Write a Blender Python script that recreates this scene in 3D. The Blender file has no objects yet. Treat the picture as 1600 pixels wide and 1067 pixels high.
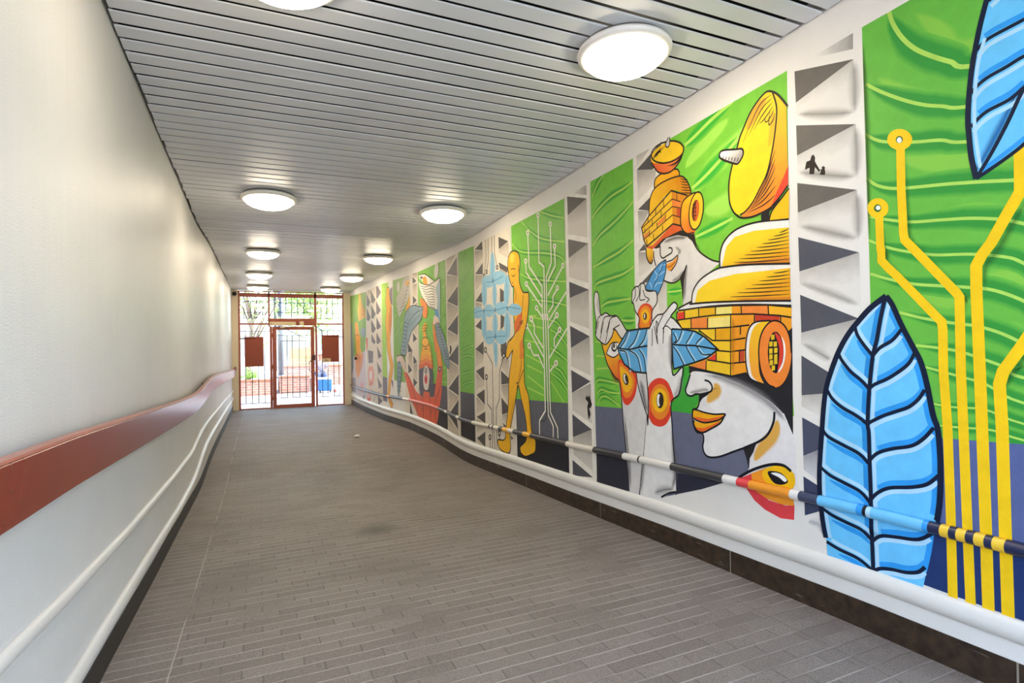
"""Pedestrian passage with a painted wall, built in metres. x across the passage, y along it, z up."""
import bpy, bmesh, math, random
from mathutils import Vector, Matrix
R=random.Random(7)
SC=bpy.context.scene
COL=SC.collection

# ------------------------------------------------------------------ helpers
def srgb(h):
    c=[int(h[i:i+2],16)/255 for i in (0,2,4)]
    return tuple(x/12.92 if x<=.04045 else ((x+.055)/1.055)**2.4 for x in c)+(1,)
MATS={}
def mat(name,col,rough=.6,metal=0,noise=0,nscale=8,bump=0,bscale=60,spec=.5):
    """plain procedural material: colour broken up by noise, with an optional fine bump"""
    k=(name,col,rough)
    if k in MATS: return MATS[k]
    m=bpy.data.materials.new(name); m.use_nodes=True; nt=m.node_tree; b=nt.nodes['Principled BSDF']
    c=srgb(col) if isinstance(col,str) else col
    b.inputs['Base Color'].default_value=c; b.inputs['Roughness'].default_value=rough; b.inputs['Metallic'].default_value=metal
    b.inputs['Specular IOR Level'].default_value=spec
    if noise or bump: tc=nt.nodes.new('ShaderNodeTexCoord')
    if noise:
        n=nt.nodes.new('ShaderNodeTexNoise'); n.inputs['Scale'].default_value=nscale; n.inputs['Detail'].default_value=5
        nt.links.new(tc.outputs['Object'],n.inputs['Vector'])
        r=nt.nodes.new('ShaderNodeValToRGB'); r.color_ramp.elements[0].position=.3; r.color_ramp.elements[1].position=.7
        r.color_ramp.elements[0].color=tuple(x*(1-noise) for x in c[:3])+(1,); r.color_ramp.elements[1].color=tuple(min(1,x*(1+noise*.5)) for x in c[:3])+(1,)
        nt.links.new(n.outputs['Fac'],r.inputs['Fac']); nt.links.new(r.outputs['Color'],b.inputs['Base Color'])
    if bump:
        n2=nt.nodes.new('ShaderNodeTexNoise'); n2.inputs['Scale'].default_value=bscale; n2.inputs['Detail'].default_value=4
        nt.links.new(tc.outputs['Object'],n2.inputs['Vector'])
        bp=nt.nodes.new('ShaderNodeBump'); bp.inputs['Strength'].default_value=bump; bp.inputs['Distance'].default_value=.01
        nt.links.new(n2.outputs['Fac'],bp.inputs['Height']); nt.links.new(bp.outputs['Normal'],b.inputs['Normal'])
    MATS[k]=m; return m
def emit(name,col,st):
    m=bpy.data.materials.new(name); m.use_nodes=True; nt=m.node_tree; nt.nodes.clear()
    o=nt.nodes.new('ShaderNodeOutputMaterial'); e=nt.nodes.new('ShaderNodeEmission'); e.inputs['Color'].default_value=col; e.inputs['Strength'].default_value=st
    nt.links.new(e.outputs[0],o.inputs['Surface']); return m
def link(name,me,mats,parent=None):
    o=bpy.data.objects.new(name,me); COL.objects.link(o)
    for m in (mats if isinstance(mats,(list,tuple)) else [mats]): me.materials.append(m)
    if parent is not None:
        o.parent=parent; o.matrix_parent_inverse=Matrix.Identity(4)
        o.location=-Vector(parent.location) if parent.type=='EMPTY' and not parent.get('_local') else (0,0,0)
    return o
class MB:
    """collects boxes, tubes and strips, then links them as one mesh object"""
    def __init__(s): s.bm=bmesh.new(); s.mi=0
    def poly(s,pts,mi=None):
        try: f=s.bm.faces.new([s.bm.verts.new(p) for p in pts])
        except ValueError: return None
        f.material_index=s.mi if mi is None else mi; return f
    def box(s,a,b,bev=0,mi=None,rot=None,seg=2):
        t=bmesh.new(); bmesh.ops.create_cube(t,size=1)
        c=[(a[i]+b[i])/2 for i in range(3)]; d=[abs(b[i]-a[i]) for i in range(3)]
        for v in t.verts: v.co=Vector((v.co.x*d[0],v.co.y*d[1],v.co.z*d[2]))
        if bev: bmesh.ops.bevel(t,geom=list(t.edges),offset=min(bev,min(d)*.45),segments=seg,affect='EDGES',profile=.6)
        for v in t.verts:
            if rot is not None: v.co=rot@v.co
            v.co+=Vector(c)
        s.add(t,mi); return s
    def add(s,t,mi=None,M=None):
        vm={v:s.bm.verts.new(M@v.co if M else v.co) for v in t.verts}
        for f in t.faces:
            nf=s.bm.faces.new([vm[v] for v in f.verts]); nf.material_index=s.mi if mi is None else mi; nf.smooth=f.smooth
        t.free()
    def tube(s,pts,r,n=10,mi=None,caps=True):
        """swept round bar through points; r a number or one per point"""
        pts=[Vector(p) for p in pts]; rr=r if isinstance(r,(list,tuple)) else [r]*len(pts); rings=[]
        for i,p in enumerate(pts):
            d=(pts[min(i+1,len(pts)-1)]-pts[max(i-1,0)]).normalized()
            u=d.cross(Vector((0,0,1))); u=Vector((1,0,0)) if u.length<1e-3 else u.normalized(); v=d.cross(u).normalized()
            rings.append([s.bm.verts.new(p+rr[i]*(math.cos(2*math.pi*k/n)*u+math.sin(2*math.pi*k/n)*v)) for k in range(n)])
        for a,b in zip(rings,rings[1:]):
            for k in range(n):
                f=s.bm.faces.new([a[k],a[(k+1)%n],b[(k+1)%n],b[k]]); f.smooth=True; f.material_index=s.mi if mi is None else mi
        if caps:
            for q in (rings[0][::-1],rings[-1]):
                f=s.bm.faces.new(q); f.material_index=s.mi if mi is None else mi
        return s
    def lathe(s,prof,c,n=40,mi=None,flip=False):
        """(radius,height) profile turned about a vertical axis at c"""
        rings=[]
        for r,h in prof:
            rings.append([s.bm.verts.new((c[0]+r*math.cos(2*math.pi*k/n),c[1]+r*math.sin(2*math.pi*k/n),c[2]+h)) for k in range(n)] if r>1e-6 else [s.bm.verts.new((c[0],c[1],c[2]+h))])
        for a,b in zip(rings,rings[1:]):
            for k in range(n):
                q=[a[k%len(a)],a[(k+1)%len(a)],b[(k+1)%len(b)],b[k%len(b)]]
                q=list(dict.fromkeys(q))
                if len(q)>2:
                    f=s.bm.faces.new(q); f.smooth=True; f.material_index=s.mi if mi is None else mi
        return s
    def sweep(s,path,prof,mi=None,caps=True):
        """profile points (dx,dz) carried along a path of (x,y,z) that runs along y; outward is given by dx"""
        rings=[[s.bm.verts.new((x+dx,y,z+dz)) for dx,dz in prof] for x,y,z in path]
        n=len(prof)
        for i,(a,b) in enumerate(zip(rings,rings[1:])):
            m=mi(i) if callable(mi) else (s.mi if mi is None else mi)
            for k in range(n):
                f=s.bm.faces.new([a[k],a[(k+1)%n],b[(k+1)%n],b[k]]); f.material_index=m
        if caps:
            for q,i in ((rings[0][::-1],0),(rings[-1],len(rings)-2)):
                f=s.bm.faces.new(q); f.material_index=mi(i) if callable(mi) else (s.mi if mi is None else mi)
        return s
    def build(s,name,mats,parent=None,smooth=None,recalc=True):
        if recalc: bmesh.ops.recalc_face_normals(s.bm,faces=s.bm.faces)
        me=bpy.data.meshes.new(name); s.bm.to_mesh(me); s.bm.free()
        if smooth:
            for p in me.polygons: p.use_smooth=True
        return link(name,me,mats,parent)
def tag(o,label=None,cat=None,group=None,kind=None):
    if label: o['label']=label
    if cat: o['category']=cat
    if group: o['group']=group
    if kind: o['kind']=kind
    return o
def thing(name,label,cat,loc=(0,0,0),group=None):
    o=bpy.data.objects.new(name,None); COL.objects.link(o); o.location=loc; o.empty_display_size=.1
    return tag(o,label,cat,group)
def interp(tab,y):
    if y<=tab[0][0]: return tab[0][1]
    for (a,va),(b,vb) in zip(tab,tab[1:]):
        if y<=b: return va+(vb-va)*(y-a)/(b-a)
    return tab[-1][1]
def ysteps(a,b,extra=(),d=.25):
    n=max(1,round((b-a)/d)); return sorted(set([round(a+(b-a)*i/n,4) for i in range(n+1)]+[e for e in extra if a<e<b]))

# ------------------------------------------------------------------ the passage: plan and slope
XR=[(-4,2.43),(1.6,2.41),(7.9,2.365),(9.4,2.31),(11.0,2.17),(12.6,2.085),(16,2.06)]      # right wall
FLOOR=[(-4,.22),(1.66,.13),(3,.085),(4,.04),(5,.005),(6,-.035),(6.5,-.055),(6.9,-.058),(7.3,-.04),(7.8,-.015),(8.5,.005),(9.5,.012),(11,0),(12.4,.005),(14.5,.008),(40,.008)]
g=lambda y: interp(FLOOR,y)
xr=lambda y: interp(XR,y)
XL=-.60; Y0=-.8; Y1=14.5; H=2.80
BENDS=[b[0] for b in XR]
LAMP,SKY,SUN,EXPO=15.5,.92,.3,1.03

# the wall painting, in millimetres on the wall: part, kind (fill, fade, stroke, spray, soft band), two colours, smooth, layer | settings | along up along up ...
PALETTE=['6ABA45', '86C64A', '35963A', 'AFD95F', '3F6A2C', '596695', '22386B', '2E6F2C', 'F8CB1A', '3C6A2A', 'F2F4EC', 'F2EFE8', '9E9992', 'A8A39C', 'E4E0D8', '6A655F', '8F8A83', '55565F', '4C5064', '8E8C92', 'D5D4D6', '3E4560', 'BFC0C8', '2E261F', '6CC7F8', '2F9CEB', 'B3DEF7', '2A93DE', '101C36', '1E6FB0', '7CC83F', 'A2DD58', '3FB23A', 'B4E362', '3FA73B', '686C81', '2F3140', 'EDE7DC', 'A9A39B', 'DDD6CA', '5B5856', 'BDB7AC', 'E6DFD3', 'E3DDD5', '77716B', '8A847D', '6F6963', '2B241E', 'F19A2B', 'F7C623', 'B96E12', 'F3B521', 'E59A1A', 'F5BE22', 'CE8312', 'F3C02A', 'D98A1E', 'E9853A', 'C9502C', 'E0602B', 'E8752A', 'F6C62A', '7C2E18', 'D9662D', 'E9803A', 'E4602E', 'F7C928', 'C88A17', 'CFC9C2', '252429', 'E6E3E2', 'E9E6E3', '9B989A', 'DDA94E', 'A7A3A0', 'F4AE1B', 'E8692A', '14161F', 'E2444A', 'F29A2C', 'F7C019', 'F3F3F1', 'F3C62B', 'EF9D26', 'E8402C', 'F0893A', 'C8402A', 'EE8438', 'C24A2A', 'F0E07A', 'E9B01D', 'F4E07E', 'E8A61C', 'F08B3C', 'F5B52A', 'C98A20', 'EDEAE5', 'F1EDE5', 'EBA31C', 'F9D32B', 'D9862A', 'EFEBE6', 'F4C023', 'F2A038', 'F18836', 'D9402E', 'F4EFEA', 'E6C12A', '262225', 'F6BE1E', 'F8CC22', 'EE8A2E', 'E84A32', 'DD8B33', 'F8D328', 'E7A436', 'EDB62E', 'F1EEEA', 'A9A49E', '76C143', '3F9B36', 'A8CE58', '666A7C', '2E2F3A', 'D8D5D2', '77737A', '8A8684', 'F6B31C', 'E2592A', 'A8421C', 'EFEAE4', 'E2432C', 'EF8228', 'F6B81B', 'F0EBE5', 'E4DFD8', '8E8880', 'E2502C', 'F08C24', '4C97D0', '9CC8E8', '23455F', '5FAADB', 'A6D4EF', 'E9E7E4', '8F8B8A', '9A9694', 'BDB9B6', '8E8A88', 'E2412E', 'F08A2A', 'F6BC1B', 'F2EEE8', 'F0EBE0', 'F2ECE0', 'A8A198', 'A39C93', 'D6CEC1', '66605B', 'A39D95', 'D4CDC2', '55535A', '1E1A17', '79C143', '43A037', 'AEDB5C', '5F6069', '26262C', '2F5F2A', 'EFEADC', '7A8A4A', 'E6DDCC', 'A39A8D', 'D2C7B5', '57524F', 'E8E0D0', 'F5B91C', 'E5702A', 'EC8B28', 'C97716', 'D98C18', 'FAD24A', '94C6DE', '5E9CC4', '4F8FBC', '78B944', '479A36', 'A9D25A', '56545C', '2B272B', 'E2D8C6', '9D9385', 'CFC2AD', '524C4C', '2A2320', '84B24E', 'B6D576', '655C66', 'C9C4B5', 'D8D3C6', 'EDA536', 'E9B456', '6A645C', 'A6B4BA', '7EBB45', '4A9A36', 'B2D862', '5A545C', '2C272B', 'E4DACA', 'E4633A', 'F0952C', 'E98A3A', '57515B', 'E0662F', 'E8842C', 'F0A52A', 'F3B52A', 'F2AC24', 'EFA526', 'F0AC28', 'E2D5CB', '8A837F', 'D8483C', '8A2420', 'E9D9C8', 'E3CDBF', 'E9CDBD', 'E7E2D4', 'A9BFC4', '5C9CC4', 'F09A2C', 'DCD8CF', '4A443C', 'EA8530', '8FA6B2', '39424A', '8397A0', '2F3840', '7F95A5', 'A3CE4A', '7C717C', '8E7F86', '7A6C72', 'F0AC2C', '6B4A1E', 'E28A2A', 'D9CCBC', 'C5BAAA', 'DDD2C0', '6B6062', 'D3C4BD', 'E3D5CC', '74676C', '84A94A', 'CDBFC6', '9A8F98', 'E2B24A', 'A8562A', 'EDA22C', '8A5A20', 'EDAA34', 'E69A5E', 'B8623A', 'E0907A', 'EBDCD6', 'D9A199', 'D86A50', 'E3C8C2', '8C9AA6', 'D85A34', '7F93A2', '5A5048', '7E727E']
PAINT_PARTS=[('green_leaf_background', 'leaf-green painted field behind the yellow circuit lines, with pale veins', None), ('blue_floor_band', 'slate-blue and navy painted band below the green field, behind the yellow lines', None), ('yellow_circuit_line', 'bright yellow circuit line with a round pad, starting highest', None), ('yellow_circuit_line', 'bright yellow circuit line with a round pad beside the lattice column', None), ('yellow_circuit_line', 'bright yellow circuit line running out of the dark-edged leaf above', None), ('yellow_circuit_line', 'bright yellow circuit line nearest the right edge of the photo', None), ('lattice_column', 'white and grey lattice column with two tiny silhouettes, between woman and big leaf', None), ('painted_silhouette', 'dark adult silhouette and small child silhouette in the lattice window', 6), ('painted_leaf', 'big light-blue leaf with navy veins standing in front of the lattice column', None), ('painted_leaf', 'light-blue leaf hanging tip-down at the upper right corner', None), ('green_leaf_background', 'green painted field with slanting pale veins behind the two women', None), ('slate_floor_band', 'slate-grey painted band behind the chin of the large woman', None), ('lattice_column', 'white and grey lattice column behind the small woman in the brick hat', None), ('painted_woman', 'smaller white-faced woman in profile wearing a brick hat with a bowl on top', None), ('brick_hat', 'yellow brick hat with a bowl and round ear ring on the smaller woman', 13), ('painted_woman', 'large white-faced woman in profile with orange lips, under a tall brick hat', None), ('eye_ornament', 'red, orange and yellow eye painted on the shoulder of the large woman', 15), ('brick_hat', 'tall yellow brick hat of the large woman with two domed tiers', 15), ('ear_ring', 'thick orange ring with a dark grid inside on the ear of the large woman', 15), ('satellite_dish', 'large yellow satellite dish with a white horn rising from the hat', 15), ('green_leaf_background', 'green painted field with wavy veins behind the pointing hand', None), ('slate_floor_band', 'slate-grey painted band below the pointing hand', None), ('painted_arm', 'white painted arm with a pointing finger and an eye on its orange sleeve', None), ('painted_arm', 'white painted hand holding up a small blue leaf, with an orange eye on the wrist', None), ('painted_leaf', 'blue leaf pinched by the raised white hand, pointing at the brick hat', None), ('leaf_tip', 'half of the leaf right of the hand', 24), ('painted_arm', 'white painted upright arm in the middle with a red and yellow eye on the wrist', None), ('lattice_column', 'white and grey lattice column with a tiny climbing silhouette, beside the circuit tree', None), ('painted_silhouette', 'tiny dark climbing silhouette in the lattice window', 27), ('green_leaf_background', 'green painted field with curved veins behind the white circuit tree', None), ('slate_floor_band', 'dark grey painted band under the circuit tree', None), ('circuit_tree', 'white printed-circuit tree with round pads on every branch', None), ('lattice_column', 'double lattice column with black circuit lines behind the pale blue leaf sign', None), ('circuit_lines', 'thin black circuit lines with pads hanging from the top of the double lattice column', None), ('circuit_lines', 'thin black circuit lines with pads rising from the bottom of the double lattice column', None), ('painted_figure', 'slender yellow bald figure with closed eyes, walking in front of the lattice column', None), ('leaf_sign', 'pale blue sign built of small leaves held in front of the yellow figure', None), ('green_leaf_background', 'narrow green painted strip with wavy veins left of the pale blue leaf sign', None), ('slate_floor_band', 'dark grey painted band below the narrow green strip', None), ('lattice_column', 'grey lattice column of large triangles right of the orange figure', None), ('painted_silhouette', 'tiny dark silhouette standing in the lattice window', 39), ('green_leaf_background', 'pale green painted field with the grey bird, far along the wall', None), ('painted_bird', 'pale grey bird with a spotted wing, far along the wall', None), ('green_leaf_background', 'green painted field behind the orange figure and the white bird', None), ('slate_floor_band', 'purple-grey painted band behind the orange figure', None), ('lattice_column', 'slim lattice column left of the orange figure', None), ('painted_figure', 'orange singing figure with raised arms and a banded yellow hat', None), ('painted_bird', 'white bird with a ribbed wing above the orange figure', None), ('painted_feather', 'curved grey-blue feather left of the orange figure', None), ('painted_feather', 'braided grey feather held in the raised hand of the orange figure', None), ('painted_feather', 'small hanging feather below the open hand, in the slate band', None), ('painted_figure', 'far yellow figure hiding its face, between green field and lattice', None), ('lattice_column', 'far lattice column of grey diamonds', None), ('painted_figure', 'farthest orange banded figure beside the entrance screen', None)]
PIPE_PAINT=[(0.804, '1E2748'), (1.1, 'F2C63A'), (1.137, '1E2748'), (1.161, 'F2C63A'), (1.193, '1E2748'), (1.22, 'F2C63A'), (1.251, '1E2748'), (1.276, 'F2C63A'), (1.307, '1E2748'), (1.349, '2F9CEB'), (1.369, '6FC4F3'), (1.575, 'B3DEF7'), (1.595, '14161F'), (1.61, '2F9CEB'), (1.638, '6FC4F3'), (1.826, '3E4560'), (1.928, 'E9E6E3'), (1.978, 'F29A2C'), (2.231, 'E2444A'), (2.314, 'E9E6E3'), (2.416, '3A3A3E'), (2.857, 'E2DDD6'), (3.174, '14161F'), (3.191, 'E2DDD6'), (3.369, '34343A'), (3.759, 'E2DACC'), (4.182, '34343A'), (4.871, 'F5B91C'), (5.034, '34343A'), (5.265, 'E2DACC'), (5.397, 'F5B91C'), (5.539, '34343A'), (5.643, 'E2DACC'), (5.787, '2B241E'), (5.833, 'E2DACC'), (5.88, '2B241E'), (5.927, 'E2DACC'), (6.473, '3A363C'), (6.97, 'E2D6C4'), (7.072, '3A363C'), (7.478, 'E2D6C4'), (7.564, '3A363C'), (7.896, 'E4633A'), (9.396, 'E2D6C4'), (9.735, '453F46'), (10.522, 'EFA32C'), (10.685, '453F46'), (13.43, '6F6470'), (14.486, '6F6470')]
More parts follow.
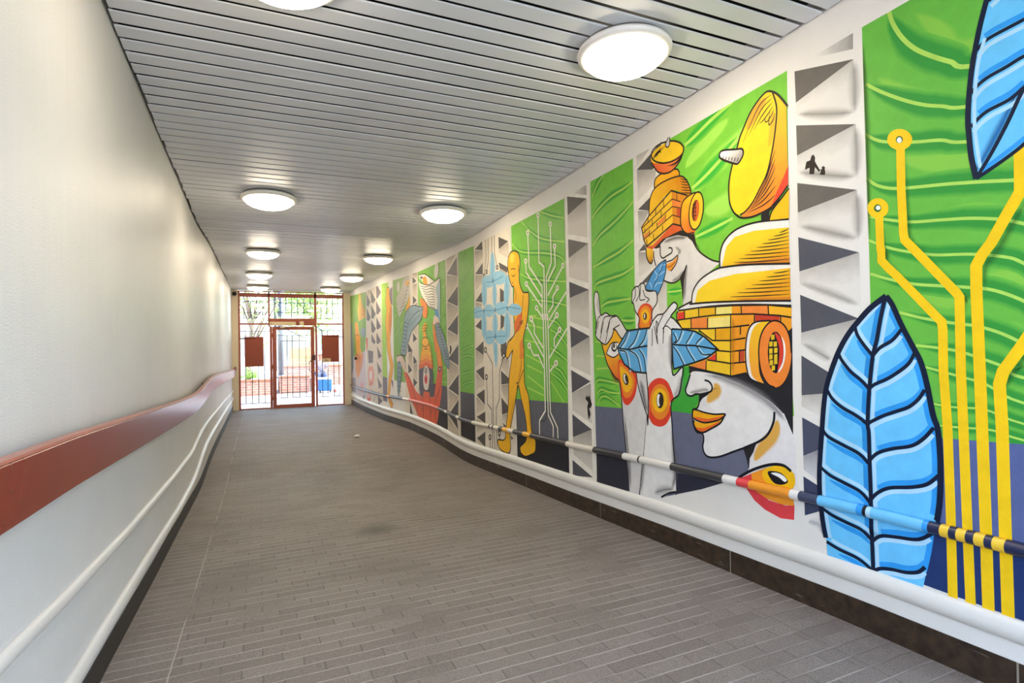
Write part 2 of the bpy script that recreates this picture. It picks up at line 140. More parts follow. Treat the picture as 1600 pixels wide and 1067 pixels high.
PAINT="""
0 0 0 0 0 0||1584 2766 1386 2773 1200 2770 300 2800 300 1000 1049 1031 1323 1015 1379 1009 1528 1105 1572 1322 1572 1546 1573 1793 1579 2324
0 4 0 1 1 1|99.3|1368 2711 1278 2587 1215 2481 915 2427 300 2317
0 4 0 1 1 2|103.4|1525 2523 1399 2389 1240 2274 940 2220 300 2105
0 4 0 1 1 3|101.2|1454 2158 1333 2095 1223 2074 923 2039 300 1966
0 4 0 1 1 4|95.3|1338 1881 1185 1872 1070 1823 770 1769 300 1685
0 4 0 1 1 5|97.8|1391 1595 1276 1547 1112 1603 812 1657 300 1749
0 4 0 1 1 6|90.2|1115 1442 1078 1419 1042 1395
0 4 0 2 1 4|137.5|1469 2772 1453 2711 1417 2633 1368 2564 1303 2502 1246 2456 1180 2409 880 2355 300 2251
0 4 0 2 1 5|111.7|1573 2513 1508 2452 1422 2383 1346 2332 1278 2299 1198 2265 898 2211 300 2103
0 4 0 2 1 6|105.7|1578 2296 1537 2259 1488 2232 1384 2196 1285 2170 1201 2135 901 2081 300 1973
0 4 0 2 1 7|107.6|1577 2105 1536 2063 1477 2034 1406 2017 1268 1995 1151 1972 1032 1946 949 1929 649 1892 300 1849
0 4 0 2 1 8|98.9|1570 1936 1499 1908 1400 1877 1291 1862 1191 1847 1099 1823 1035 1795 952 1758 652 1704 300 1640
0 4 0 2 1 9|93.4|1572 1833 1522 1803 1473 1780 1412 1758 1315 1730 1194 1714 1084 1686 1037 1658 955 1599 655 1545 300 1481
0 4 0 2 1 10|98.9|1570 1688 1490 1655 1396 1625 1296 1607 1196 1590 1122 1572 1040 1528 958 1466 658 1412 300 1347
0 4 0 2 1 11|96.2|1454 1514 1363 1485 1258 1461 1180 1446 1107 1418 1043 1379 960 1322 660 1268 300 1203
0 4 0 2 1 12|90.3|1392 1377 1314 1367 1240 1353 1163 1325 1092 1294 1045 1262 745 1208 300 1128
0 4 0 2 1 13|77.9|1373 1294 1304 1276 1239 1258 1158 1234 1046 1174 746 1120 300 1039
0 4 0 2 1 14|64.3|1341 1148 1263 1140 1160 1140 1048 1102 748 1048 300 968
0 4 0 2 1 15|63.9|1326 1064 1243 1065 1141 1068 1049 1045 749 999 300 931
0 2 3 0 1 7|16.5 0|1469 2772 1453 2711 1417 2633 1368 2564 1303 2502 1246 2456 1180 2409 880 2355 300 2251
0 2 3 0 1 8|13.4 0|1573 2513 1508 2452 1422 2383 1346 2332 1278 2299 1198 2265 898 2211 300 2103
0 2 3 0 1 9|12.7 0|1578 2296 1537 2259 1488 2232 1384 2196 1285 2170 1201 2135 901 2081 300 1973
0 2 3 0 1 10|12.9 0|1577 2105 1536 2063 1477 2034 1406 2017 1268 1995 1151 1972 1032 1946 949 1929 649 1892 300 1849
0 2 3 0 1 11|11.9 0|1570 1936 1499 1908 1400 1877 1291 1862 1191 1847 1099 1823 1035 1795 952 1758 652 1704 300 1640
0 2 3 0 1 12|11.2 0|1572 1833 1522 1803 1473 1780 1412 1758 1315 1730 1194 1714 1084 1686 1037 1658 955 1599 655 1545 300 1481
0 2 3 0 1 14|11.9 0|1570 1688 1490 1655 1396 1625 1296 1607 1196 1590 1122 1572 1040 1528 958 1466 658 1412 300 1347
0 2 3 0 1 15|11.6 0|1454 1514 1363 1485 1258 1461 1180 1446 1107 1418 1043 1379 960 1322 660 1268 300 1203
0 2 3 0 1 16|10.9 0|1392 1377 1314 1367 1240 1353 1163 1325 1092 1294 1045 1262 745 1208 300 1128
0 2 3 0 1 17|9.4 0|1373 1294 1304 1276 1239 1258 1158 1234 1046 1174 746 1120 300 1039
0 2 3 0 1 18|7.7 0|1341 1148 1263 1140 1160 1140 1048 1102 748 1048 300 968
0 2 3 0 1 19|7.7 0|1326 1064 1243 1065 1141 1068 1049 1045 749 999 300 931
0 3 4 0 1 13|44.5 0.75|1582 2717 1573 2322 1570 1820
1 0 5 0 0 20||1323 1015 1049 1031 300 1000 300 700 1056 682 1330 668 1385 708 1379 1009
1 0 6 0 0 21||1386 670 1330 668 1056 682 300 720 300 450 1061 416 1391 420
2 3 7 0 1 16|55.4 0.5|1412 2188 1413 2002 1408 1820 1404 1792 1355 1729 1321 1684 1225 1560 1215 1544 1216 1476
2 2 8 0 0 22|33.7 0|1434 2208 1435 2021 1430 1837 1426 1809 1376 1745 1341 1700 1243 1574 1234 1557 1234 1489 1235 1278 1231 1069 1226 750 1220 403
2 0 8 0 1 23||1388 2208 1398 2186 1422 2178 1452 2188 1477 2212 1486 2241 1476 2264 1450 2271 1420 2260 1397 2236
2 0 9 0 1 24||1424 2220 1427 2212 1434 2209 1443 2212 1450 2220 1452 2229 1449 2237 1442 2240 1433 2237 1426 2229
2 0 10 0 1 25||1428 2219 1430 2212 1435 2210 1441 2212 1446 2218 1448 2225 1445 2232 1440 2234 1434 2232 1430 2226
3 3 7 0 1 23|52.6 0.5|1506 1924 1504 1768 1500 1764 1500 1721 1478 1693 1441 1651 1302 1481 1278 1454
3 2 8 0 0 24|33.5 0|1527 1942 1524 1785 1521 1781 1521 1738 1499 1709 1461 1667 1319 1494 1296 1467 1293 1437 1294 1276 1284 1062 1280 736 1279 403
3 0 8 0 1 25||1487 1953 1495 1930 1518 1919 1545 1925 1567 1945 1576 1973 1566 1997 1543 2007 1516 2000 1494 1979
3 0 9 0 1 26||1517 1960 1520 1951 1528 1946 1537 1949 1545 1956 1548 1967 1544 1976 1537 1980 1527 1978 1520 1970
3 0 10 0 1 27||1520 1962 1522 1957 1527 1955 1533 1956 1538 1961 1539 1967 1537 1972 1533 1974 1527 1973 1522 1968
4 3 7 0 1 17|50.2 0.5|1016 1891 1056 1819 1105 1725 1133 1687 1151 1650 1152 1558
4 2 8 0 0 22|38.2 0|1038 2117 1041 1910 1081 1838 1131 1744 1160 1705 1178 1668 1179 1575 1174 1280 1171 1076 1167 766 1164 401
5 3 7 0 1 23|48.6 0.5|943 1508 1022 1366 1081 1270 1093 1224
5 2 8 0 0 24|38.3 0|963 1522 1043 1380 1103 1282 1115 1236 1110 1084 1108 736 1105 406
6 1 11 12 0 0|1822 2741 1622 2720|1845 2750 1624 2762 1625 2692
6 1 13 14 0 6|1759 2709 1762 2548|1917 2570 1625 2646 1620 2404 1919 2508
6 1 13 14 0 8|1757 2407 1761 2252|1916 2310 1621 2356 1619 2117 1917 2224
6 1 13 14 0 10|1758 2101 1761 1956|1918 2031 1621 2065 1616 1840 1918 1959
6 0 15 0 0 7||1921 2726 1625 2646 1917 2570
6 0 15 0 0 9||1918 2459 1621 2356 1916 2310
6 0 15 0 0 11||1918 2176 1621 2065 1918 2031
6 3 16 0 1 14|77.5 0.5|1911 2512 1763 2455 1626 2410
6 3 16 0 1 14|77.4 0.5|1910 2227 1769 2173 1624 2124
6 3 16 0 1 26|77.3 0.5|1911 1965 1757 1905 1622 1849
6 3 16 0 1 15|84.9 0.45|1621 2632 1620 2520 1623 2409
6 3 16 0 1 16|84.8 0.45|1619 2344 1618 2232 1622 2121
6 3 16 0 1 27|84.6 0.45|1619 2049 1617 1961 1619 1846
6 1 13 14 0 14|1755 1810 1758 1654|1915 1742 1617 1788 1614 1548 1915 1681
6 1 13 14 0 11|1758 1504 1761 1344|1912 1443 1625 1497 1618 1251 1915 1387
6 1 13 14 0 0|1760 1179 1764 1039|1917 1138 1620 1188 1624 974 1919 1083
6 0 17 0 0 28||1918 1910 1617 1788 1915 1742
6 0 17 0 0 15||1914 1628 1625 1497 1912 1443
6 0 17 0 0 12||1914 1332 1620 1172 1620 1180 1917 1138
6 0 18 0 0 1||1917 1030 1795 983 1797 899 1915 843
6 1 19 20 0 2|1864 873 1867 750|1915 843 1797 905 1801 719 1914 775
6 0 21 0 0 3||1917 743 1802 701 1804 610 1913 554
6 3 22 0 1 4|60.9 0.6|1899 527 1838 529 1807 478
6 3 13 0 1 16|65.3 0.5|1912 1687 1754 1620 1620 1556
6 3 13 0 1 13|66.7 0.5|1909 1393 1806 1337 1761 1312
7 0 23 0 0 15||1875 2227 1866 2264 1845 2265 1839 2283 1828 2288 1819 2271 1821 2253 1807 2225 1794 2200 1801 2197 1821 2225 1826 2194 1851 2200 1849 2230 1865 2229
7 0 23 0 0 16||1798 2183 1790 2198 1796 2206 1785 2205 1787 2214 1778 2218 1769 2208 1772 2201 1769 2190 1771 2174
8 0 24 0 1 25||1504 1586 1504 1586 1479 1545 1447 1466 1403 1372 1375 1312 1354 1226 1334 1105 1319 1055 1313 985 1311 892 1316 775 1326 700 1331 687 1341 641 1353 562 1368 486 1385 405 1385 405 1578 398 1578 398 1797 382 1797 382 1803 479 1817 552 1828 656 1830 758 1823 861 1813 964 1802 1078 1788 1169 1762 1254 1722 1349 1675 1427 1624 1487 1570 1541
8 2 25 0 1 26|33.3 0|1494 1546 1461 1474 1414 1372 1388 1306 1368 1223 1347 1103 1334 1053 1327 983 1325 890 1329 776 1337 708
8 2 25 0 1 27|20.3 0|1345 664 1360 565 1377 483
8 2 25 0 1 27|21.4 0|1532 1389 1482 1419 1443 1465
8 2 25 0 1 28|21.2 0|1556 1232 1505 1257 1451 1294 1418 1324 1397 1363
8 2 25 0 1 29|21.1 0|1564 1077 1523 1100 1469 1123 1421 1146 1384 1180 1361 1217
8 2 25 0 1 30|20.9 0|1552 937 1491 964 1415 988 1370 1023 1332 1071
8 2 25 0 1 27|20.9 0|1555 767 1505 798 1419 819 1360 844 1318 885
8 2 25 0 1 28|21.0 0|1547 583 1483 598 1399 613 1345 654
8 2 25 0 1 28|21.1 0|1555 441 1505 456 1448 463 1401 481 1375 510
8 2 26 0 1 29|17.5 0|1555 1321 1526 1352 1476 1382 1447 1417
8 2 26 0 1 30|17.4 0|1576 1176 1550 1195 1499 1221 1445 1259 1412 1289 1397 1319
8 2 26 0 1 31|17.3 0|1585 1021 1558 1040 1517 1064 1463 1088 1416 1111 1379 1146 1362 1174
8 2 26 0 1 32|17.2 0|1582 863 1546 901 1486 929 1410 954 1364 990 1336 1026
8 2 26 0 1 33|17.1 0|1581 692 1549 731 1499 763 1413 785 1355 810 1324 842
8 2 26 0 1 29|17.2 0|1578 515 1541 548 1477 564 1393 580 1353 611
8 2 26 0 1 29|17.3 0|1578 382 1549 406 1499 422 1442 430 1396 448 1376 470
8 2 26 0 1 34|16.5 0|1490 1565 1510 1481 1528 1390 1547 1318 1565 1173 1574 1034 1571 986 1570 857 1568 728 1568 574 1567 553 1564 392
8 2 27 0 1 35|19.5 0|1527 1579 1548 1493 1566 1401 1585 1328 1604 1181 1613 1040 1610 992 1609 861 1607 730 1607 573 1606 553
8 2 26 0 1 36|17.6 0|1533 1557 1608 1481 1658 1424 1699 1349 1738 1255 1767 1171 1784 1058 1795 967 1804 864 1809 762 1807 661 1795 558 1782 485
8 2 25 0 1 37|22.4 1|1567 1311 1603 1355 1634 1402
8 2 25 0 1 38|22.8 1|1588 1169 1622 1204 1671 1242 1709 1289
8 2 25 0 1 37|23.0 1|1597 1013 1647 1045 1714 1076 1760 1110
8 2 25 0 1 37|23.0 1|1598 845 1640 879 1717 906 1788 934
8 2 25 0 1 37|23.0 1|1594 673 1638 712 1710 734 1779 754
8 2 25 0 1 37|22.9 1|1593 515 1636 544 1702 556 1772 570
8 2 25 0 1 35|22.8 1|1584 378 1651 410 1741 423
8 2 26 0 1 38|16.8 0|1557 1348 1592 1392 1623 1440 1631 1468
8 2 26 0 1 39|17.1 0|1578 1207 1611 1242 1659 1281 1698 1328 1710 1353
8 2 26 0 1 40|17.3 0|1586 1052 1636 1085 1702 1116 1748 1151 1766 1179
8 2 26 0 1 38|17.4 0|1587 884 1629 919 1706 947 1775 976 1796 1003
8 2 26 0 1 38|17.3 0|1583 714 1627 753 1698 775 1767 797 1801 818
8 2 26 0 1 38|17.3 0|1582 556 1625 585 1691 599 1760 613 1800 630
8 2 26 0 1 38|17.2 0|1574 419 1640 452 1729 466 1776 478
8 2 28 0 1 40|14.8 0|1561 1339 1532 1370 1482 1400 1443 1446
8 2 28 0 1 41|14.7 0|1582 1193 1556 1213 1505 1238 1451 1275 1418 1306 1397 1345
8 2 28 0 1 42|14.6 0|1592 1039 1565 1057 1523 1081 1469 1105 1422 1127 1385 1162 1362 1200
8 2 28 0 1 43|14.5 0|1589 880 1552 918 1492 945 1416 969 1370 1005 1332 1053
8 2 28 0 1 44|14.5 0|1588 709 1556 747 1505 779 1419 801 1360 826 1319 868
8 2 28 0 1 39|14.6 0|1584 531 1548 564 1483 579 1399 595 1345 636
8 2 28 0 1 39|14.6 0|1585 397 1556 422 1506 437 1448 445 1402 463 1375 492
8 2 28 0 1 42|15.4 0|1564 1331 1600 1376 1631 1423 1642 1461
8 2 28 0 1 43|15.7 0|1585 1190 1619 1225 1667 1263 1706 1311 1722 1343
8 2 28 0 1 44|15.9 0|1594 1035 1644 1067 1710 1098 1756 1133 1780 1170
8 2 28 0 1 45|16.0 0|1595 866 1637 901 1714 929 1784 957 1812 993
8 2 28 0 1 45|16.0 0|1590 695 1635 734 1706 756 1776 777 1821 805
8 2 28 0 1 40|15.9 0|1590 537 1633 566 1699 579 1768 593 1822 615
8 2 28 0 1 40|15.9 0|1581 400 1648 433 1738 446 1800 462
8 2 28 0 1 46|18.0 0|1508 1578 1529 1493 1547 1401 1566 1329 1584 1183 1594 1043 1590 995 1589 864 1587 735 1588 579 1586 559 1583 396
8 2 28 0 1 47|21.7 0|1504 1586 1479 1545 1447 1466 1403 1372 1375 1312 1354 1226 1334 1105 1319 1055 1313 985 1311 892 1316 775 1326 700 1331 687
8 2 28 0 1 48|24.8 0|1803 479 1817 552 1828 656 1830 758 1823 861 1813 964 1802 1078 1788 1169 1762 1254 1722 1349 1675 1427 1624 1487 1570 1541 1504 1586 1504 1586
9 0 24 0 1 23||1119 2646 1135 2594 1155 2513 1176 2403 1188 2301 1193 2214 1191 2162 1185 2071 1171 1989 1171 1989 1113 2018 1064 2045 1029 2068 960 2121 893 2241 874 2480 900 2780 1100 2780
9 3 29 0 1 24|50.5 0.8|1183 2001 1133 2081 1085 2172 1038 2269
9 2 25 0 1 25|15.7 0|1152 2014 1084 2053 1029 2087 960 2131
9 2 25 0 1 24|20.5 0|1090 2651
9 2 26 0 1 24|16.0 0|1114 2594 1085 2610
9 2 28 0 1 25|13.8 0|1121 2617 1092 2632
9 2 25 0 1 24|20.1 0|1135 2497 1102 2506 1019 2514 936 2527
9 2 26 0 1 25|15.8 0|1156 2432 1130 2455 1097 2464 1015 2474 932 2488
9 2 28 0 1 26|13.6 0|1164 2455 1137 2477 1104 2486 1021 2496 938 2509
9 2 25 0 1 24|20.2 0|1156 2349 1123 2365 1073 2376 1022 2389 954 2392
9 2 26 0 1 25|15.8 0|1174 2285 1151 2307 1118 2323 1068 2335 1017 2349 950 2354
9 2 28 0 1 26|13.6 0|1182 2308 1159 2329 1125 2345 1075 2356 1024 2370 956 2374
9 2 25 0 1 27|20.5 0|1159 2226 1125 2244 1065 2258 1024 2282
9 2 26 0 1 28|16.0 0|1177 2162 1154 2184 1120 2202 1060 2217 1019 2242
9 2 28 0 1 29|13.8 0|1184 2184 1161 2206 1128 2224 1067 2238 1026 2263
9 2 26 0 1 30|11.7 0|1135 2489 1161 2384 1173 2200 1158 2025
9 2 28 0 1 31|13.4 0|1169 1993 1120 2072 1072 2162 1026 2259 955 2376 920 2506
9 2 28 0 1 32|18.8 0|1119 2646 1135 2594 1155 2513 1176 2403 1188 2301 1193 2214 1191 2162 1185 2071 1171 1989
9 2 28 0 1 33|13.5 0|1171 1989 1113 2018 1064 2045 1029 2068 960 2121
10 0 30 0 0 0||2892 2705 1963 2749 1977 1316 1962 1031 2866 935 2899 1304 2891 1842 2886 2256
10 4 30 31 1 1|160.0|2623 2313 2489 2410 2296 2494 2184 2577
10 4 30 31 1 2|145.4|2546 2180 2397 2182 2257 2254
10 4 30 31 1 2|113.1|2701 2484 2536 2575 2338 2652
10 4 30 32 1 3|122.1|2698 2622 2614 2645 2475 2695 2312 2737
10 4 30 32 1 4|120.2|2642 2340 2541 2378 2417 2439 2275 2521
10 4 30 32 1 3|96.4|2619 2041 2492 2060 2328 2091
10 4 30 32 1 1|65.7|2877 1732 2809 1730 2743 1731
10 2 33 0 1 4|22.6 0|2698 2622 2614 2645 2475 2695 2312 2737
10 2 33 0 1 5|22.3 0|2642 2340 2541 2378 2417 2439 2275 2521
10 2 33 0 1 4|17.8 0|2619 2041 2492 2060 2328 2091
10 2 33 0 1 2|12.2 0|2877 1732 2809 1730 2743 1731
10 0 34 0 0 1||2747 1253 2699 1254 2672 1159 2608 1069 2677 965 2858 959 2861 1024 2787 1079
11 0 35 0 0 2||2869 968 2662 969 2278 1007 2246 708 2296 670 2436 600 2609 524 2936 403 2898 427 2884 727
11 0 36 0 0 3||2840 579 2423 605 2609 524 2821 446 2838 434
12 0 37 0 0 3||3210 2703 2892 2707 2883 1883 2899 1304 3221 1300
12 1 38 39 0 4|3126 2741 3128 2661|3176 2708 3033 2711 3176 2626
12 1 38 39 0 4|3072 2582 3075 2450|3174 2607 2967 2552 2994 2460 3169 2390
12 1 38 39 0 4|3123 2313 3127 2181|3171 2324 3046 2296 3121 2222 3164 2106
12 0 40 0 0 5||3177 2609 2908 2720 2960 2585 3004 2562
12 0 40 0 0 5||3171 2332 3033 2386 3046 2296
12 0 40 0 0 4||3173 2041 3106 2084 3081 2039
12 1 38 39 0 5|3096 2027 3099 1921|3173 2039 3082 2021 3064 1953 3003 1920 3171 1864
12 0 40 0 0 6||3148 1820 2972 1920 3042 1857 3087 1817
12 1 41 42 0 7|2960 1851 2873 1593|2944 1849 2887 1795 2887 1563 2940 1565 2984 1703
13 0 43 0 1 8||2945 2046 2945 2046 2914 2072 2821 2085 2723 2068 2645 2024 2592 1950 2496 1885 2427 1858 2427 1858 2507 1817 2606 1772 2649 1711 2671 1647 2740 1633 2740 1633 2738 1764 2713 1850 2740 1817 2829 1789 2898 1804 2967 1883 3002 1936 3013 2010 2963 2029
13 3 44 0 1 9|52.7 0.75|2915 2057 2800 2067 2692 2047
13 3 44 0 1 9|48.3 0.6|2729 1853 2773 1813 2841 1798
13 3 45 0 1 10|40.3 0.6|2801 2014 2758 1977 2780 1958
13 3 46 0 1 11|51.4 0.7|2696 1893 2714 1813 2725 1658
13 0 47 0 0 12||2762 1812 2701 1879 2725 1792 2736 1644 2748 1750
13 2 47 0 1 12|9.8 0|2645 2024 2592 1950 2496 1885 2427 1862
13 2 47 0 1 13|10.6 0|2701 1879 2740 1817 2818 1786 2898 1804 2927 1831
13 2 47 0 1 11|9.9 0|2863 2015 2833 2008 2833 1981 2882 1966 2920 1958 2943 1983 2943 2042
13 2 47 0 1 9|10.2 0|3012 2018 3008 1969 2991 1918
13 2 47 0 1 14|9.0 0|2883 1927 2826 1934 2778 1953 2795 1903 2844 1862
13 0 48 0 1 15||2883 1911 2826 1923 2785 1945 2800 1907 2848 1866 2878 1880
13 2 47 0 1 16|4.9 0|2878 1891 2838 1897 2804 1916
13 0 47 0 0 16||3018 2043 2949 2094 2765 2113 2629 2065 2615 2004 2572 1940 2631 2007 2691 2055 2777 2082 2879 2081 2938 2053 2951 2031 2987 2030
13 1 49 50 1 17|3074 2038 3050 1939|3090 2046 3018 2027 3019 1962 3040 1937 3067 1957 3088 2013
13 2 47 0 1 18|10.4 0|3090 2046 3083 1988 3058 1948 3033 1940 3019 1962
14 1 51 52 1 5|2941 2522 2790 2417|2989 2434 2981 2488 2914 2509 2788 2501 2756 2478 2749 2448 2869 2449
14 1 53 54 1 6|3013 2285 2705 2354|3052 2265 3040 2367 2989 2426 2880 2452 2746 2445 2693 2408 2663 2356 2647 2304 2685 2308 2825 2374 2980 2297
14 2 47 0 1 7|6.3 1|2746 2430 2703 2409 2677 2407
14 2 47 0 1 8|6.3 1|2743 2411 2698 2392 2671 2388
14 2 47 0 1 9|6.3 1|2740 2393 2692 2374 2666 2369
14 2 47 0 1 10|6.3 1|2738 2374 2686 2356 2660 2350
14 2 47 0 1 11|6.3 1|2735 2355 2680 2338 2654 2331
14 2 47 0 1 12|6.3 1|2732 2337 2674 2320 2648 2312
14 2 47 0 1 13|9.8 0|3052 2265 3040 2367 2989 2430 2880 2452 2746 2445 2688 2403 2658 2347 2647 2304
14 2 47 0 1 14|9.9 0|2991 2431 2981 2488 2914 2509 2788 2501 2753 2477 2749 2448
14 0 55 0 0 19||3135 2208 3056 2261 2825 2374 2680 2307 2728 2276 2744 2190 2741 2133 2820 2160 3024 2057 3087 2056 3111 2113
14 0 56 0 0 20||2823 2371 2680 2307 2728 2276 2744 2190 2743 2135 2817 2160 2821 2268
14 0 57 0 0 21||2819 2319 2741 2283 2744 2244 2819 2271
14 0 58 0 0 22||2778 2250 2745 2241 2745 2188 2780 2199
14 0 57 0 0 20||2968 2195 2889 2233 2890 2198 2969 2177
14 0 57 0 0 20||3121 2136 3052 2159 3057 2128 3111 2109
14 0 59 0 0 21||3114 2114 3087 2053 3018 2031 2914 2082 2733 2107 2745 2134 2820 2158 3018 2058 3081 2059
14 2 47 0 0 22|7.2 0|3125 2194 2820 2319
14 2 47 0 0 23|7.2 0|3123 2157 2819 2271
14 2 47 0 0 24|7.2 0|3111 2113 2818 2217
14 2 47 0 0 25|7.1 0|3081 2063 2817 2160
14 2 47 0 0 23|6.0 0|2820 2319 2741 2283
14 2 47 0 0 24|6.0 0|2819 2271 2744 2244
14 2 47 0 0 25|6.0 0|2818 2217 2745 2186
14 2 47 0 0 26|6.0 0|2817 2160 2743 2133
14 2 47 0 0 25|6.5 0|3062 2255 3063 2218
14 2 47 0 0 23|6.2 0|2901 2329 2900 2286
14 2 47 0 0 24|6.4 0|2980 2293 2981 2253
14 2 47 0 0 25|6.4 0|3019 2229 3018 2185
14 2 47 0 0 25|6.3 0|2927 2269 2926 2221
14 2 47 0 0 26|6.5 0|3048 2167 3050 2122
14 2 47 0 0 26|6.3 0|2971 2199 2969 2159
14 2 47 0 0 25|6.2 0|2884 2236 2885 2193
14 2 47 0 0 26|6.4 0|3009 2135 3008 2095
14 2 47 0 0 26|6.3 0|2915 2172 2916 2133
14 2 47 0 0 25|6.5 0|3096 2188 3095 2151
14 2 47 0 0 24|6.0 0|2775 2351 2775 2302
14 2 47 0 0 26|6.5 0|3079 2108 3077 2062
14 2 47 0 0 27|10.0 0|2743 2133 2817 2160 3081 2059 3111 2113 3132 2200 3056 2259 2825 2374 2680 2307
14 1 53 60 1 28|2706 2295 2667 2082|2738 2117 2744 2190 2726 2275 2638 2309 2583 2298 2646 2198 2619 2072 2691 2075
14 0 61 0 1 29||2551 2178 2574 2119 2611 2087 2647 2098 2668 2146 2666 2215 2642 2275 2605 2305 2569 2293 2549 2245
14 2 47 0 1 30|9.2 0|2551 2178 2574 2119 2611 2087 2647 2098 2668 2146 2666 2215 2642 2275 2605 2305 2569 2293 2549 2245 2551 2178
14 0 62 0 1 31||2584 2190 2596 2155 2615 2137 2633 2142 2644 2169 2644 2208 2632 2243 2613 2261 2594 2255 2583 2228
14 0 63 0 1 32||2584 2189 2594 2156 2607 2137 2619 2141 2626 2165 2624 2201 2614 2235 2600 2253 2588 2249 2582 2225
14 2 47 0 0 33|5.0 0|2637 2239 2605 2239
14 2 47 0 0 33|5.0 0|2638 2216 2605 2216
14 2 47 0 0 33|5.0 0|2638 2193 2606 2193
14 2 47 0 0 33|5.0 0|2639 2170 2606 2170
14 2 47 0 0 34|5.0 0|2626 2251 2631 2151
14 2 47 0 0 35|5.0 0|2613 2248 2618 2148
14 2 47 0 1 36|9.4 0|2583 2302 2643 2307 2723 2275 2744 2190 2737 2121 2691 2075 2629 2070
14 1 64 65 1 15|2877 2586 2941 2522|3014 2618 2948 2585 2843 2565 2753 2571 2707 2598 2721 2561 2754 2530 2810 2500 2902 2504 2961 2544 3003 2592
14 0 66 0 1 16||3020 2648 2982 2680 2897 2695 2828 2691 2751 2661 2709 2621 2709 2591 2753 2574 2843 2565 2948 2585 3008 2612
14 3 67 0 1 17|33.6 0.6|3001 2638 2946 2660 2874 2676
14 2 47 0 1 17|6.1 1|2866 2543 2787 2539 2719 2568
14 2 47 0 1 18|6.0 1|2838 2531 2774 2538 2719 2567
14 2 47 0 1 19|6.0 1|2810 2520 2761 2537 2719 2565
14 2 47 0 1 20|6.0 1|2782 2509 2747 2536 2719 2564
14 2 47 0 1 18|6.3 1|3002 2628 2964 2658 2909 2676
14 2 47 0 1 19|6.3 1|2992 2630 2954 2657 2912 2666
14 2 47 0 1 20|6.3 1|2982 2632 2945 2657 2915 2656
14 2 47 0 1 21|6.3 1|2972 2633 2935 2656 2917 2645
14 2 47 0 1 22|10.7 0|2707 2614 2713 2581 2757 2561 2828 2559 2909 2576 2978 2609 3014 2649 3007 2684 2958 2704 2882 2703 2802 2684 2739 2651 2707 2614
14 2 47 0 1 23|10.7 0|3015 2610 2991 2575 2944 2525 2879 2499 2810 2500 2743 2538 2709 2591
14 0 68 0 1 23||2872 2690 2844 2721 2832 2719 2833 2677 2849 2661 2869 2671
14 2 47 0 1 24|8.2 0|2844 2721 2872 2690 2869 2671 2849 2661 2833 2677 2832 2719
15 0 69 0 0 3||2696 1255 2355 1232 1994 1475 1963 1469 1970 935 2027 1038 2115 1100 2241 1154 2356 1190 2487 1218 2697 1216
15 0 70 0 0 4||2077 1038 2021 1039 1970 937 1957 925 1955 738 1927 590 2331 620 2254 704 2245 768 2203 832 2126 901 2088 967
15 0 69 0 0 5||2286 820 2176 875 2126 911 2151 874 2203 832 2242 773 2248 708 2263 764
15 0 71 0 1 6||2685 1210 2698 1180 2715 1143 2729 1112 2718 1085 2680 1077 2642 1094 2607 1093 2614 1049 2631 1009 2668 994 2670 949 2663 896 2639 866 2591 859 2582 824 2591 782 2574 741 2531 729 2454 747 2352 792 2282 822 2215 857 2151 897 2094 966 2066 1014 2000 987 2027 1038 2115 1100 2241 1154 2356 1190 2487 1218 2646 1230
15 3 72 0 1 14|90.5 0.75|2581 1214 2443 1200 2301 1166 2170 1117 2068 1054 2000 987
15 4 71 73 1 15|89.6|2489 1167 2467 1129 2506 1092 2554 1048
15 4 70 73 1 15|86.9|2057 1005 2083 922 2165 833 2214 763
15 3 74 0 1 16|46.1 0.7|2701 1096 2650 1105 2568 1122 2528 1125
15 0 75 0 1 16||2674 983 2652 998 2571 988 2493 985 2410 994 2449 961 2510 940 2573 927 2629 932 2664 943
15 0 76 0 1 17||2662 949 2621 954 2548 953 2479 969 2426 983 2464 954 2518 939 2573 927 2629 932
15 0 75 0 1 18||2656 928 2621 924 2533 931 2419 981 2461 935 2526 895 2586 869 2635 874 2659 902
15 0 76 0 1 19||2651 891 2590 893 2518 919 2449 950 2495 914 2586 869 2631 873
15 2 77 0 1 17|11.8 0|2685 1210 2698 1180 2715 1143 2729 1112 2718 1085 2680 1077 2642 1092 2607 1092
15 2 77 0 1 18|12.1 0|2566 1180 2531 1173 2508 1149 2513 1120 2552 1105 2607 1092
15 2 77 0 1 20|11.4 0|2607 1092 2612 1049 2631 1009 2668 994 2672 948 2663 896 2639 864 2591 859 2582 824 2591 782 2574 741 2531 729 2454 747 2352 792 2282 822
15 2 77 0 1 21|13.4 0|2077 1041 2084 987 2119 922 2176 875 2282 822
15 2 77 0 1 21|9.9 0|2670 984 2652 998 2571 988 2493 985 2410 994 2449 961 2510 940 2573 927 2629 932 2664 943
15 2 77 0 1 22|10.6 0|2410 994 2449 939 2526 895 2586 867 2635 873 2663 908 2658 932
15 0 77 0 0 21||2607 1092 2552 1109 2513 1117 2545 1092 2585 1071 2614 1037
16 0 78 0 0 5||2320 647 2231 694 2228 623 2124 577 2022 574 1970 588 1974 515 2052 502 2148 521 2217 554 2264 601
16 0 79 0 0 16||2233 694 2135 743 2090 758 1966 746 1979 642 1970 586 2037 574 2131 581 2200 603 2229 641
16 0 80 0 1 17||2160 713 2120 749 2046 771 1990 762 1964 728 1971 679 2021 652 2093 646 2144 669
16 0 77 0 1 18||2127 719 2094 734 2040 732 2004 699 2043 674 2092 676
16 0 81 0 1 19||2106 720 2069 730 2030 722 2011 705 2025 693 2058 709
16 2 77 0 1 21|15.1 0|2339 641 2229 712 2112 763 2032 775 1985 754
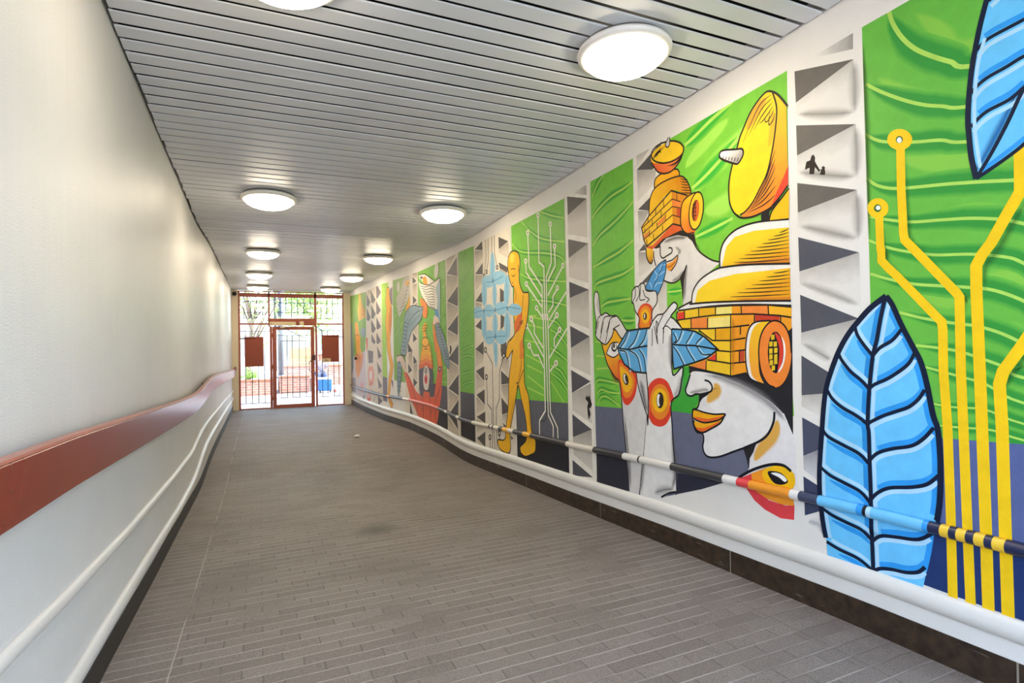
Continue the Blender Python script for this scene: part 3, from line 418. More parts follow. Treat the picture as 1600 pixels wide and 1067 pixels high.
17 0 82 0 0 18||2797 1586 2783 1607 2612 1613 2332 1607 2103 1592 1964 1573 1966 1467 2140 1342 2252 1233 2355 1211 2549 1236 2698 1258 2678 1286 2539 1311 2454 1363 2599 1469 2755 1492 2794 1546
17 0 83 0 0 19||2346 1607 2103 1592 1964 1573 1966 1467 2140 1342 2252 1233 2355 1211
17 0 84 0 0 19||2788 1592 2726 1597 2727 1552 2789 1547
17 0 85 0 0 19||2667 1554 2535 1550 2536 1484 2669 1486
17 0 86 0 0 20||2186 1546 2033 1531 2037 1506 2187 1508
17 0 84 0 0 19||2539 1306 2469 1341 2472 1298
17 0 87 0 0 19||2692 1258 2551 1301 2553 1238
17 0 88 0 0 20||2296 1353 2264 1357 2267 1296 2296 1298
17 0 89 0 0 20||2462 1606 2346 1603 2347 1560 2463 1564
17 0 90 0 0 19||2595 1606 2474 1604 2475 1561 2597 1562
17 0 91 0 0 19||2525 1544 2361 1547 2363 1489 2527 1487
17 0 92 0 0 19||2469 1479 2363 1481 2365 1417 2471 1420
17 0 93 0 0 21||2273 1598 2106 1589 2107 1545 2274 1558
17 0 94 0 0 21||2097 1588 1967 1572 1968 1525 2098 1542
17 2 77 0 0 22|8.6 0|2794 1546 2613 1556 2479 1560 2347 1558 2198 1551 2033 1533 1965 1520
17 2 77 0 0 20|8.9 0|2755 1492 2535 1484 2357 1486 2226 1493
17 2 77 0 0 21|8.8 0|2599 1474 2498 1414 2365 1412 2254 1424
17 2 77 0 0 21|8.6 0|2457 1355 2363 1349 2256 1360
17 2 77 0 0 21|8.7 0|2543 1301 2364 1283 2257 1294
17 2 77 0 0 23|8.7 0|2726 1603 2725 1551
17 2 77 0 0 23|8.4 0|2604 1610 2602 1558
17 2 77 0 0 23|8.1 0|2468 1607 2470 1560
17 2 77 0 0 23|7.7 0|2280 1601 2279 1556
17 2 77 0 0 23|7.3 0|2103 1591 2101 1543
17 2 77 0 0 23|8.6 0|2670 1552 2670 1489
17 2 77 0 0 23|8.3 0|2531 1550 2535 1484
17 2 77 0 0 23|7.9 0|2355 1557 2364 1212
17 2 77 0 0 23|7.5 0|2191 1549 2192 1506
17 2 77 0 0 22|8.4 0|2603 1484 2601 1466
17 2 77 0 0 22|8.1 0|2472 1482 2473 1417
17 2 77 0 0 22|7.7 0|2288 1489 2289 1443
17 2 77 0 0 22|8.1 0|2469 1346 2470 1292
17 2 77 0 0 22|7.7 0|2298 1355 2300 1293
17 2 77 0 0 22|8.3 0|2549 1297 2553 1236
17 2 77 0 0 23|7.1 0|2028 1532 2028 1501
17 2 77 0 0 24|11.1 0|2252 1233 2355 1211 2549 1235 2698 1257
17 2 77 0 0 24|10.5 0|2751 1492 2796 1546 2797 1589 2779 1606 2612 1613 2332 1607 2103 1593 1964 1573
17 3 95 0 1 25|64.3 0.5|2340 1548 2344 1396 2348 1221
17 0 96 0 0 26||2790 1603 2778 1621 2660 1655 2502 1639 1967 1606 1964 1579 2240 1604 2503 1613 2725 1603
17 0 97 0 0 27||2663 1645 2649 1711 2596 1771 2508 1810 2405 1830 2235 1821 1966 1790 1967 1603 2239 1623 2503 1637
17 1 98 99 0 28|2229 1617 2270 1732|2635 1643 2608 1718 2509 1764 2319 1779 1967 1766 1967 1605 2239 1624 2503 1637
17 0 100 0 0 29||2322 1641 2122 1633 1969 1623 1967 1605 2239 1623
17 2 47 0 1 29|5.8 1|1967 1754 2016 1751 2067 1753
17 2 47 0 1 30|5.9 1|1968 1734 2042 1734 2111 1738
17 2 47 0 1 31|5.9 1|1968 1715 2067 1717 2158 1723
17 2 47 0 1 32|6.0 1|1969 1695 2094 1699 2205 1707
17 2 47 0 1 33|6.0 1|1969 1675 2120 1682 2254 1690
17 2 47 0 1 34|6.0 1|1969 1656 2147 1663 2305 1674
17 2 47 0 1 35|6.1 1|1970 1636 2175 1645 2357 1656
17 2 47 0 1 36|10.3 0|2661 1645 2649 1711 2596 1771 2508 1810 2405 1830 2235 1821 1966 1791
17 2 47 0 1 37|11.4 0|2681 1640 2503 1637 2239 1623 1965 1603
17 2 47 0 1 38|11.1 0|2779 1610 2767 1624 2660 1655
17 2 47 0 1 39|9.4 0|2779 1606 2503 1614 2240 1605 1964 1579
17 0 97 0 0 37||2430 1833 2426 1896 2402 1960 2348 2005 2271 2030 2150 2034 1968 2011 1966 1787 2235 1820 2405 1826
17 1 98 99 0 38|2140 1802 2178 1943|2414 1832 2376 1942 2314 1985 2182 1993 1969 1969 1968 1789 2235 1820
17 0 100 0 0 39||2335 1838 2117 1830 1968 1820 1968 1789 2235 1820
17 2 47 0 1 39|5.8 1|1966 1963 1997 1956 2026 1953
17 2 47 0 1 40|5.8 1|1966 1944 2019 1940 2061 1941
17 2 47 0 1 41|5.9 1|1967 1925 2041 1925 2096 1928
17 2 47 0 1 42|5.9 1|1967 1906 2063 1909 2133 1915
17 2 47 0 1 43|5.9 1|1968 1887 2085 1893 2170 1902
17 2 47 0 1 44|6.0 1|1968 1868 2108 1877 2209 1888
17 2 47 0 1 45|6.0 1|1968 1848 2131 1861 2248 1874
17 2 47 0 1 46|6.0 1|1969 1829 2155 1844 2288 1860
17 2 47 0 1 47|6.1 1|1969 1810 2179 1827 2329 1846
17 2 47 0 1 48|10.5 0|2428 1831 2426 1896 2402 1960 2348 2005 2271 2030 2150 2034 1968 2010
17 2 47 0 1 49|11.0 0|2428 1829 2235 1820 1966 1788
18 0 101 0 1 25||2093 1510 2180 1508 2225 1479 2247 1421 2256 1342 2251 1267 2226 1205 2142 1179 2168 1239 2171 1342 2157 1419 2131 1470
18 1 102 103 1 26|2148 1482 2196 1211|2093 1507 2155 1504 2200 1475 2224 1415 2233 1342 2226 1268 2207 1211 2142 1180 2166 1239 2170 1342 2157 1419 2131 1470
18 2 77 0 1 27|8.9 0|2087 1510 2180 1508 2225 1479 2247 1421 2256 1342 2251 1267 2226 1205 2142 1179
18 0 104 0 1 28||1970 1339 1981 1267 2009 1207 2048 1172 2092 1170 2132 1201 2159 1261 2168 1338 2156 1414 2125 1475 2084 1506 2040 1504 2003 1470 1978 1411
18 2 77 0 1 29|8.6 0|1969 1343 1978 1426 2011 1486 2063 1509 2112 1490 2154 1430 2168 1337 2152 1239 2113 1182 2071 1167
18 0 77 0 1 30||2015 1347 2023 1294 2041 1255 2065 1240 2088 1254 2105 1293 2110 1346 2102 1400 2084 1439 2060 1453 2037 1438 2020 1399
18 0 105 0 1 31||2065 1447 2036 1427 2019 1382 2018 1333 2033 1273 2052 1245 2041 1323 2042 1382
18 0 106 0 1 32||2024 1427 2006 1392 2004 1333 2022 1273 2052 1243 2024 1293 2014 1343 2016 1392
18 0 107 0 0 32||2087 1436 2067 1438 2067 1413 2088 1410
18 0 107 0 0 31||2100 1401 2079 1403 2080 1378 2100 1375
18 0 107 0 0 33||2073 1401 2053 1402 2053 1377 2073 1375
18 0 107 0 0 31||2101 1366 2080 1368 2081 1342 2101 1339
18 0 107 0 0 33||2071 1368 2050 1370 2051 1345 2071 1342
18 0 107 0 0 32||2101 1335 2081 1337 2081 1312 2102 1309
18 0 107 0 0 33||2071 1335 2051 1338 2052 1313 2072 1309
18 0 107 0 0 33||2099 1305 2079 1307 2079 1282 2100 1278
18 0 107 0 0 34||2072 1310 2052 1313 2052 1288 2073 1284
18 0 107 0 0 34||2088 1277 2067 1280 2068 1255 2088 1251
19 0 108 0 0 49||2135 2069 2032 2123 2000 2121 2081 2072 2086 2025 2135 2033
19 0 109 0 0 50||1963 2159 2000 2133 2066 2069 2086 2029 1967 2014
19 2 47 0 1 51|8.5 0|1963 2162 2007 2123 2066 2072 2085 2027
19 1 110 111 0 52|1984 2631 2111 2182|2048 2676 2010 2642 1969 2577 1968 2181 2022 2128 2066 2090 2134 2077 2229 2072 2278 2081 2187 2146 2138 2208 2091 2276 2055 2389 2031 2503 2025 2593
19 0 112 0 0 53||1965 2276 1968 2181 2022 2128 2070 2094 2035 2162 1991 2229
19 0 113 0 0 54||2039 2292 2109 2156 2180 2078 2278 2081 2187 2146 2138 2208 2091 2276 2071 2332
19 0 114 0 1 55||2048 2673 2089 2694 2143 2668 2191 2627 2228 2576 2263 2523 2285 2471 2317 2395 2340 2328 2350 2263 2346 2188 2336 2152 2311 2120 2273 2098 2236 2109 2187 2146 2138 2208 2091 2276 2055 2389 2031 2503 2025 2593
19 4 114 115 1 56|74.4|2082 2665 2136 2637 2180 2590 2217 2539
19 4 114 116 1 57|46.0|2051 2585 2053 2493 2077 2402
19 2 47 0 1 58|6.7 1|2056 2667 2112 2653 2156 2613 2245 2484
19 2 47 0 1 59|6.7 1|2052 2647 2099 2629 2139 2594 2207 2505
19 2 47 0 1 60|6.7 1|2048 2627 2086 2605 2123 2575 2171 2526
19 2 47 0 1 61|6.6 1|2044 2607 2073 2581 2106 2556 2136 2546
19 2 47 0 1 62|6.6 1|2040 2587 2061 2558 2090 2538 2101 2565
19 2 47 0 1 63|6.6 1|2036 2567 2048 2534 2074 2519 2067 2585
19 2 47 0 1 58|6.6 1|2039 2377 2068 2313 2107 2231 2171 2146
19 2 47 0 1 59|6.6 1|2040 2332 2070 2276 2112 2207 2181 2137
19 2 47 0 1 60|6.7 1|2041 2286 2073 2240 2117 2183 2190 2127
19 2 47 0 1 61|6.7 1|2042 2240 2075 2203 2123 2159 2200 2118
19 2 47 0 1 62|6.7 1|2043 2195 2077 2167 2128 2135 2210 2109
19 2 47 0 1 63|6.7 1|2044 2149 2080 2130 2133 2111 2220 2099
19 2 47 0 1 64|10.3 0|1962 2571 2010 2642 2048 2679 2089 2694 2143 2668 2191 2627 2228 2576 2263 2523 2285 2471 2317 2395 2340 2328 2350 2263 2346 2188 2331 2144 2302 2105 2261 2079 2188 2070 2111 2081 2066 2093
19 2 47 0 1 65|8.7 0|2048 2676 2026 2594 2032 2504 2055 2389 2091 2276 2138 2208 2187 2146 2236 2109 2273 2098
19 2 47 0 1 66|9.1 0|1968 2178 2022 2128 2070 2094
19 1 117 118 1 66|2342 2478 2307 2402|2414 2476 2389 2488 2294 2464 2250 2451 2245 2418 2279 2383 2312 2392 2403 2447
19 2 47 0 1 67|10.7 0|2414 2476 2389 2488 2294 2464 2250 2451 2245 2418 2279 2383 2312 2392 2403 2447 2414 2476
19 2 47 0 0 68|5.8 0|2390 2439 2384 2453
19 2 47 0 0 68|5.8 0|2369 2429 2362 2444
19 2 47 0 0 68|5.7 0|2348 2420 2341 2436
19 2 47 0 0 68|5.7 0|2327 2411 2319 2428
19 2 47 0 0 68|5.7 0|2307 2402 2298 2420
19 2 47 0 0 68|5.6 0|2287 2393 2277 2412
20 0 119 0 0 4||3767 2689 3217 2703 3221 1811 3221 1300 3189 945 3754 918 3769 1595
20 4 119 120 1 5|87.0|3745 2564 3666 2642 3586 2685
20 4 119 120 1 6|83.7|3751 2395 3656 2449 3493 2502 3328 2521 3226 2545
20 4 119 120 1 7|83.6|3749 2177 3645 2243 3484 2293 3333 2349 3225 2401
20 4 119 120 1 8|83.7|3745 2007 3586 2040 3400 2074 3227 2131
20 4 119 120 1 9|83.7|3734 1836 3690 1878 3465 1898 3346 1910 3226 1945
20 4 119 120 1 5|83.3|3647 1689 3564 1716 3425 1721 3261 1723
20 4 119 120 1 5|80.2|3385 1576 3299 1567 3224 1568
20 4 119 120 1 5|69.9|3728 1425 3667 1420
20 4 119 120 1 5|69.4|3725 1314 3604 1311
20 4 119 120 1 6|69.0|3728 1211 3554 1223
20 4 119 120 1 7|68.6|3731 1104 3676 1128 3433 1111
20 4 119 120 1 8|68.2|3720 1013 3665 1054 3547 1040 3417 1042
20 4 119 120 1 9|68.3|3709 937 3667 994 3574 1001 3419 945
20 2 121 0 1 7|17.8 0|3745 2564 3666 2642 3586 2685
20 2 121 0 1 8|17.2 0|3751 2395 3656 2449 3493 2502 3328 2521 3226 2545
20 2 121 0 1 9|17.2 0|3749 2177 3645 2243 3484 2293 3333 2349 3225 2401
20 2 121 0 1 10|17.2 0|3745 2007 3586 2040 3400 2074 3227 2131
20 2 121 0 1 10|17.2 0|3734 1836 3690 1878 3465 1898 3346 1910 3226 1945
20 2 121 0 1 6|17.1 0|3647 1689 3564 1716 3425 1721 3261 1723
20 2 121 0 1 6|16.4 0|3385 1576 3299 1567 3224 1568
20 2 121 0 1 6|14.3 0|3728 1425 3667 1420
20 2 121 0 1 6|14.2 0|3725 1314 3604 1311
20 2 121 0 1 7|14.2 0|3728 1211 3554 1223
20 2 121 0 1 9|14.1 0|3731 1104 3676 1128 3433 1111
20 2 121 0 1 10|14.0 0|3720 1013 3665 1054 3547 1040 3417 1042
20 2 121 0 1 11|14.0 0|3709 937 3667 994 3574 1001 3419 945
21 0 122 0 0 12||3754 918 3189 945 3198 624 3746 580
21 0 123 0 0 13||3746 580 3198 610 3205 355 3745 315
22 0 124 0 0 14||3426 1120 3381 819 3393 939 3354 606 3331 487 3322 332 3211 334 3164 563 3111 916 3133 994 3113 1203 3221 1199 3317 1014
22 3 125 0 1 15|96.7 0.7|3178 1160 3139 1027 3110 936
22 3 126 0 1 15|73.5 0.7|3371 934 3337 615 3320 489 3313 363
22 1 127 128 0 15|3522 1368 3472 1116|3470 1512 3387 1434 3413 1363 3422 1277 3420 1120 3480 1160 3567 1245 3616 1341 3647 1416 3548 1437
22 3 129 0 1 16|57.0 0.7|3542 1202 3481 1146 3432 1119
22 0 130 0 0 16||3586 1329 3521 1406 3430 1415 3419 1363 3439 1324 3495 1304
22 2 47 0 1 17|9.6 0|3586 1329 3521 1406 3430 1415
22 2 47 0 1 18|9.5 0|3586 1329 3495 1304 3432 1327
22 0 47 0 1 19||3443 1378 3451 1359 3469 1347 3493 1347 3511 1359 3518 1378 3510 1397 3491 1409 3468 1409 3449 1397
22 0 130 0 1 20||3453 1384 3458 1370 3470 1362 3486 1362 3498 1370 3502 1384 3497 1398 3484 1406 3469 1406 3457 1397
22 0 47 0 1 21||3470 1389 3472 1379 3479 1374 3487 1374 3493 1380 3495 1389 3492 1398 3486 1404 3478 1404 3472 1398
22 0 131 0 1 19||3421 1292 3356 1264 3266 1211 3216 1185 3218 1103 3248 1026 3318 966 3371 974 3397 1022 3420 1134 3435 1234
22 0 132 0 1 20||3418 1263 3357 1243 3255 1184 3240 1116 3282 1037 3328 1016 3375 1030 3413 1149
22 0 133 0 1 21||3411 1235 3358 1222 3278 1162 3269 1107 3316 1059 3368 1066 3405 1149
22 0 47 0 1 22||3315 1154 3313 1128 3324 1110 3343 1107 3363 1119 3377 1143 3379 1169 3368 1187 3348 1190 3328 1177
22 0 134 0 1 23||3331 1155 3328 1135 3334 1122 3347 1120 3360 1130 3370 1149 3372 1168 3366 1182 3354 1184 3340 1174
22 0 47 0 1 24||3322 1151 3320 1134 3324 1123 3332 1121 3342 1130 3350 1147 3353 1164 3349 1175 3340 1177 3330 1168
22 0 135 0 1 22||3709 1817 3679 1792 3666 1718 3649 1631 3581 1641 3520 1615 3447 1611 3394 1571 3318 1491 3314 1503 3357 1448 3398 1449 3470 1512 3509 1458 3588 1402 3667 1428 3727 1475 3716 1576 3734 1655 3743 1747 3729 1802
22 2 47 0 1 23|10.7 0|3709 1817 3679 1792 3666 1718 3649 1631 3581 1641 3520 1615 3447 1611 3394 1571 3318 1491 3314 1503 3357 1448 3398 1449 3470 1512 3509 1458 3588 1402 3667 1428 3727 1475 3716 1576 3734 1655 3743 1747 3729 1802 3709 1817
22 2 47 0 1 24|8.9 0|3649 1628 3695 1597 3718 1525
22 2 47 0 1 25|8.8 0|3520 1613 3596 1609 3632 1561 3654 1491
22 2 47 0 1 26|8.6 0|3447 1608 3521 1594 3560 1525 3581 1489
22 2 47 0 1 27|8.5 0|3495 1512 3458 1527 3404 1543
22 2 47 0 1 26|8.4 0|3615 1573 3666 1439
22 2 47 0 1 27|8.2 0|3531 1576 3594 1412
22 2 47 0 1 27|8.5 0|3682 1584 3722 1486
22 3 136 0 1 26|19.9 0.6|3694 1787 3687 1697 3664 1629
22 3 136 0 1 28|14.8 0.6|3650 1544 3692 1470
22 3 136 0 1 29|14.6 0.6|3564 1541 3620 1423
22 2 77 0 1 30|11.4 0|3647 1413 3616 1341 3567 1245 3480 1160 3420 1120 3395 958 3381 819 3354 612
22 2 77 0 1 21|9.7 0|3221 1195 3197 1098 3141 974 3109 910
22 2 77 0 1 22|11.5 0|3106 917 3152 646 3173 543 3211 336
23 0 135 0 1 11||3251 1773 3217 1800 3177 1801 3152 1818 3113 1809 3099 1768 3054 1754 2994 1748 2985 1676 3035 1622 3040 1555 3042 1506 3181 1511 3177 1581 3222 1634 3237 1685 3257 1697
23 0 137 0 1 12||3197 1612 3157 1665 3094 1677 3040 1651 3035 1607 3050 1555 3057 1502 3173 1506 3179 1576
23 0 138 0 1 13||3178 1606 3149 1649 3094 1660 3057 1633 3051 1594 3067 1546 3068 1505 3157 1508 3167 1571
23 0 133 0 1 14||3155 1600 3134 1631 3095 1636 3069 1605 3070 1566 3098 1543 3136 1549
23 0 47 0 1 15||3093 1587 3098 1573 3108 1565 3120 1566 3130 1575 3134 1590 3129 1604 3119 1612 3107 1612 3097 1602
23 0 134 0 1 16||3111 1590 3113 1580 3116 1574 3121 1575 3124 1581 3125 1591 3123 1600 3120 1606 3115 1606 3112 1600
23 2 47 0 1 17|9.7 0|3251 1773 3217 1800 3177 1801 3152 1818 3113 1809 3099 1768 3054 1754 2994 1748 2985 1676 3035 1622 3040 1555 3042 1506 3181 1511 3177 1581 3222 1634 3237 1685 3257 1697 3251 1773
23 2 47 0 1 18|7.6 0|3217 1795 3219 1735 3253 1692
23 2 47 0 1 19|7.6 0|3177 1798 3170 1745 3212 1696
23 2 47 0 1 20|7.5 0|3152 1816 3162 1750 3164 1705 3109 1705
23 2 47 0 1 21|7.4 0|3130 1771 3108 1725 3066 1702 3094 1684
23 0 139 0 1 22||2890 1944 2889 1883 2920 1802 2979 1721 2994 1748 3099 1773 3067 1828 3005 1893 2946 1928
23 2 140 0 1 23|8.4 0|2896 1912 2932 1912 2954 1882
23 2 140 0 1 24|8.4 0|2904 1871 2962 1850
23 2 140 0 1 23|8.4 0|2921 1798 2978 1799 3008 1778
23 2 140 0 1 25|8.5 0|3005 1888 2977 1847 3007 1822
23 2 140 0 1 26|8.6 0|3059 1813 3038 1786 3034 1769
23 2 141 0 1 27|5.9 0|2896 1940 2962 1854 3031 1766
23 2 47 0 1 28|7.6 0|2890 1944 2889 1883 2920 1802 2979 1721 2994 1748 3099 1773 3067 1828 3005 1893 2946 1928 2890 1944
24 0 142 0 0 31||3437 1378 3314 1496 3201 1503 3073 1507 3082 1201 3243 1205 3356 1257 3420 1335
24 2 143 0 1 32|23.0 0|3289 1484 3338 1415 3398 1366
24 2 77 0 1 33|10.2 0|3303 1489 3352 1420 3413 1371
24 2 143 0 1 34|22.5 0|3172 1494 3224 1414 3293 1366
24 2 77 0 1 35|9.9 0|3185 1499 3237 1418 3307 1370
24 2 143 0 1 36|21.9 0|3082 1498 3115 1426 3181 1373
24 2 77 0 1 37|9.7 0|3094 1503 3128 1430 3194 1377
24 2 143 0 1 36|23.0 0|3399 1352 3317 1331 3286 1206
24 2 77 0 1 37|10.1 0|3413 1356 3331 1335 3300 1210
24 2 143 0 1 38|22.3 0|3282 1352 3194 1311 3153 1204
24 2 77 0 1 39|9.9 0|3295 1356 3207 1315 3166 1208
24 2 143 0 1 40|21.9 0|3171 1359 3119 1305 3100 1206
24 2 77 0 1 41|9.7 0|3183 1363 3131 1309 3113 1209
24 2 77 0 1 42|11.7 0|3437 1374 3307 1363 3194 1377 3087 1388
24 2 77 0 0 43|12.7 0|3437 1378 3314 1496 3201 1503 3073 1507 3082 1201 3243 1205 3356 1257 3420 1335 3437 1378
25 0 142 0 0 25||2848 1493 2740 1487 2638 1472 2550 1432 2454 1361 2546 1310 2660 1279 2747 1259 2832 1237 2840 1300
25 2 143 0 1 26|20.3 0|2820 1464 2794 1421 2822 1396
25 2 77 0 1 27|8.9 0|2831 1468 2804 1424 2832 1400
25 2 143 0 1 28|20.1 0|2739 1477 2767 1426 2803 1396
25 2 77 0 1 29|8.9 0|2749 1481 2777 1430 2814 1400
25 2 143 0 1 29|19.6 0|2645 1466 2680 1425 2706 1395
25 2 77 0 1 30|8.6 0|2655 1469 2690 1428 2717 1399
25 2 143 0 1 31|19.2 0|2565 1434 2606 1406 2622 1388
25 2 77 0 1 32|8.5 0|2574 1438 2615 1409 2632 1392
25 2 143 0 1 31|20.1 0|2822 1377 2778 1334 2727 1262
25 2 77 0 1 32|8.9 0|2833 1381 2789 1338 2738 1265
25 2 143 0 1 33|19.5 0|2707 1377 2666 1323 2633 1288
25 2 77 0 1 34|8.6 0|2717 1381 2676 1326 2643 1291
25 2 143 0 1 35|19.0 0|2615 1376 2567 1330 2505 1330
25 2 77 0 1 36|8.4 0|2624 1380 2577 1333 2514 1334
25 2 77 0 1 37|10.2 0|2842 1395 2743 1388 2641 1385 2456 1361
25 2 77 0 0 38|11.0 0|2848 1493 2740 1487 2638 1472 2550 1432 2454 1361 2546 1310 2660 1279 2747 1259 2832 1237 2840 1300 2848 1493
26 0 144 0 0 44||2817 1661 2789 1642 2800 1616 2850 1575 2817 1553 2746 1491 2845 1499 2845 1481 2844 1300 2842 1200 2751 1253 2762 1167 2791 1079 2861 1023 2859 924 2860 942 2848 760 2835 631 2830 458 2900 433 2972 391 3206 334 3164 563 3106 917 3090 899 3087 1018 3104 1163 3093 1363 3084 1489 3068 1507 3029 1554 2977 1590 2919 1596 2855 1643
26 3 126 0 1 45|73.8 0.6|2858 1469 2857 1363 2856 1225
26 3 145 0 1 45|81.9 0.7|2863 856 2846 697 2837 562 2873 462
26 3 146 0 1 45|70.7 0.6|3143 623 3166 520 3190 365
26 3 147 0 1 46|80.7 0.6|2761 1204 2786 1116 2842 1051
26 3 148 0 1 46|92.2 0.6|3054 397 2944 446 2848 473
26 0 149 0 1 47||3095 1097 3042 1153 2967 1175 2895 1154 2850 1087 2838 1038 2872 1020 2863 955 2874 929 2914 878 2977 853 3050 862 3092 906 3090 899 3085 1012
26 0 150 0 1 48||2872 1026 2887 968 2924 922 2974 900 3025 911 3062 950 3075 1009 3059 1071 3019 1117 2968 1135 2918 1123 2884 1083
26 0 151 0 1 49||2897 1032 2908 993 2937 962 2975 947 3013 954 3041 981 3051 1020 3039 1061 3010 1092 2971 1105 2933 1097 2906 1070
26 0 47 0 1 50||2934 1031 2942 999 2961 978 2984 976 3002 994 3008 1025 3000 1057 2981 1077 2958 1079 2940 1061
26 0 152 0 1 51||2964 1028 2968 1004 2979 988 2991 987 3000 1001 3003 1025 2999 1050 2989 1066 2976 1066 2967 1052
26 0 47 0 1 52||2941 1029 2946 1005 2956 990 2968 989 2977 1002 2981 1026 2976 1049 2966 1065 2954 1066 2945 1052
26 2 47 0 1 45|7.7 0|3037 1501 3041 1386
26 2 47 0 1 46|7.7 0|3017 1519 2985 1398
26 2 47 0 1 47|7.6 0|2972 1518 2996 1545 2985 1398
26 2 47 0 1 45|7.5 0|2923 1509 2931 1401
26 2 47 0 1 46|7.5 0|2849 1488 2895 1515 2933 1497
26 2 77 0 1 49|11.3 0|3108 1203 3092 1031 3102 853 3106 917
26 2 77 0 1 49|10.6 0|2844 1494 2845 1363 2841 1200 2751 1253 2762 1167 2791 1079 2861 1023 2858 882 2852 788 2837 636
26 2 47 0 1 50|9.9 0|3068 1502 3029 1554 2977 1590 2919 1596 2855 1643 2817 1661 2789 1642 2800 1616 2850 1575 2817 1553 2746 1491
26 2 47 0 1 51|7.6 0|2923 1589 2979 1518 2987 1472
26 2 47 0 1 52|7.5 0|2850 1573 2914 1511 2922 1471
26 2 77 0 1 47|12.4 0|2976 390 2900 433 2830 458
27 0 153 0 0 24||4171 2662 3781 2688 3788 1596 3754 313 4174 299 4168 1615
27 1 154 155 0 25|4059 2672 3820 2647|4054 2670 3824 2680 3823 2598
27 1 156 157 0 25|3963 2606 3969 2407|4125 2501 3824 2572 3820 2257 4125 2343
27 1 156 157 0 25|3956 2234 3963 2032|4121 2137 3814 2210 3814 1892 4119 1976
27 0 158 0 0 26||4128 2662 3824 2572 4125 2501
27 0 158 0 0 26||4126 2299 3814 2210 4121 2137
27 1 159 160 0 25|3956 1854 3962 1656|4115 1799 3814 1840 3818 1529 4115 1600
27 1 159 160 0 25|3950 1471 3956 1271|4107 1377 3814 1468 3807 1155 4109 1223
27 1 159 160 0 25|3944 1086 3951 882|4103 997 3809 1094 3800 775 4102 852
27 1 159 160 0 25|3942 711 3949 501|4100 626 3807 728 3803 402 4095 482
27 0 161 0 0 26||4120 1938 3814 1840 4115 1799
27 0 161 0 0 26||4116 1564 3814 1468 4107 1377
27 0 161 0 0 26||4110 1191 3809 1109 4103 997
27 0 161 0 0 26||4103 819 3807 728 4100 626
27 0 161 0 0 26||4113 433 3799 349 4111 301
28 0 162 0 0 27||3893 965 3869 998 3858 976 3835 1000 3819 971 3795 927 3810 903 3838 893 3817 849 3847 797 3862 844 3866 906 3851 938
29 0 163 0 0 25||5279 2641 4182 2660 4166 1670 4170 905 5232 859
29 4 163 164 1 26|69.6|4627 2647 4410 2562 4184 2492
29 4 163 164 1 27|72.4|5033 2636 4775 2468 4547 2373 4185 2288
29 4 163 164 1 28|72.7|5266 2455 5031 2335 4551 2248 4278 2175 4178 2101
29 4 163 164 1 29|72.8|5065 2123 4888 2057 4560 1998 4168 1943
29 4 163 164 1 26|70.4|4822 1841 4458 1796 4171 1739
29 4 163 164 1 27|74.5|4889 1691 4732 1683
29 4 163 164 1 28|74.1|4915 1688 4638 1648
29 4 163 164 1 26|68.4|4472 1628 4339 1598 4171 1478
29 4 163 164 1 29|74.3|4961 1613 4615 1562
29 4 163 164 1 27|68.2|4463 1544 4296 1481 4163 1388
29 4 163 164 1 26|74.4|4982 1458 4620 1415
29 4 163 164 1 28|68.3|4468 1378 4325 1331 4167 1264
29 4 163 164 1 26|74.4|4972 1315 4627 1231
29 4 163 164 1 29|68.1|4474 1223 4283 1170 4162 1062
29 4 163 164 1 27|74.3|4961 1211 4630 1145
29 4 163 164 1 30|68.1|4464 1152 4286 1089 4164 1005
29 4 163 164 1 28|74.1|4950 1108 4609 1000
29 4 163 164 1 31|68.8|4479 1079 4246 908
29 4 163 164 1 29|74.1|4955 991 4611 939
29 2 165 0 1 29|14.9 0|4627 2647 4410 2562 4184 2492
29 2 165 0 1 30|15.5 0|5033 2636 4775 2468 4547 2373 4185 2288
29 2 165 0 1 31|15.6 0|5266 2455 5031 2335 4551 2248 4278 2175 4178 2101
29 2 165 0 1 32|15.6 0|5065 2123 4888 2057 4560 1998 4168 1943
29 2 165 0 1 29|15.1 0|4822 1841 4458 1796 4171 1739
29 2 165 0 1 29|16.0 0|4889 1691 4732 1683
29 2 165 0 1 30|15.9 0|4915 1688 4638 1648
29 2 165 0 1 28|14.6 0|4472 1628 4339 1598 4171 1478
29 2 165 0 1 31|15.9 0|4961 1613 4615 1562
29 2 165 0 1 29|14.6 0|4463 1544 4296 1481 4163 1388
29 2 165 0 1 27|15.9 0|4982 1458 4620 1415
29 2 165 0 1 30|14.6 0|4468 1378 4325 1331 4167 1264
29 2 165 0 1 28|15.9 0|4972 1315 4627 1231
29 2 165 0 1 32|14.6 0|4474 1223 4283 1170 4162 1062
29 2 165 0 1 29|15.9 0|4961 1211 4630 1145
29 2 165 0 1 33|14.6 0|4464 1152 4286 1089 4164 1005
29 2 165 0 1 30|15.9 0|4950 1108 4609 1000
29 2 165 0 1 34|14.7 0|4479 1079 4246 908
29 2 165 0 1 31|15.9 0|4955 991 4611 939
30 0 166 0 0 35||5232 859 4170 905 4171 550 5214 514
30 0 167 0 0 36||5214 514 4171 544 4169 294 5209 254
31 3 168 0 1 33|29.6 0.45|4647 2600 4642 2173 4547 2117 4548 1630
31 3 168 0 1 34|30.3 0.45|4867 2481 4850 2158 4591 1944 4593 1632
31 3 168 0 1 34|28.9 0.45|4415 2468 4405 2139 4506 2019 4509 1628
31 3 168 0 1 35|28.5 0.45|4343 2261 4334 2099 4486 1975
31 3 168 0 1 36|28.2 0.45|4200 2081 4479 1850
31 3 168 0 1 35|30.7 0.45|4922 2213 4914 2111 4601 1850
31 3 168 0 1 36|30.4 0.45|4918 1995 4604 1756
31 3 168 0 1 37|28.5 0.45|4304 1895 4384 1832 4387 1751 4474 1695
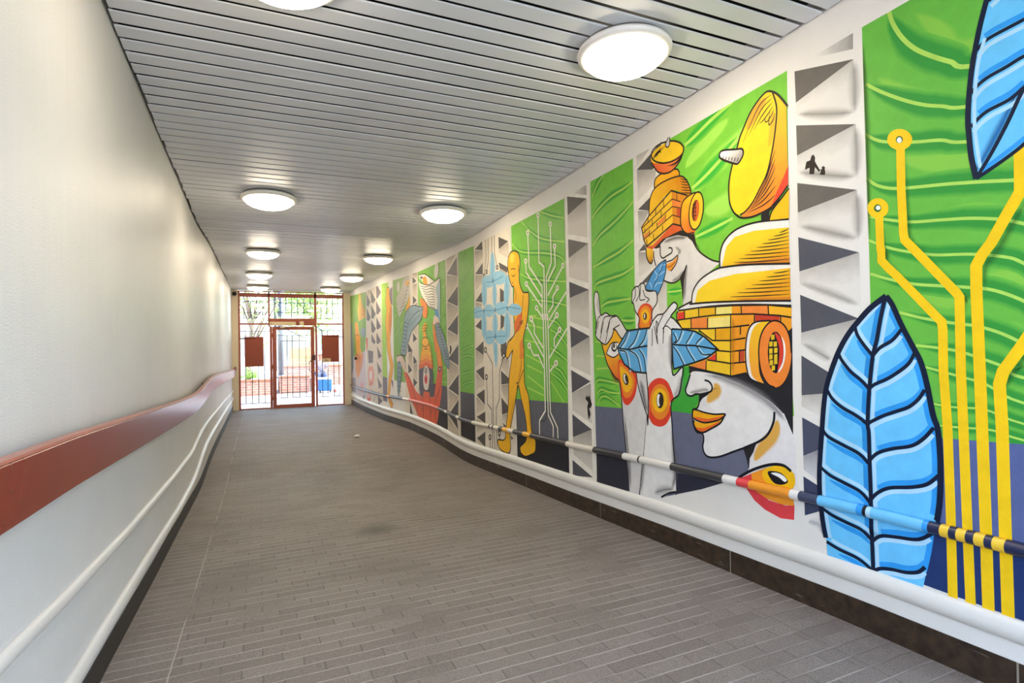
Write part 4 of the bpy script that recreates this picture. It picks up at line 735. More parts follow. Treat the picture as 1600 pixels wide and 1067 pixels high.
31 3 168 0 1 38|28.1 0.45|4150 1850 4466 1626
31 3 168 0 1 37|29.9 0.45|4708 1747 4601 1661
31 2 169 0 0 38|18.4 0|4668 2608 4662 2180 4567 2124 4568 1635
31 2 169 0 0 39|18.8 0|4890 2490 4872 2166 4611 1951 4613 1637
31 2 169 0 0 39|18.0 0|4434 2475 4424 2146 4526 2025 4528 1633
31 2 169 0 0 40|17.7 0|4361 2268 4352 2105 4505 1981
31 2 169 0 0 41|17.6 0|4217 2087 4499 1856
31 2 169 0 0 40|19.1 0|4945 2220 4936 2119 4621 1856
31 2 169 0 0 41|18.9 0|4940 2002 4624 1761
31 2 169 0 0 42|17.7 0|4322 1900 4403 1837 4406 1756 4493 1700
31 2 169 0 0 43|17.5 0|4167 1856 4485 1631
31 2 169 0 0 42|18.6 0|4729 1753 4621 1666
31 0 169 0 1 39||4638 2612 4644 2599 4659 2593 4678 2597 4693 2609 4698 2626 4691 2639 4676 2645 4658 2641 4643 2629
31 0 170 0 1 40||4656 2616 4662 2607 4674 2609 4679 2621 4673 2631 4661 2629
31 0 169 0 1 40||4857 2495 4864 2480 4880 2474 4900 2478 4916 2490 4922 2507 4915 2522 4898 2528 4878 2524 4863 2511
31 0 170 0 1 41||4877 2499 4883 2488 4896 2491 4902 2503 4895 2514 4883 2511
31 0 169 0 1 40||4406 2485 4412 2472 4426 2466 4443 2469 4456 2481 4461 2496 4455 2510 4441 2516 4424 2512 4411 2500
31 0 170 0 1 41||4423 2489 4429 2479 4439 2481 4444 2493 4438 2502 4428 2500
31 0 169 0 1 41||4334 2274 4339 2261 4353 2254 4370 2257 4383 2268 4388 2283 4382 2296 4368 2303 4352 2300 4338 2289
31 0 170 0 1 42||4350 2277 4356 2267 4366 2269 4371 2280 4365 2290 4355 2288
31 0 169 0 1 42||4192 2085 4197 2072 4210 2065 4226 2067 4238 2078 4243 2092 4238 2106 4224 2112 4209 2110 4196 2100
31 0 170 0 1 43||4208 2087 4213 2078 4223 2079 4227 2090 4222 2100 4212 2098
31 0 169 0 1 41||4912 2227 4919 2212 4935 2205 4956 2208 4972 2220 4978 2236 4971 2251 4954 2258 4933 2255 4917 2243
31 0 170 0 1 42||4932 2230 4939 2219 4951 2221 4957 2233 4950 2244 4938 2242
31 0 169 0 1 42||4907 2004 4914 1989 4931 1981 4951 1983 4967 1994 4973 2011 4966 2026 4949 2034 4929 2032 4913 2020
31 0 170 0 1 43||4928 2006 4934 1995 4947 1996 4953 2009 4946 2019 4933 2018
31 0 169 0 1 43||4295 1903 4301 1889 4314 1882 4331 1883 4344 1894 4348 1908 4343 1922 4329 1929 4313 1927 4300 1917
31 0 170 0 1 44||4312 1904 4317 1895 4327 1896 4332 1907 4327 1916 4316 1915
31 0 169 0 1 43||4698 1756 4705 1741 4720 1733 4739 1734 4754 1744 4760 1760 4753 1775 4737 1783 4719 1782 4704 1771
31 0 170 0 1 44||4717 1757 4723 1746 4735 1747 4741 1759 4734 1770 4723 1769
31 3 168 0 1 43|29.7 0.45|4574 1689 4562 798 4680 694 4685 564
31 3 168 0 1 44|28.9 0.45|4531 1686 4515 965 4505 762 4416 677 4420 571
31 3 168 0 1 45|28.6 0.45|4485 1684 4473 968 4461 790 4338 670 4334 577
31 3 168 0 1 44|30.2 0.45|4819 1653 4751 1587 4754 1511 4585 1373
31 3 168 0 1 45|30.3 0.45|4921 1593 4575 1288
31 3 168 0 1 46|30.2 0.45|4870 1400 4775 1305 4680 1305 4579 1191
31 3 168 0 1 46|28.5 0.45|4316 1662 4477 1552
31 3 168 0 1 47|28.2 0.45|4273 1533 4370 1455 4373 1384
31 3 168 0 1 48|28.1 0.45|4142 1540 4474 1277
31 3 168 0 1 49|28.6 0.45|4347 1239 4466 1159
31 2 169 0 0 47|18.5 0|4597 1695 4585 801 4704 696 4709 566
31 2 169 0 0 50|18.0 0|4553 1693 4538 968 4527 764 4438 679 4442 572
31 2 169 0 0 51|17.8 0|4508 1690 4495 971 4484 793 4359 672 4355 579
31 2 169 0 0 48|18.8 0|4844 1659 4776 1593 4779 1517 4609 1378
31 2 169 0 0 49|18.9 0|4947 1599 4599 1293
31 2 169 0 0 50|18.8 0|4896 1405 4800 1309 4704 1310 4602 1195
31 2 169 0 0 52|17.8 0|4337 1668 4500 1557
31 2 169 0 0 53|17.6 0|4294 1539 4392 1460 4394 1389
31 2 169 0 0 54|17.5 0|4162 1545 4497 1282
31 2 169 0 0 52|17.8 0|4368 1243 4488 1163
31 0 169 0 1 49||4807 1657 4815 1640 4833 1629 4856 1630 4874 1642 4881 1661 4873 1678 4854 1688 4831 1687 4813 1675
31 0 170 0 1 50||4830 1658 4837 1645 4851 1646 4858 1660 4850 1672 4836 1672
31 0 169 0 1 50||4915 1596 4923 1578 4942 1567 4966 1568 4985 1580 4991 1599 4983 1617 4964 1627 4940 1626 4922 1614
31 0 170 0 1 51||4938 1596 4946 1583 4961 1584 4968 1598 4960 1611 4945 1610
31 0 169 0 1 51||4859 1402 4867 1384 4886 1373 4909 1373 4927 1384 4934 1403 4926 1421 4907 1432 4883 1431 4865 1420
31 0 170 0 1 52||4882 1402 4889 1389 4904 1389 4910 1402 4903 1416 4888 1416
31 0 169 0 1 53||4306 1664 4313 1648 4328 1639 4347 1640 4363 1651 4368 1667 4361 1684 4346 1693 4327 1692 4312 1681
31 0 170 0 1 54||4325 1665 4331 1653 4343 1654 4349 1666 4342 1678 4331 1677
31 0 169 0 1 55||4264 1535 4270 1519 4286 1510 4305 1510 4319 1521 4325 1537 4318 1553 4303 1563 4284 1562 4269 1552
31 0 170 0 1 56||4283 1536 4289 1524 4300 1524 4306 1537 4300 1548 4288 1548
31 0 169 0 1 55||4337 1243 4344 1227 4359 1216 4379 1216 4394 1226 4399 1242 4393 1259 4377 1269 4358 1270 4342 1260
31 0 170 0 1 56||4356 1243 4363 1231 4374 1230 4380 1243 4374 1255 4362 1255
32 0 171 0 0 36||6358 2622 5306 2647 5263 876 5232 256 6407 238
32 1 172 173 0 37|6201 2538 6205 2431|6335 2557 6081 2519 6085 2432 6322 2381
32 1 172 173 0 37|6210 2252 6215 2137|6336 2260 6085 2236 6105 2140 6335 2078
32 1 172 173 0 37|5469 2513 5474 2403|5605 2459 5350 2492 5341 2315 5607 2413
32 1 172 173 0 37|5479 2236 5482 2151|5591 2251 5393 2174 5365 2085 5584 2162
32 1 172 173 0 37|6232 1925 6236 1837|6342 1934 6126 1903 6148 1848 6328 1788
32 0 174 0 0 38||6334 2571 6095 2631 6081 2523
32 0 174 0 0 38||6335 2274 6087 2377 6085 2243
32 0 174 0 0 38||6341 1948 6101 2056 6107 1916
32 0 174 0 0 37||6354 1645 6153 1722 6139 1594
32 0 174 0 0 37||6366 1369 6095 1466 6102 1298
32 0 174 0 0 38||5610 2591 5349 2498 5605 2459
32 0 174 0 0 38||5611 2316 5360 2223 5393 2174 5591 2251
32 0 174 0 0 37||5589 2032 5472 1982 5495 1881 5596 1876
32 0 174 0 0 37||5584 1745 5483 1713 5506 1612 5591 1576
32 0 174 0 0 37||5597 1420 5437 1444 5443 1269 5584 1355
32 1 172 173 0 38|6228 1360 6233 1233|6358 1360 6097 1291 6117 1221 6367 1151
32 1 172 173 0 37|6219 1091 6225 968|6352 1086 6100 982 6094 944 6361 883
32 1 172 173 0 37|6220 809 6225 686|6353 799 6094 705 6106 673 6355 597
32 1 172 173 0 37|6232 545 6236 446|6358 531 6086 499 6150 434 6357 369
32 1 172 173 0 38|5481 1279 5486 1150|5583 1278 5379 1258 5400 1075 5581 1173
32 1 172 173 0 37|5498 996 5503 863|5589 979 5403 1001 5425 789 5591 915
32 1 172 173 0 37|5519 682 5522 614|5587 652 5451 689 5475 578 5574 601
32 1 172 173 0 37|6234 302 6237 238|6361 283 6091 222 6264 214
32 0 174 0 0 39||6357 1380 6092 1410 6097 1297
32 0 174 0 0 39||6362 1105 6085 1171 6092 995
32 0 174 0 0 38||6352 819 6086 901 6087 719
32 0 174 0 0 38||6357 551 6080 644 6079 506
32 0 174 0 0 38||6360 296 6083 411 6091 228
32 0 174 0 0 39||5603 1372 5514 1406 5348 1337 5462 1279 5582 1290
32 0 174 0 0 39||5597 1137 5392 1064 5394 1007 5594 985
32 0 174 0 0 38||5600 844 5420 767 5442 696 5587 658
32 0 174 0 0 38||5575 577 5485 548 5534 524
32 0 174 0 0 37||5368 466 5302 442 5356 422
33 2 47 0 0 37|11.8 0|5983 2631 5981 2403 6044 2231
33 2 47 0 0 38|11.7 0|5910 2632 5909 2379 5969 2263
33 2 47 0 0 37|11.5 0|5796 2631 5803 2458
33 2 47 0 0 37|11.3 0|5726 2632 5724 2432 5662 2290
33 0 47 0 1 39||6008 2216 6019 2197 6046 2192 6072 2204 6082 2225 6070 2243 6043 2248 6018 2237
33 0 175 0 1 40||6030 2218 6038 2208 6053 2210 6060 2222 6052 2232 6037 2230
33 0 47 0 1 40||5933 2252 5944 2234 5970 2229 5996 2240 6006 2261 5994 2279 5968 2284 5942 2273
33 0 175 0 1 41||5954 2255 5962 2245 5977 2247 5984 2258 5976 2268 5961 2266
33 0 47 0 1 38||5623 2261 5634 2244 5657 2239 5681 2250 5690 2270 5679 2287 5655 2292 5632 2281
33 0 175 0 1 39||5643 2264 5650 2254 5663 2256 5670 2267 5663 2277 5649 2275
34 2 47 0 0 37|13.7 0|6043 1360 5838 1208 5835 511 5794 221
34 2 47 0 0 38|13.8 0|6023 1048 6003 738 5882 688 5876 506 5868 233
34 2 47 0 0 40|13.3 0|5518 1296 5642 1124 5654 822 5749 713 5751 521 5732 231
34 2 47 0 0 39|13.9 0|5943 362 5935 234
34 2 47 0 0 41|13.3 0|5669 442 5655 344
34 0 47 0 1 40||6000 1360 6014 1335 6045 1325 6075 1335 6087 1360 6073 1385 6042 1395 6012 1385
34 0 175 0 1 41||6023 1360 6034 1345 6054 1345 6063 1360 6053 1375 6033 1375
34 0 47 0 1 39||5980 1050 5993 1025 6024 1013 6055 1022 6066 1046 6053 1072 6021 1083 5991 1074
34 0 175 0 1 40||6003 1049 6014 1034 6034 1033 6043 1047 6032 1063 6012 1064
34 0 47 0 1 41||5481 1300 5493 1277 5519 1267 5545 1276 5556 1299 5544 1322 5517 1332 5491 1323
34 0 175 0 1 42||5501 1300 5510 1286 5527 1285 5535 1299 5526 1314 5509 1314
34 0 47 0 1 40||5901 370 5914 344 5944 330 5974 336 5986 359 5972 385 5942 399 5912 393
34 0 175 0 1 41||5924 367 5934 351 5953 348 5963 362 5952 378 5933 381
34 0 47 0 1 42||5630 451 5643 426 5670 412 5698 418 5708 440 5696 466 5668 479 5641 473
34 0 175 0 1 43||5651 448 5661 433 5679 430 5687 443 5678 459 5660 461
35 0 176 0 0 53||5219 2379 5309 2366 5366 2300 5370 2199 5334 2100 5277 2019 5228 2000 5245 1849 5244 1725 5215 1564 5258 1503 5390 1443 5440 1367 5458 1291 5412 1270 5343 1317 5282 1355 5301 1315 5325 1236 5386 1065 5409 836 5444 661 5492 518 5510 423 5568 386 5702 372 5713 329 5646 274 5445 264 5374 330 5381 498 5292 711 5191 941 5150 993 5104 882 5011 707 4980 551 5008 462 5140 378 5124 326 5026 305 4905 341 4806 389 4793 494 4868 566 4888 668 4927 906 5011 1028 5016 1242 5022 1403 5017 1355 5026 1474 4939 1637 4890 1821 4897 1915 5009 1932 5076 2004 5101 2079 5096 2139 5075 2245 5111 2335
35 2 47 0 1 54|14.4 0|5219 2379 5309 2366 5366 2300 5370 2199 5334 2100 5277 2019 5228 2000 5245 1849 5244 1725 5215 1564 5258 1503 5390 1443 5440 1367 5458 1291 5412 1270 5343 1317 5282 1355 5301 1315 5325 1236 5386 1065 5409 836 5444 661 5492 518 5510 423 5568 386 5702 372 5713 329 5646 274 5445 264 5374 330 5381 498 5292 711 5191 941 5150 993 5104 882 5011 707 4980 551 5008 462 5140 378 5124 326 5026 305 4905 341 4806 389 4793 494 4868 566 4888 668 4927 906 5011 1028 5016 1242 5022 1403 5017 1355 5026 1474 4939 1637 4890 1821 4897 1915 5009 1932 5076 2004 5101 2079 5096 2139 5075 2245 5111 2335 5219 2379
35 0 177 0 0 55||5049 1738 5158 1702 5242 1626 5222 1527 5106 1560 5042 1630
35 0 178 0 0 55||5111 1439 5048 1474 5017 1355 5034 1275 5117 1274
35 4 176 179 1 56|25.8|5060 1370 5092 1186 5174 1030
35 4 176 180 1 55|20.0|5258 892 5346 683 5394 519
35 4 176 180 1 55|18.7|4956 893 4916 665 4897 562
35 4 176 179 1 55|22.9|5204 1993 5178 1917 5210 1846
35 0 181 0 1 55||5199 2300 5217 2268 5259 2259 5301 2280 5317 2317 5298 2350 5255 2358 5214 2337
35 2 47 0 1 55|8.6 0|5300 2196 5226 2195 5183 2181
35 2 47 0 1 55|8.6 0|5282 2135 5229 2117 5184 2138
35 2 47 0 1 55|8.7 0|5361 2185 5341 2170
35 2 47 0 1 55|8.6 0|5276 2056 5246 2047
35 2 47 0 1 55|8.4 0|5124 2216 5106 2177 5127 2143
35 2 47 0 1 56|8.3 0|5010 1902 5043 1773 5060 1691
35 2 47 0 1 56|8.5 0|5062 1631 5222 1527 5344 1455
35 2 47 0 1 57|8.3 0|5103 1645 5020 1647
35 2 47 0 1 58|8.3 0|5118 1627 5034 1629
35 2 47 0 1 57|11.6 0|5191 941 5176 997 5031 1166
35 2 47 0 1 58|10.4 0|5214 1017 5149 1032
36 0 182 0 1 55||5792 2463 5721 2338 5729 2153 5806 2121 5863 2195 5849 2357
36 0 182 0 1 56||5724 2142 5731 2099 5809 2072 5931 2070 6053 2096 6125 2140 6118 2184 6033 2212 5907 2211 5790 2184
36 0 182 0 1 57||5438 2162 5420 2115 5472 2079 5578 2067 5698 2085 5787 2128 5807 2178 5749 2215 5639 2224 5520 2203
36 0 182 0 1 57||5964 2015 5983 1926 6026 1873 6077 1876 6116 1936 6128 2030 6109 2121 6065 2173 6014 2167 5976 2107
36 0 182 0 1 58||5681 1975 5696 1895 5729 1847 5767 1849 5796 1903 5805 1987 5789 2068 5756 2116 5718 2111 5690 2058
36 0 182 0 1 58||5336 1974 5366 1877 5413 1819 5459 1824 5486 1889 5484 1991 5454 2089 5406 2145 5361 2139 5334 2073
36 0 182 0 1 58||6063 1779 6124 1747 6240 1737 6371 1754 6464 1791 6482 1835 6415 1868 6294 1876 6166 1857 6079 1820
36 0 182 0 1 59||5747 1797 5778 1758 5860 1737 5962 1743 6045 1774 6077 1818 6042 1859 5956 1879 5854 1871 5775 1840
36 0 182 0 1 60||5407 1798 5440 1759 5523 1738 5628 1744 5713 1776 5746 1821 5710 1862 5622 1881 5518 1873 5437 1841
36 0 182 0 1 61||5051 1762 5084 1729 5170 1712 5278 1718 5368 1746 5402 1785 5365 1820 5274 1836 5166 1828 5082 1799
36 0 182 0 1 60||5987 1644 6006 1560 6049 1508 6100 1509 6140 1563 6152 1651 6132 1737 6088 1788 6037 1785 5999 1730
36 0 182 0 1 61||5665 1638 5682 1565 5721 1520 5767 1521 5803 1568 5815 1644 5797 1718 5758 1762 5711 1759 5676 1712
36 0 182 0 1 62||5332 1619 5339 1538 5373 1488 5421 1488 5464 1539 5486 1622 5478 1705 5443 1755 5395 1753 5353 1701
36 0 182 0 1 62||5741 1501 5773 1454 5855 1426 5957 1427 6040 1458 6071 1508 6036 1556 5950 1584 5849 1580 5770 1549
36 0 182 0 1 63||5410 1497 5441 1452 5521 1425 5622 1426 5704 1456 5734 1504 5700 1549 5616 1576 5515 1572 5438 1542
36 0 182 0 1 64||5747 1448 5681 1407 5698 1222 5746 1180 5796 1355 5800 1422
36 2 183 0 1 58|11.5 0|5793 2443 5788 2146
36 2 183 0 1 59|11.4 0|5985 2141 5788 2126 5504 2152
36 2 183 0 1 60|11.9 0|6040 2147 6040 1883
36 2 183 0 1 61|11.4 0|5744 2101 5740 1861
36 2 183 0 1 62|10.8 0|5416 2129 5390 1835
36 2 183 0 1 63|11.4 0|6388 1806 6111 1818 5750 1801 5407 1811 5084 1770
36 2 183 0 1 64|11.9 0|6063 1773 6048 1521
36 2 183 0 1 64|11.4 0|5735 1754 5740 1528
36 2 183 0 1 64|10.8 0|5394 1747 5434 1507
36 2 183 0 1 65|11.4 0|6012 1500 5745 1508 5450 1508
36 2 183 0 1 65|11.4 0|5744 1434 5732 1235
36 3 184 0 1 62|64.4 0.7|5783 2166 5781 2132 5786 2099
36 3 184 0 1 65|67.0 0.7|6071 1850 6069 1815 6074 1780
36 3 184 0 1 65|63.9 0.7|5735 1834 5733 1800 5737 1767
36 3 184 0 1 65|60.8 0.7|5403 1830 5401 1798 5405 1766
36 3 184 0 1 66|63.9 0.7|5740 1541 5738 1508 5742 1474
37 0 185 0 0 64||6926 2632 6380 2622 6393 1568 6425 824 6937 820 6937 1751
37 4 185 186 1 65|65.8|6876 2473 6701 2546 6583 2612
37 4 185 186 1 65|65.3|6890 2183 6680 2286 6403 2352
37 4 185 186 1 66|65.1|6865 1959 6658 2034 6407 2122
37 4 185 186 1 67|65.1|6877 1692 6637 1772 6402 1880
37 4 185 186 1 68|65.1|6880 1482 6646 1569 6413 1628
37 4 185 186 1 69|65.3|6901 1331 6697 1383 6416 1420
37 4 185 186 1 70|65.2|6897 1252 6664 1287 6419 1277
37 4 185 186 1 65|65.2|6906 1040 6674 1075 6412 1109
37 4 185 186 1 66|65.3|6913 888 6679 946 6418 973
37 2 187 0 1 66|13.8 0|6876 2473 6701 2546 6583 2612
37 2 187 0 1 66|13.7 0|6890 2183 6680 2286 6403 2352
37 2 187 0 1 67|13.7 0|6865 1959 6658 2034 6407 2122
37 2 187 0 1 68|13.7 0|6877 1692 6637 1772 6402 1880
37 2 187 0 1 69|13.7 0|6880 1482 6646 1569 6413 1628
37 2 187 0 1 71|13.7 0|6901 1331 6697 1383 6416 1420
37 2 187 0 1 71|13.7 0|6897 1252 6664 1287 6419 1277
37 2 187 0 1 66|13.7 0|6906 1040 6674 1075 6412 1109
37 2 187 0 1 67|13.7 0|6913 888 6679 946 6418 973
38 0 188 0 0 65||6937 820 6425 824 6418 477 6932 484
38 0 189 0 0 66||6932 484 6418 477 6407 238 6930 243
39 0 190 0 0 70||7461 2622 6947 2630 6967 823 6943 249 7475 256
39 1 191 192 0 71|7283 2665 7290 2522|7425 2625 7031 2626 7421 2450
39 1 191 192 0 71|7206 2367 7215 2161|7424 2394 6990 2323 7013 2231 7441 2052
39 1 191 192 0 71|7199 2002 7209 1789|7422 2020 6991 1921 6993 1862 7439 1665
39 1 191 192 0 71|7213 1621 7218 1501|7421 1627 7008 1549 7029 1484 7431 1428
39 0 193 0 0 72||7423 2413 6996 2585 6990 2329
39 0 193 0 0 72||7429 2033 6978 2198 6990 1933
39 0 193 0 0 72||7432 1647 6988 1821 7008 1555
39 1 191 192 0 71|7203 1227 7213 1010|7412 1224 7014 1143 7006 1063 7430 865
39 1 191 192 0 71|7218 822 7226 651|7423 809 7020 747 7043 699 7428 527
39 1 191 192 0 71|7225 450 7232 288|7433 428 7041 289 7032 217 7441 244
39 0 193 0 0 72||7412 1238 6989 1431 7001 1157
39 0 193 0 0 72||7422 830 6994 1043 7007 762
39 0 193 0 0 72||7348 514 7010 708 7032 492
39 0 193 0 0 72||7449 468 7095 458 7028 304
40 0 194 0 0 73||7341 1414 7305 1430 7271 1399 7265 1358 7320 1295 7363 1316 7334 1365
41 0 195 0 0 0||10282 2644 9324 2619 9297 1650 9303 788 10272 809 10278 1914
41 2 196 0 1 1|14.0 0|10234 1930 10069 2019
41 2 196 0 1 1|13.5 0|9875 1752 9669 1901
41 2 196 0 1 1|13.9 0|10195 1599 9979 1723
41 0 197 0 0 1||10272 809 9653 792 9639 326 10254 364
42 0 198 0 0 2||9636 2636 9396 2631 9209 2586 9217 2436 9415 2226 9865 1975 9943 1947 10063 2149 10083 2297 9793 2447
42 0 199 0 1 3||9882 2480 9899 2423 9936 2391 9981 2395 10015 2434 10026 2495 10010 2552 9972 2584 9927 2580 9893 2540
42 0 200 0 0 3||9302 2338 9228 2211 9234 2091 9542 2019 9538 2112 9416 2196
42 0 201 0 1 3||9327 2493 9353 2465 9417 2453 9487 2460 9543 2485 9563 2518 9540 2547 9482 2560 9413 2552 9350 2526
42 2 202 0 1 3|11.3 0|9913 2042 9760 2064 9661 2074
42 2 202 0 1 4|11.2 0|9839 2101 9713 2127 9614 2136
42 2 202 0 1 5|11.2 0|9766 2160 9666 2190 9568 2198
42 2 202 0 1 6|11.1 0|9694 2217 9619 2252 9522 2260
42 2 202 0 1 7|11.0 0|9623 2274 9573 2314 9477 2321
42 2 202 0 1 8|11.0 0|9553 2331 9527 2375 9431 2381
42 2 202 0 1 9|10.9 0|9483 2386 9481 2435 9384 2441
42 2 202 0 1 10|10.9 0|9415 2441 9436 2495 9332 2500
42 2 203 0 1 3|22.8 0|9943 1947 9952 1755 9890 1432
43 0 204 0 0 0||8858 2617 7495 2625 7482 1599 7495 850 8825 876 8847 1844
43 4 204 205 1 1|64.9|8306 2630 8180 2518 7972 2439
43 4 204 205 1 71|61.1|7733 2062 7605 2077 7490 2080
43 4 204 205 1 71|61.1|7744 1830 7616 1861 7491 1892
43 4 204 205 1 1|65.5|8432 1881 8213 1801 8088 1741
43 4 204 205 1 71|61.2|7753 1650 7624 1684 7500 1704
43 4 204 205 1 1|69.1|8820 1670 8719 1739
43 4 204 205 1 1|65.3|8309 1640 8142 1487
43 4 204 205 1 1|61.1|7681 2250 7554 2263
43 4 204 205 1 1|61.0|7674 1091 7528 1120
43 4 204 205 1 71|61.0|7701 974 7513 1007
43 4 204 205 1 1|64.4|8163 1049 8035 1080
43 4 204 205 1 72|61.0|7704 910 7506 907
43 2 206 0 1 2|14.4 0|8306 2630 8180 2518 7972 2439
43 2 206 0 1 72|13.6 0|7733 2062 7605 2077 7490 2080
43 2 206 0 1 72|13.6 0|7744 1830 7616 1861 7491 1892
43 2 206 0 1 2|14.5 0|8432 1881 8213 1801 8088 1741
43 2 206 0 1 72|13.6 0|7753 1650 7624 1684 7500 1704
43 2 206 0 1 2|15.4 0|8820 1670 8719 1739
43 2 206 0 1 2|14.5 0|8309 1640 8142 1487
43 2 206 0 1 2|13.6 0|7681 2250 7554 2263
43 2 206 0 1 2|13.5 0|7674 1091 7528 1120
43 2 206 0 1 72|13.6 0|7701 974 7513 1007
43 2 206 0 1 2|14.3 0|8163 1049 8035 1080
43 2 206 0 1 73|13.5 0|7704 910 7506 907
44 0 207 0 0 73||8825 876 7495 850 7493 476 8808 507
44 0 208 0 0 74||8808 507 7493 476 7490 254 8787 253
45 0 209 0 0 74||9305 2617 8879 2618 8860 874 8821 249 9641 282 9589 1437 9297 1650
45 1 191 192 0 75|8975 2632 8979 2559|9180 2627 8872 2619 8888 2504
45 1 191 192 0 75|9014 2459 9022 2304|9137 2442 8901 2447 8913 2200 9134 2293
45 1 191 192 0 75|9014 2149 9031 1811|9129 2083 8906 2140 8933 1601 9149 1681
45 0 193 0 0 76||9130 2576 8919 2478 9136 2457
45 0 193 0 0 76||9136 2263 8919 2171 9127 2113
45 0 193 0 0 76||9151 1651 8936 1542 9159 1487
45 0 193 0 0 75||9448 1475 9193 1337 9455 1326
45 1 191 192 0 75|9049 1153 9059 970|9163 1106 8945 1155 8950 862 9173 911
45 1 191 192 0 76|9322 1345 9332 1157|9432 1299 9219 1346 9208 1045 9449 1146
45 0 193 0 0 77||9426 1453 9219 1361 9432 1315
45 0 193 0 0 76||9155 1271 8944 1170 9152 1121
45 0 193 0 0 77||9463 1130 9236 1022 9447 961
45 0 193 0 0 76||9174 896 8946 833 9160 748
45 0 193 0 0 75||9399 474 9220 293 9409 244
46 0 210 0 0 78||9710 984 9518 967 9019 682 8679 619 8627 715 8309 715 8290 648 8096 662 7910 1123 7997 1439 8077 1520 7847 1503 7685 1142 7747 740 7990 259 8697 240 8938 293 9394 566
46 0 211 0 0 79||8073 1601 7847 1516 7685 1142 7846 1085 7997 1439
46 0 212 0 0 80||8128 1797 7969 1617 7937 1405 7834 1330 8023 1329 8097 1553
46 0 213 0 0 79||8851 1041 8727 1102 8160 1117 8125 942 8176 764 8093 716 8290 648 8309 715 8603 724 8727 615 8843 723
46 0 214 0 1 80||8811 1057 8787 1158 8465 1200 8166 1170 8153 1076 8469 1109
46 2 47 0 1 81|12.9 0|8811 1057 8778 1137 8465 1186 8175 1150 8153 1076
46 0 215 0 1 82||8789 1122 8764 1224 8462 1262 8180 1231 8167 1137 8466 1172
46 2 47 0 1 83|12.9 0|8789 1122 8756 1202 8462 1248 8189 1211 8167 1137
46 0 216 0 1 84||8756 1188 8732 1289 8459 1325 8203 1292 8190 1197 8463 1234
46 2 47 0 1 85|12.9 0|8756 1188 8723 1267 8459 1311 8212 1271 8190 1197
46 0 217 0 1 86||8724 1260 8700 1360 8455 1395 8226 1360 8213 1265 8460 1304
46 2 47 0 1 87|12.9 0|8724 1260 8691 1339 8456 1381 8235 1339 8213 1265
46 0 218 0 1 88||8672 1346 8648 1445 8451 1478 8265 1442 8252 1346 8455 1388
46 2 47 0 1 89|12.9 0|8672 1346 8639 1424 8452 1465 8275 1421 8252 1346
46 0 94 0 1 90||8325 1484 8359 1442 8446 1416 8554 1417 8642 1445 8674 1488 8638 1531 8547 1556 8440 1554 8355 1526
46 0 219 0 1 91||8423 1588 8442 1564 8488 1550 8545 1551 8591 1567 8608 1593 8588 1617 8541 1631 8484 1630 8439 1613
46 0 220 0 1 92||8434 1694 8487 1648 8558 1624 8620 1629 8649 1663 8633 1713 8578 1759 8507 1783 8446 1776 8418 1742
46 2 47 0 1 92|11.9 0|8325 1484 8359 1442 8446 1416 8554 1417 8642 1445 8674 1488 8638 1531 8547 1556 8440 1554 8355 1526
46 2 47 0 1 93|10.0 0|8615 1735 8507 1745 8430 1728
46 2 47 0 1 94|10.0 0|8617 1692 8509 1705 8432 1691
46 2 47 0 1 95|10.0 0|8619 1650 8511 1666 8434 1655
46 0 221 0 1 84||8469 1116 8336 1057 8308 921 8373 766 8487 731 8601 766 8641 906 8601 1049
46 0 222 0 1 85||8409 1041 8424 1008 8461 986 8507 984 8543 1004 8555 1036 8539 1070 8502 1091 8456 1092 8421 1073
46 0 223 0 1 86||8411 909 8427 866 8467 838 8515 835 8553 860 8566 902 8549 946 8509 974 8461 976 8423 951
46 0 224 0 1 87||8452 903 8460 881 8478 867 8501 866 8519 879 8525 900 8517 921 8498 936 8475 937 8457 924
46 2 47 0 1 88|11.9 0|8601 1049 8641 906 8601 766 8487 731 8373 766 8308 921
46 2 47 0 1 79|15.0 0|9565 973 9276 756 9027 534 8989 288
46 2 47 0 1 89|14.1 0|8627 715 8659 535 8626 255
46 2 47 0 1 89|13.6 0|8309 715 8316 564 8285 279
46 2 47 0 1 80|13.1 0|7803 1074 7816 813 8057 598 8030 281
46 2 47 0 1 90|14.2 0|8735 443 8690 390
46 2 47 0 1 79|13.9 0|8460 357 8471 300
46 2 47 0 1 90|13.6 0|8233 462 8258 391
46 0 47 0 1 81||7747 1088 7767 1058 7814 1045 7859 1055 7877 1084 7856 1115 7809 1128 7764 1117
46 0 225 0 1 82||7785 1087 7799 1071 7825 1070 7838 1086 7824 1102 7798 1103
46 0 226 0 1 80||10079 1248 9796 1266 9629 1158 9586 1034 9661 985 9805 1076 10058 1135
46 2 47 0 1 81|13.5 0|10079 1248 9796 1266 9629 1158 9586 1034
46 0 227 0 1 81||8040 1866 7873 1863 7790 1781 7879 1746 8088 1741
47 0 228 0 0 94||8789 2485 8686 2424 8319 2354 8059 2366 7733 2400 7733 2062 7766 1728 7936 1867 8014 1964 8290 2024 8625 2204 8775 2376
47 0 229 0 0 95||7959 2265 7733 2400 7733 2062 7766 1728 7935 1893 7885 2074
47 0 230 0 0 96||8036 1953 7869 1955 7789 1807 7998 1870
47 0 169 0 1 95||8766 2555 8491 2543 8269 2474 8016 2371 8101 2360 8319 2363 8683 2478
47 0 231 0 1 96||8578 2497 8403 2483 8341 2356 8522 2399
47 0 232 0 1 96||7901 2628 7802 2575 7835 2449 7973 2419 8000 2549
47 2 233 0 1 97|9.8 0|8712 2383 8455 2336 8188 2329 7979 2281
47 2 233 0 1 98|9.8 0|8647 2337 8412 2292 8165 2286 7981 2244
47 2 233 0 1 99|9.7 0|8583 2291 8369 2249 8141 2243 7982 2207
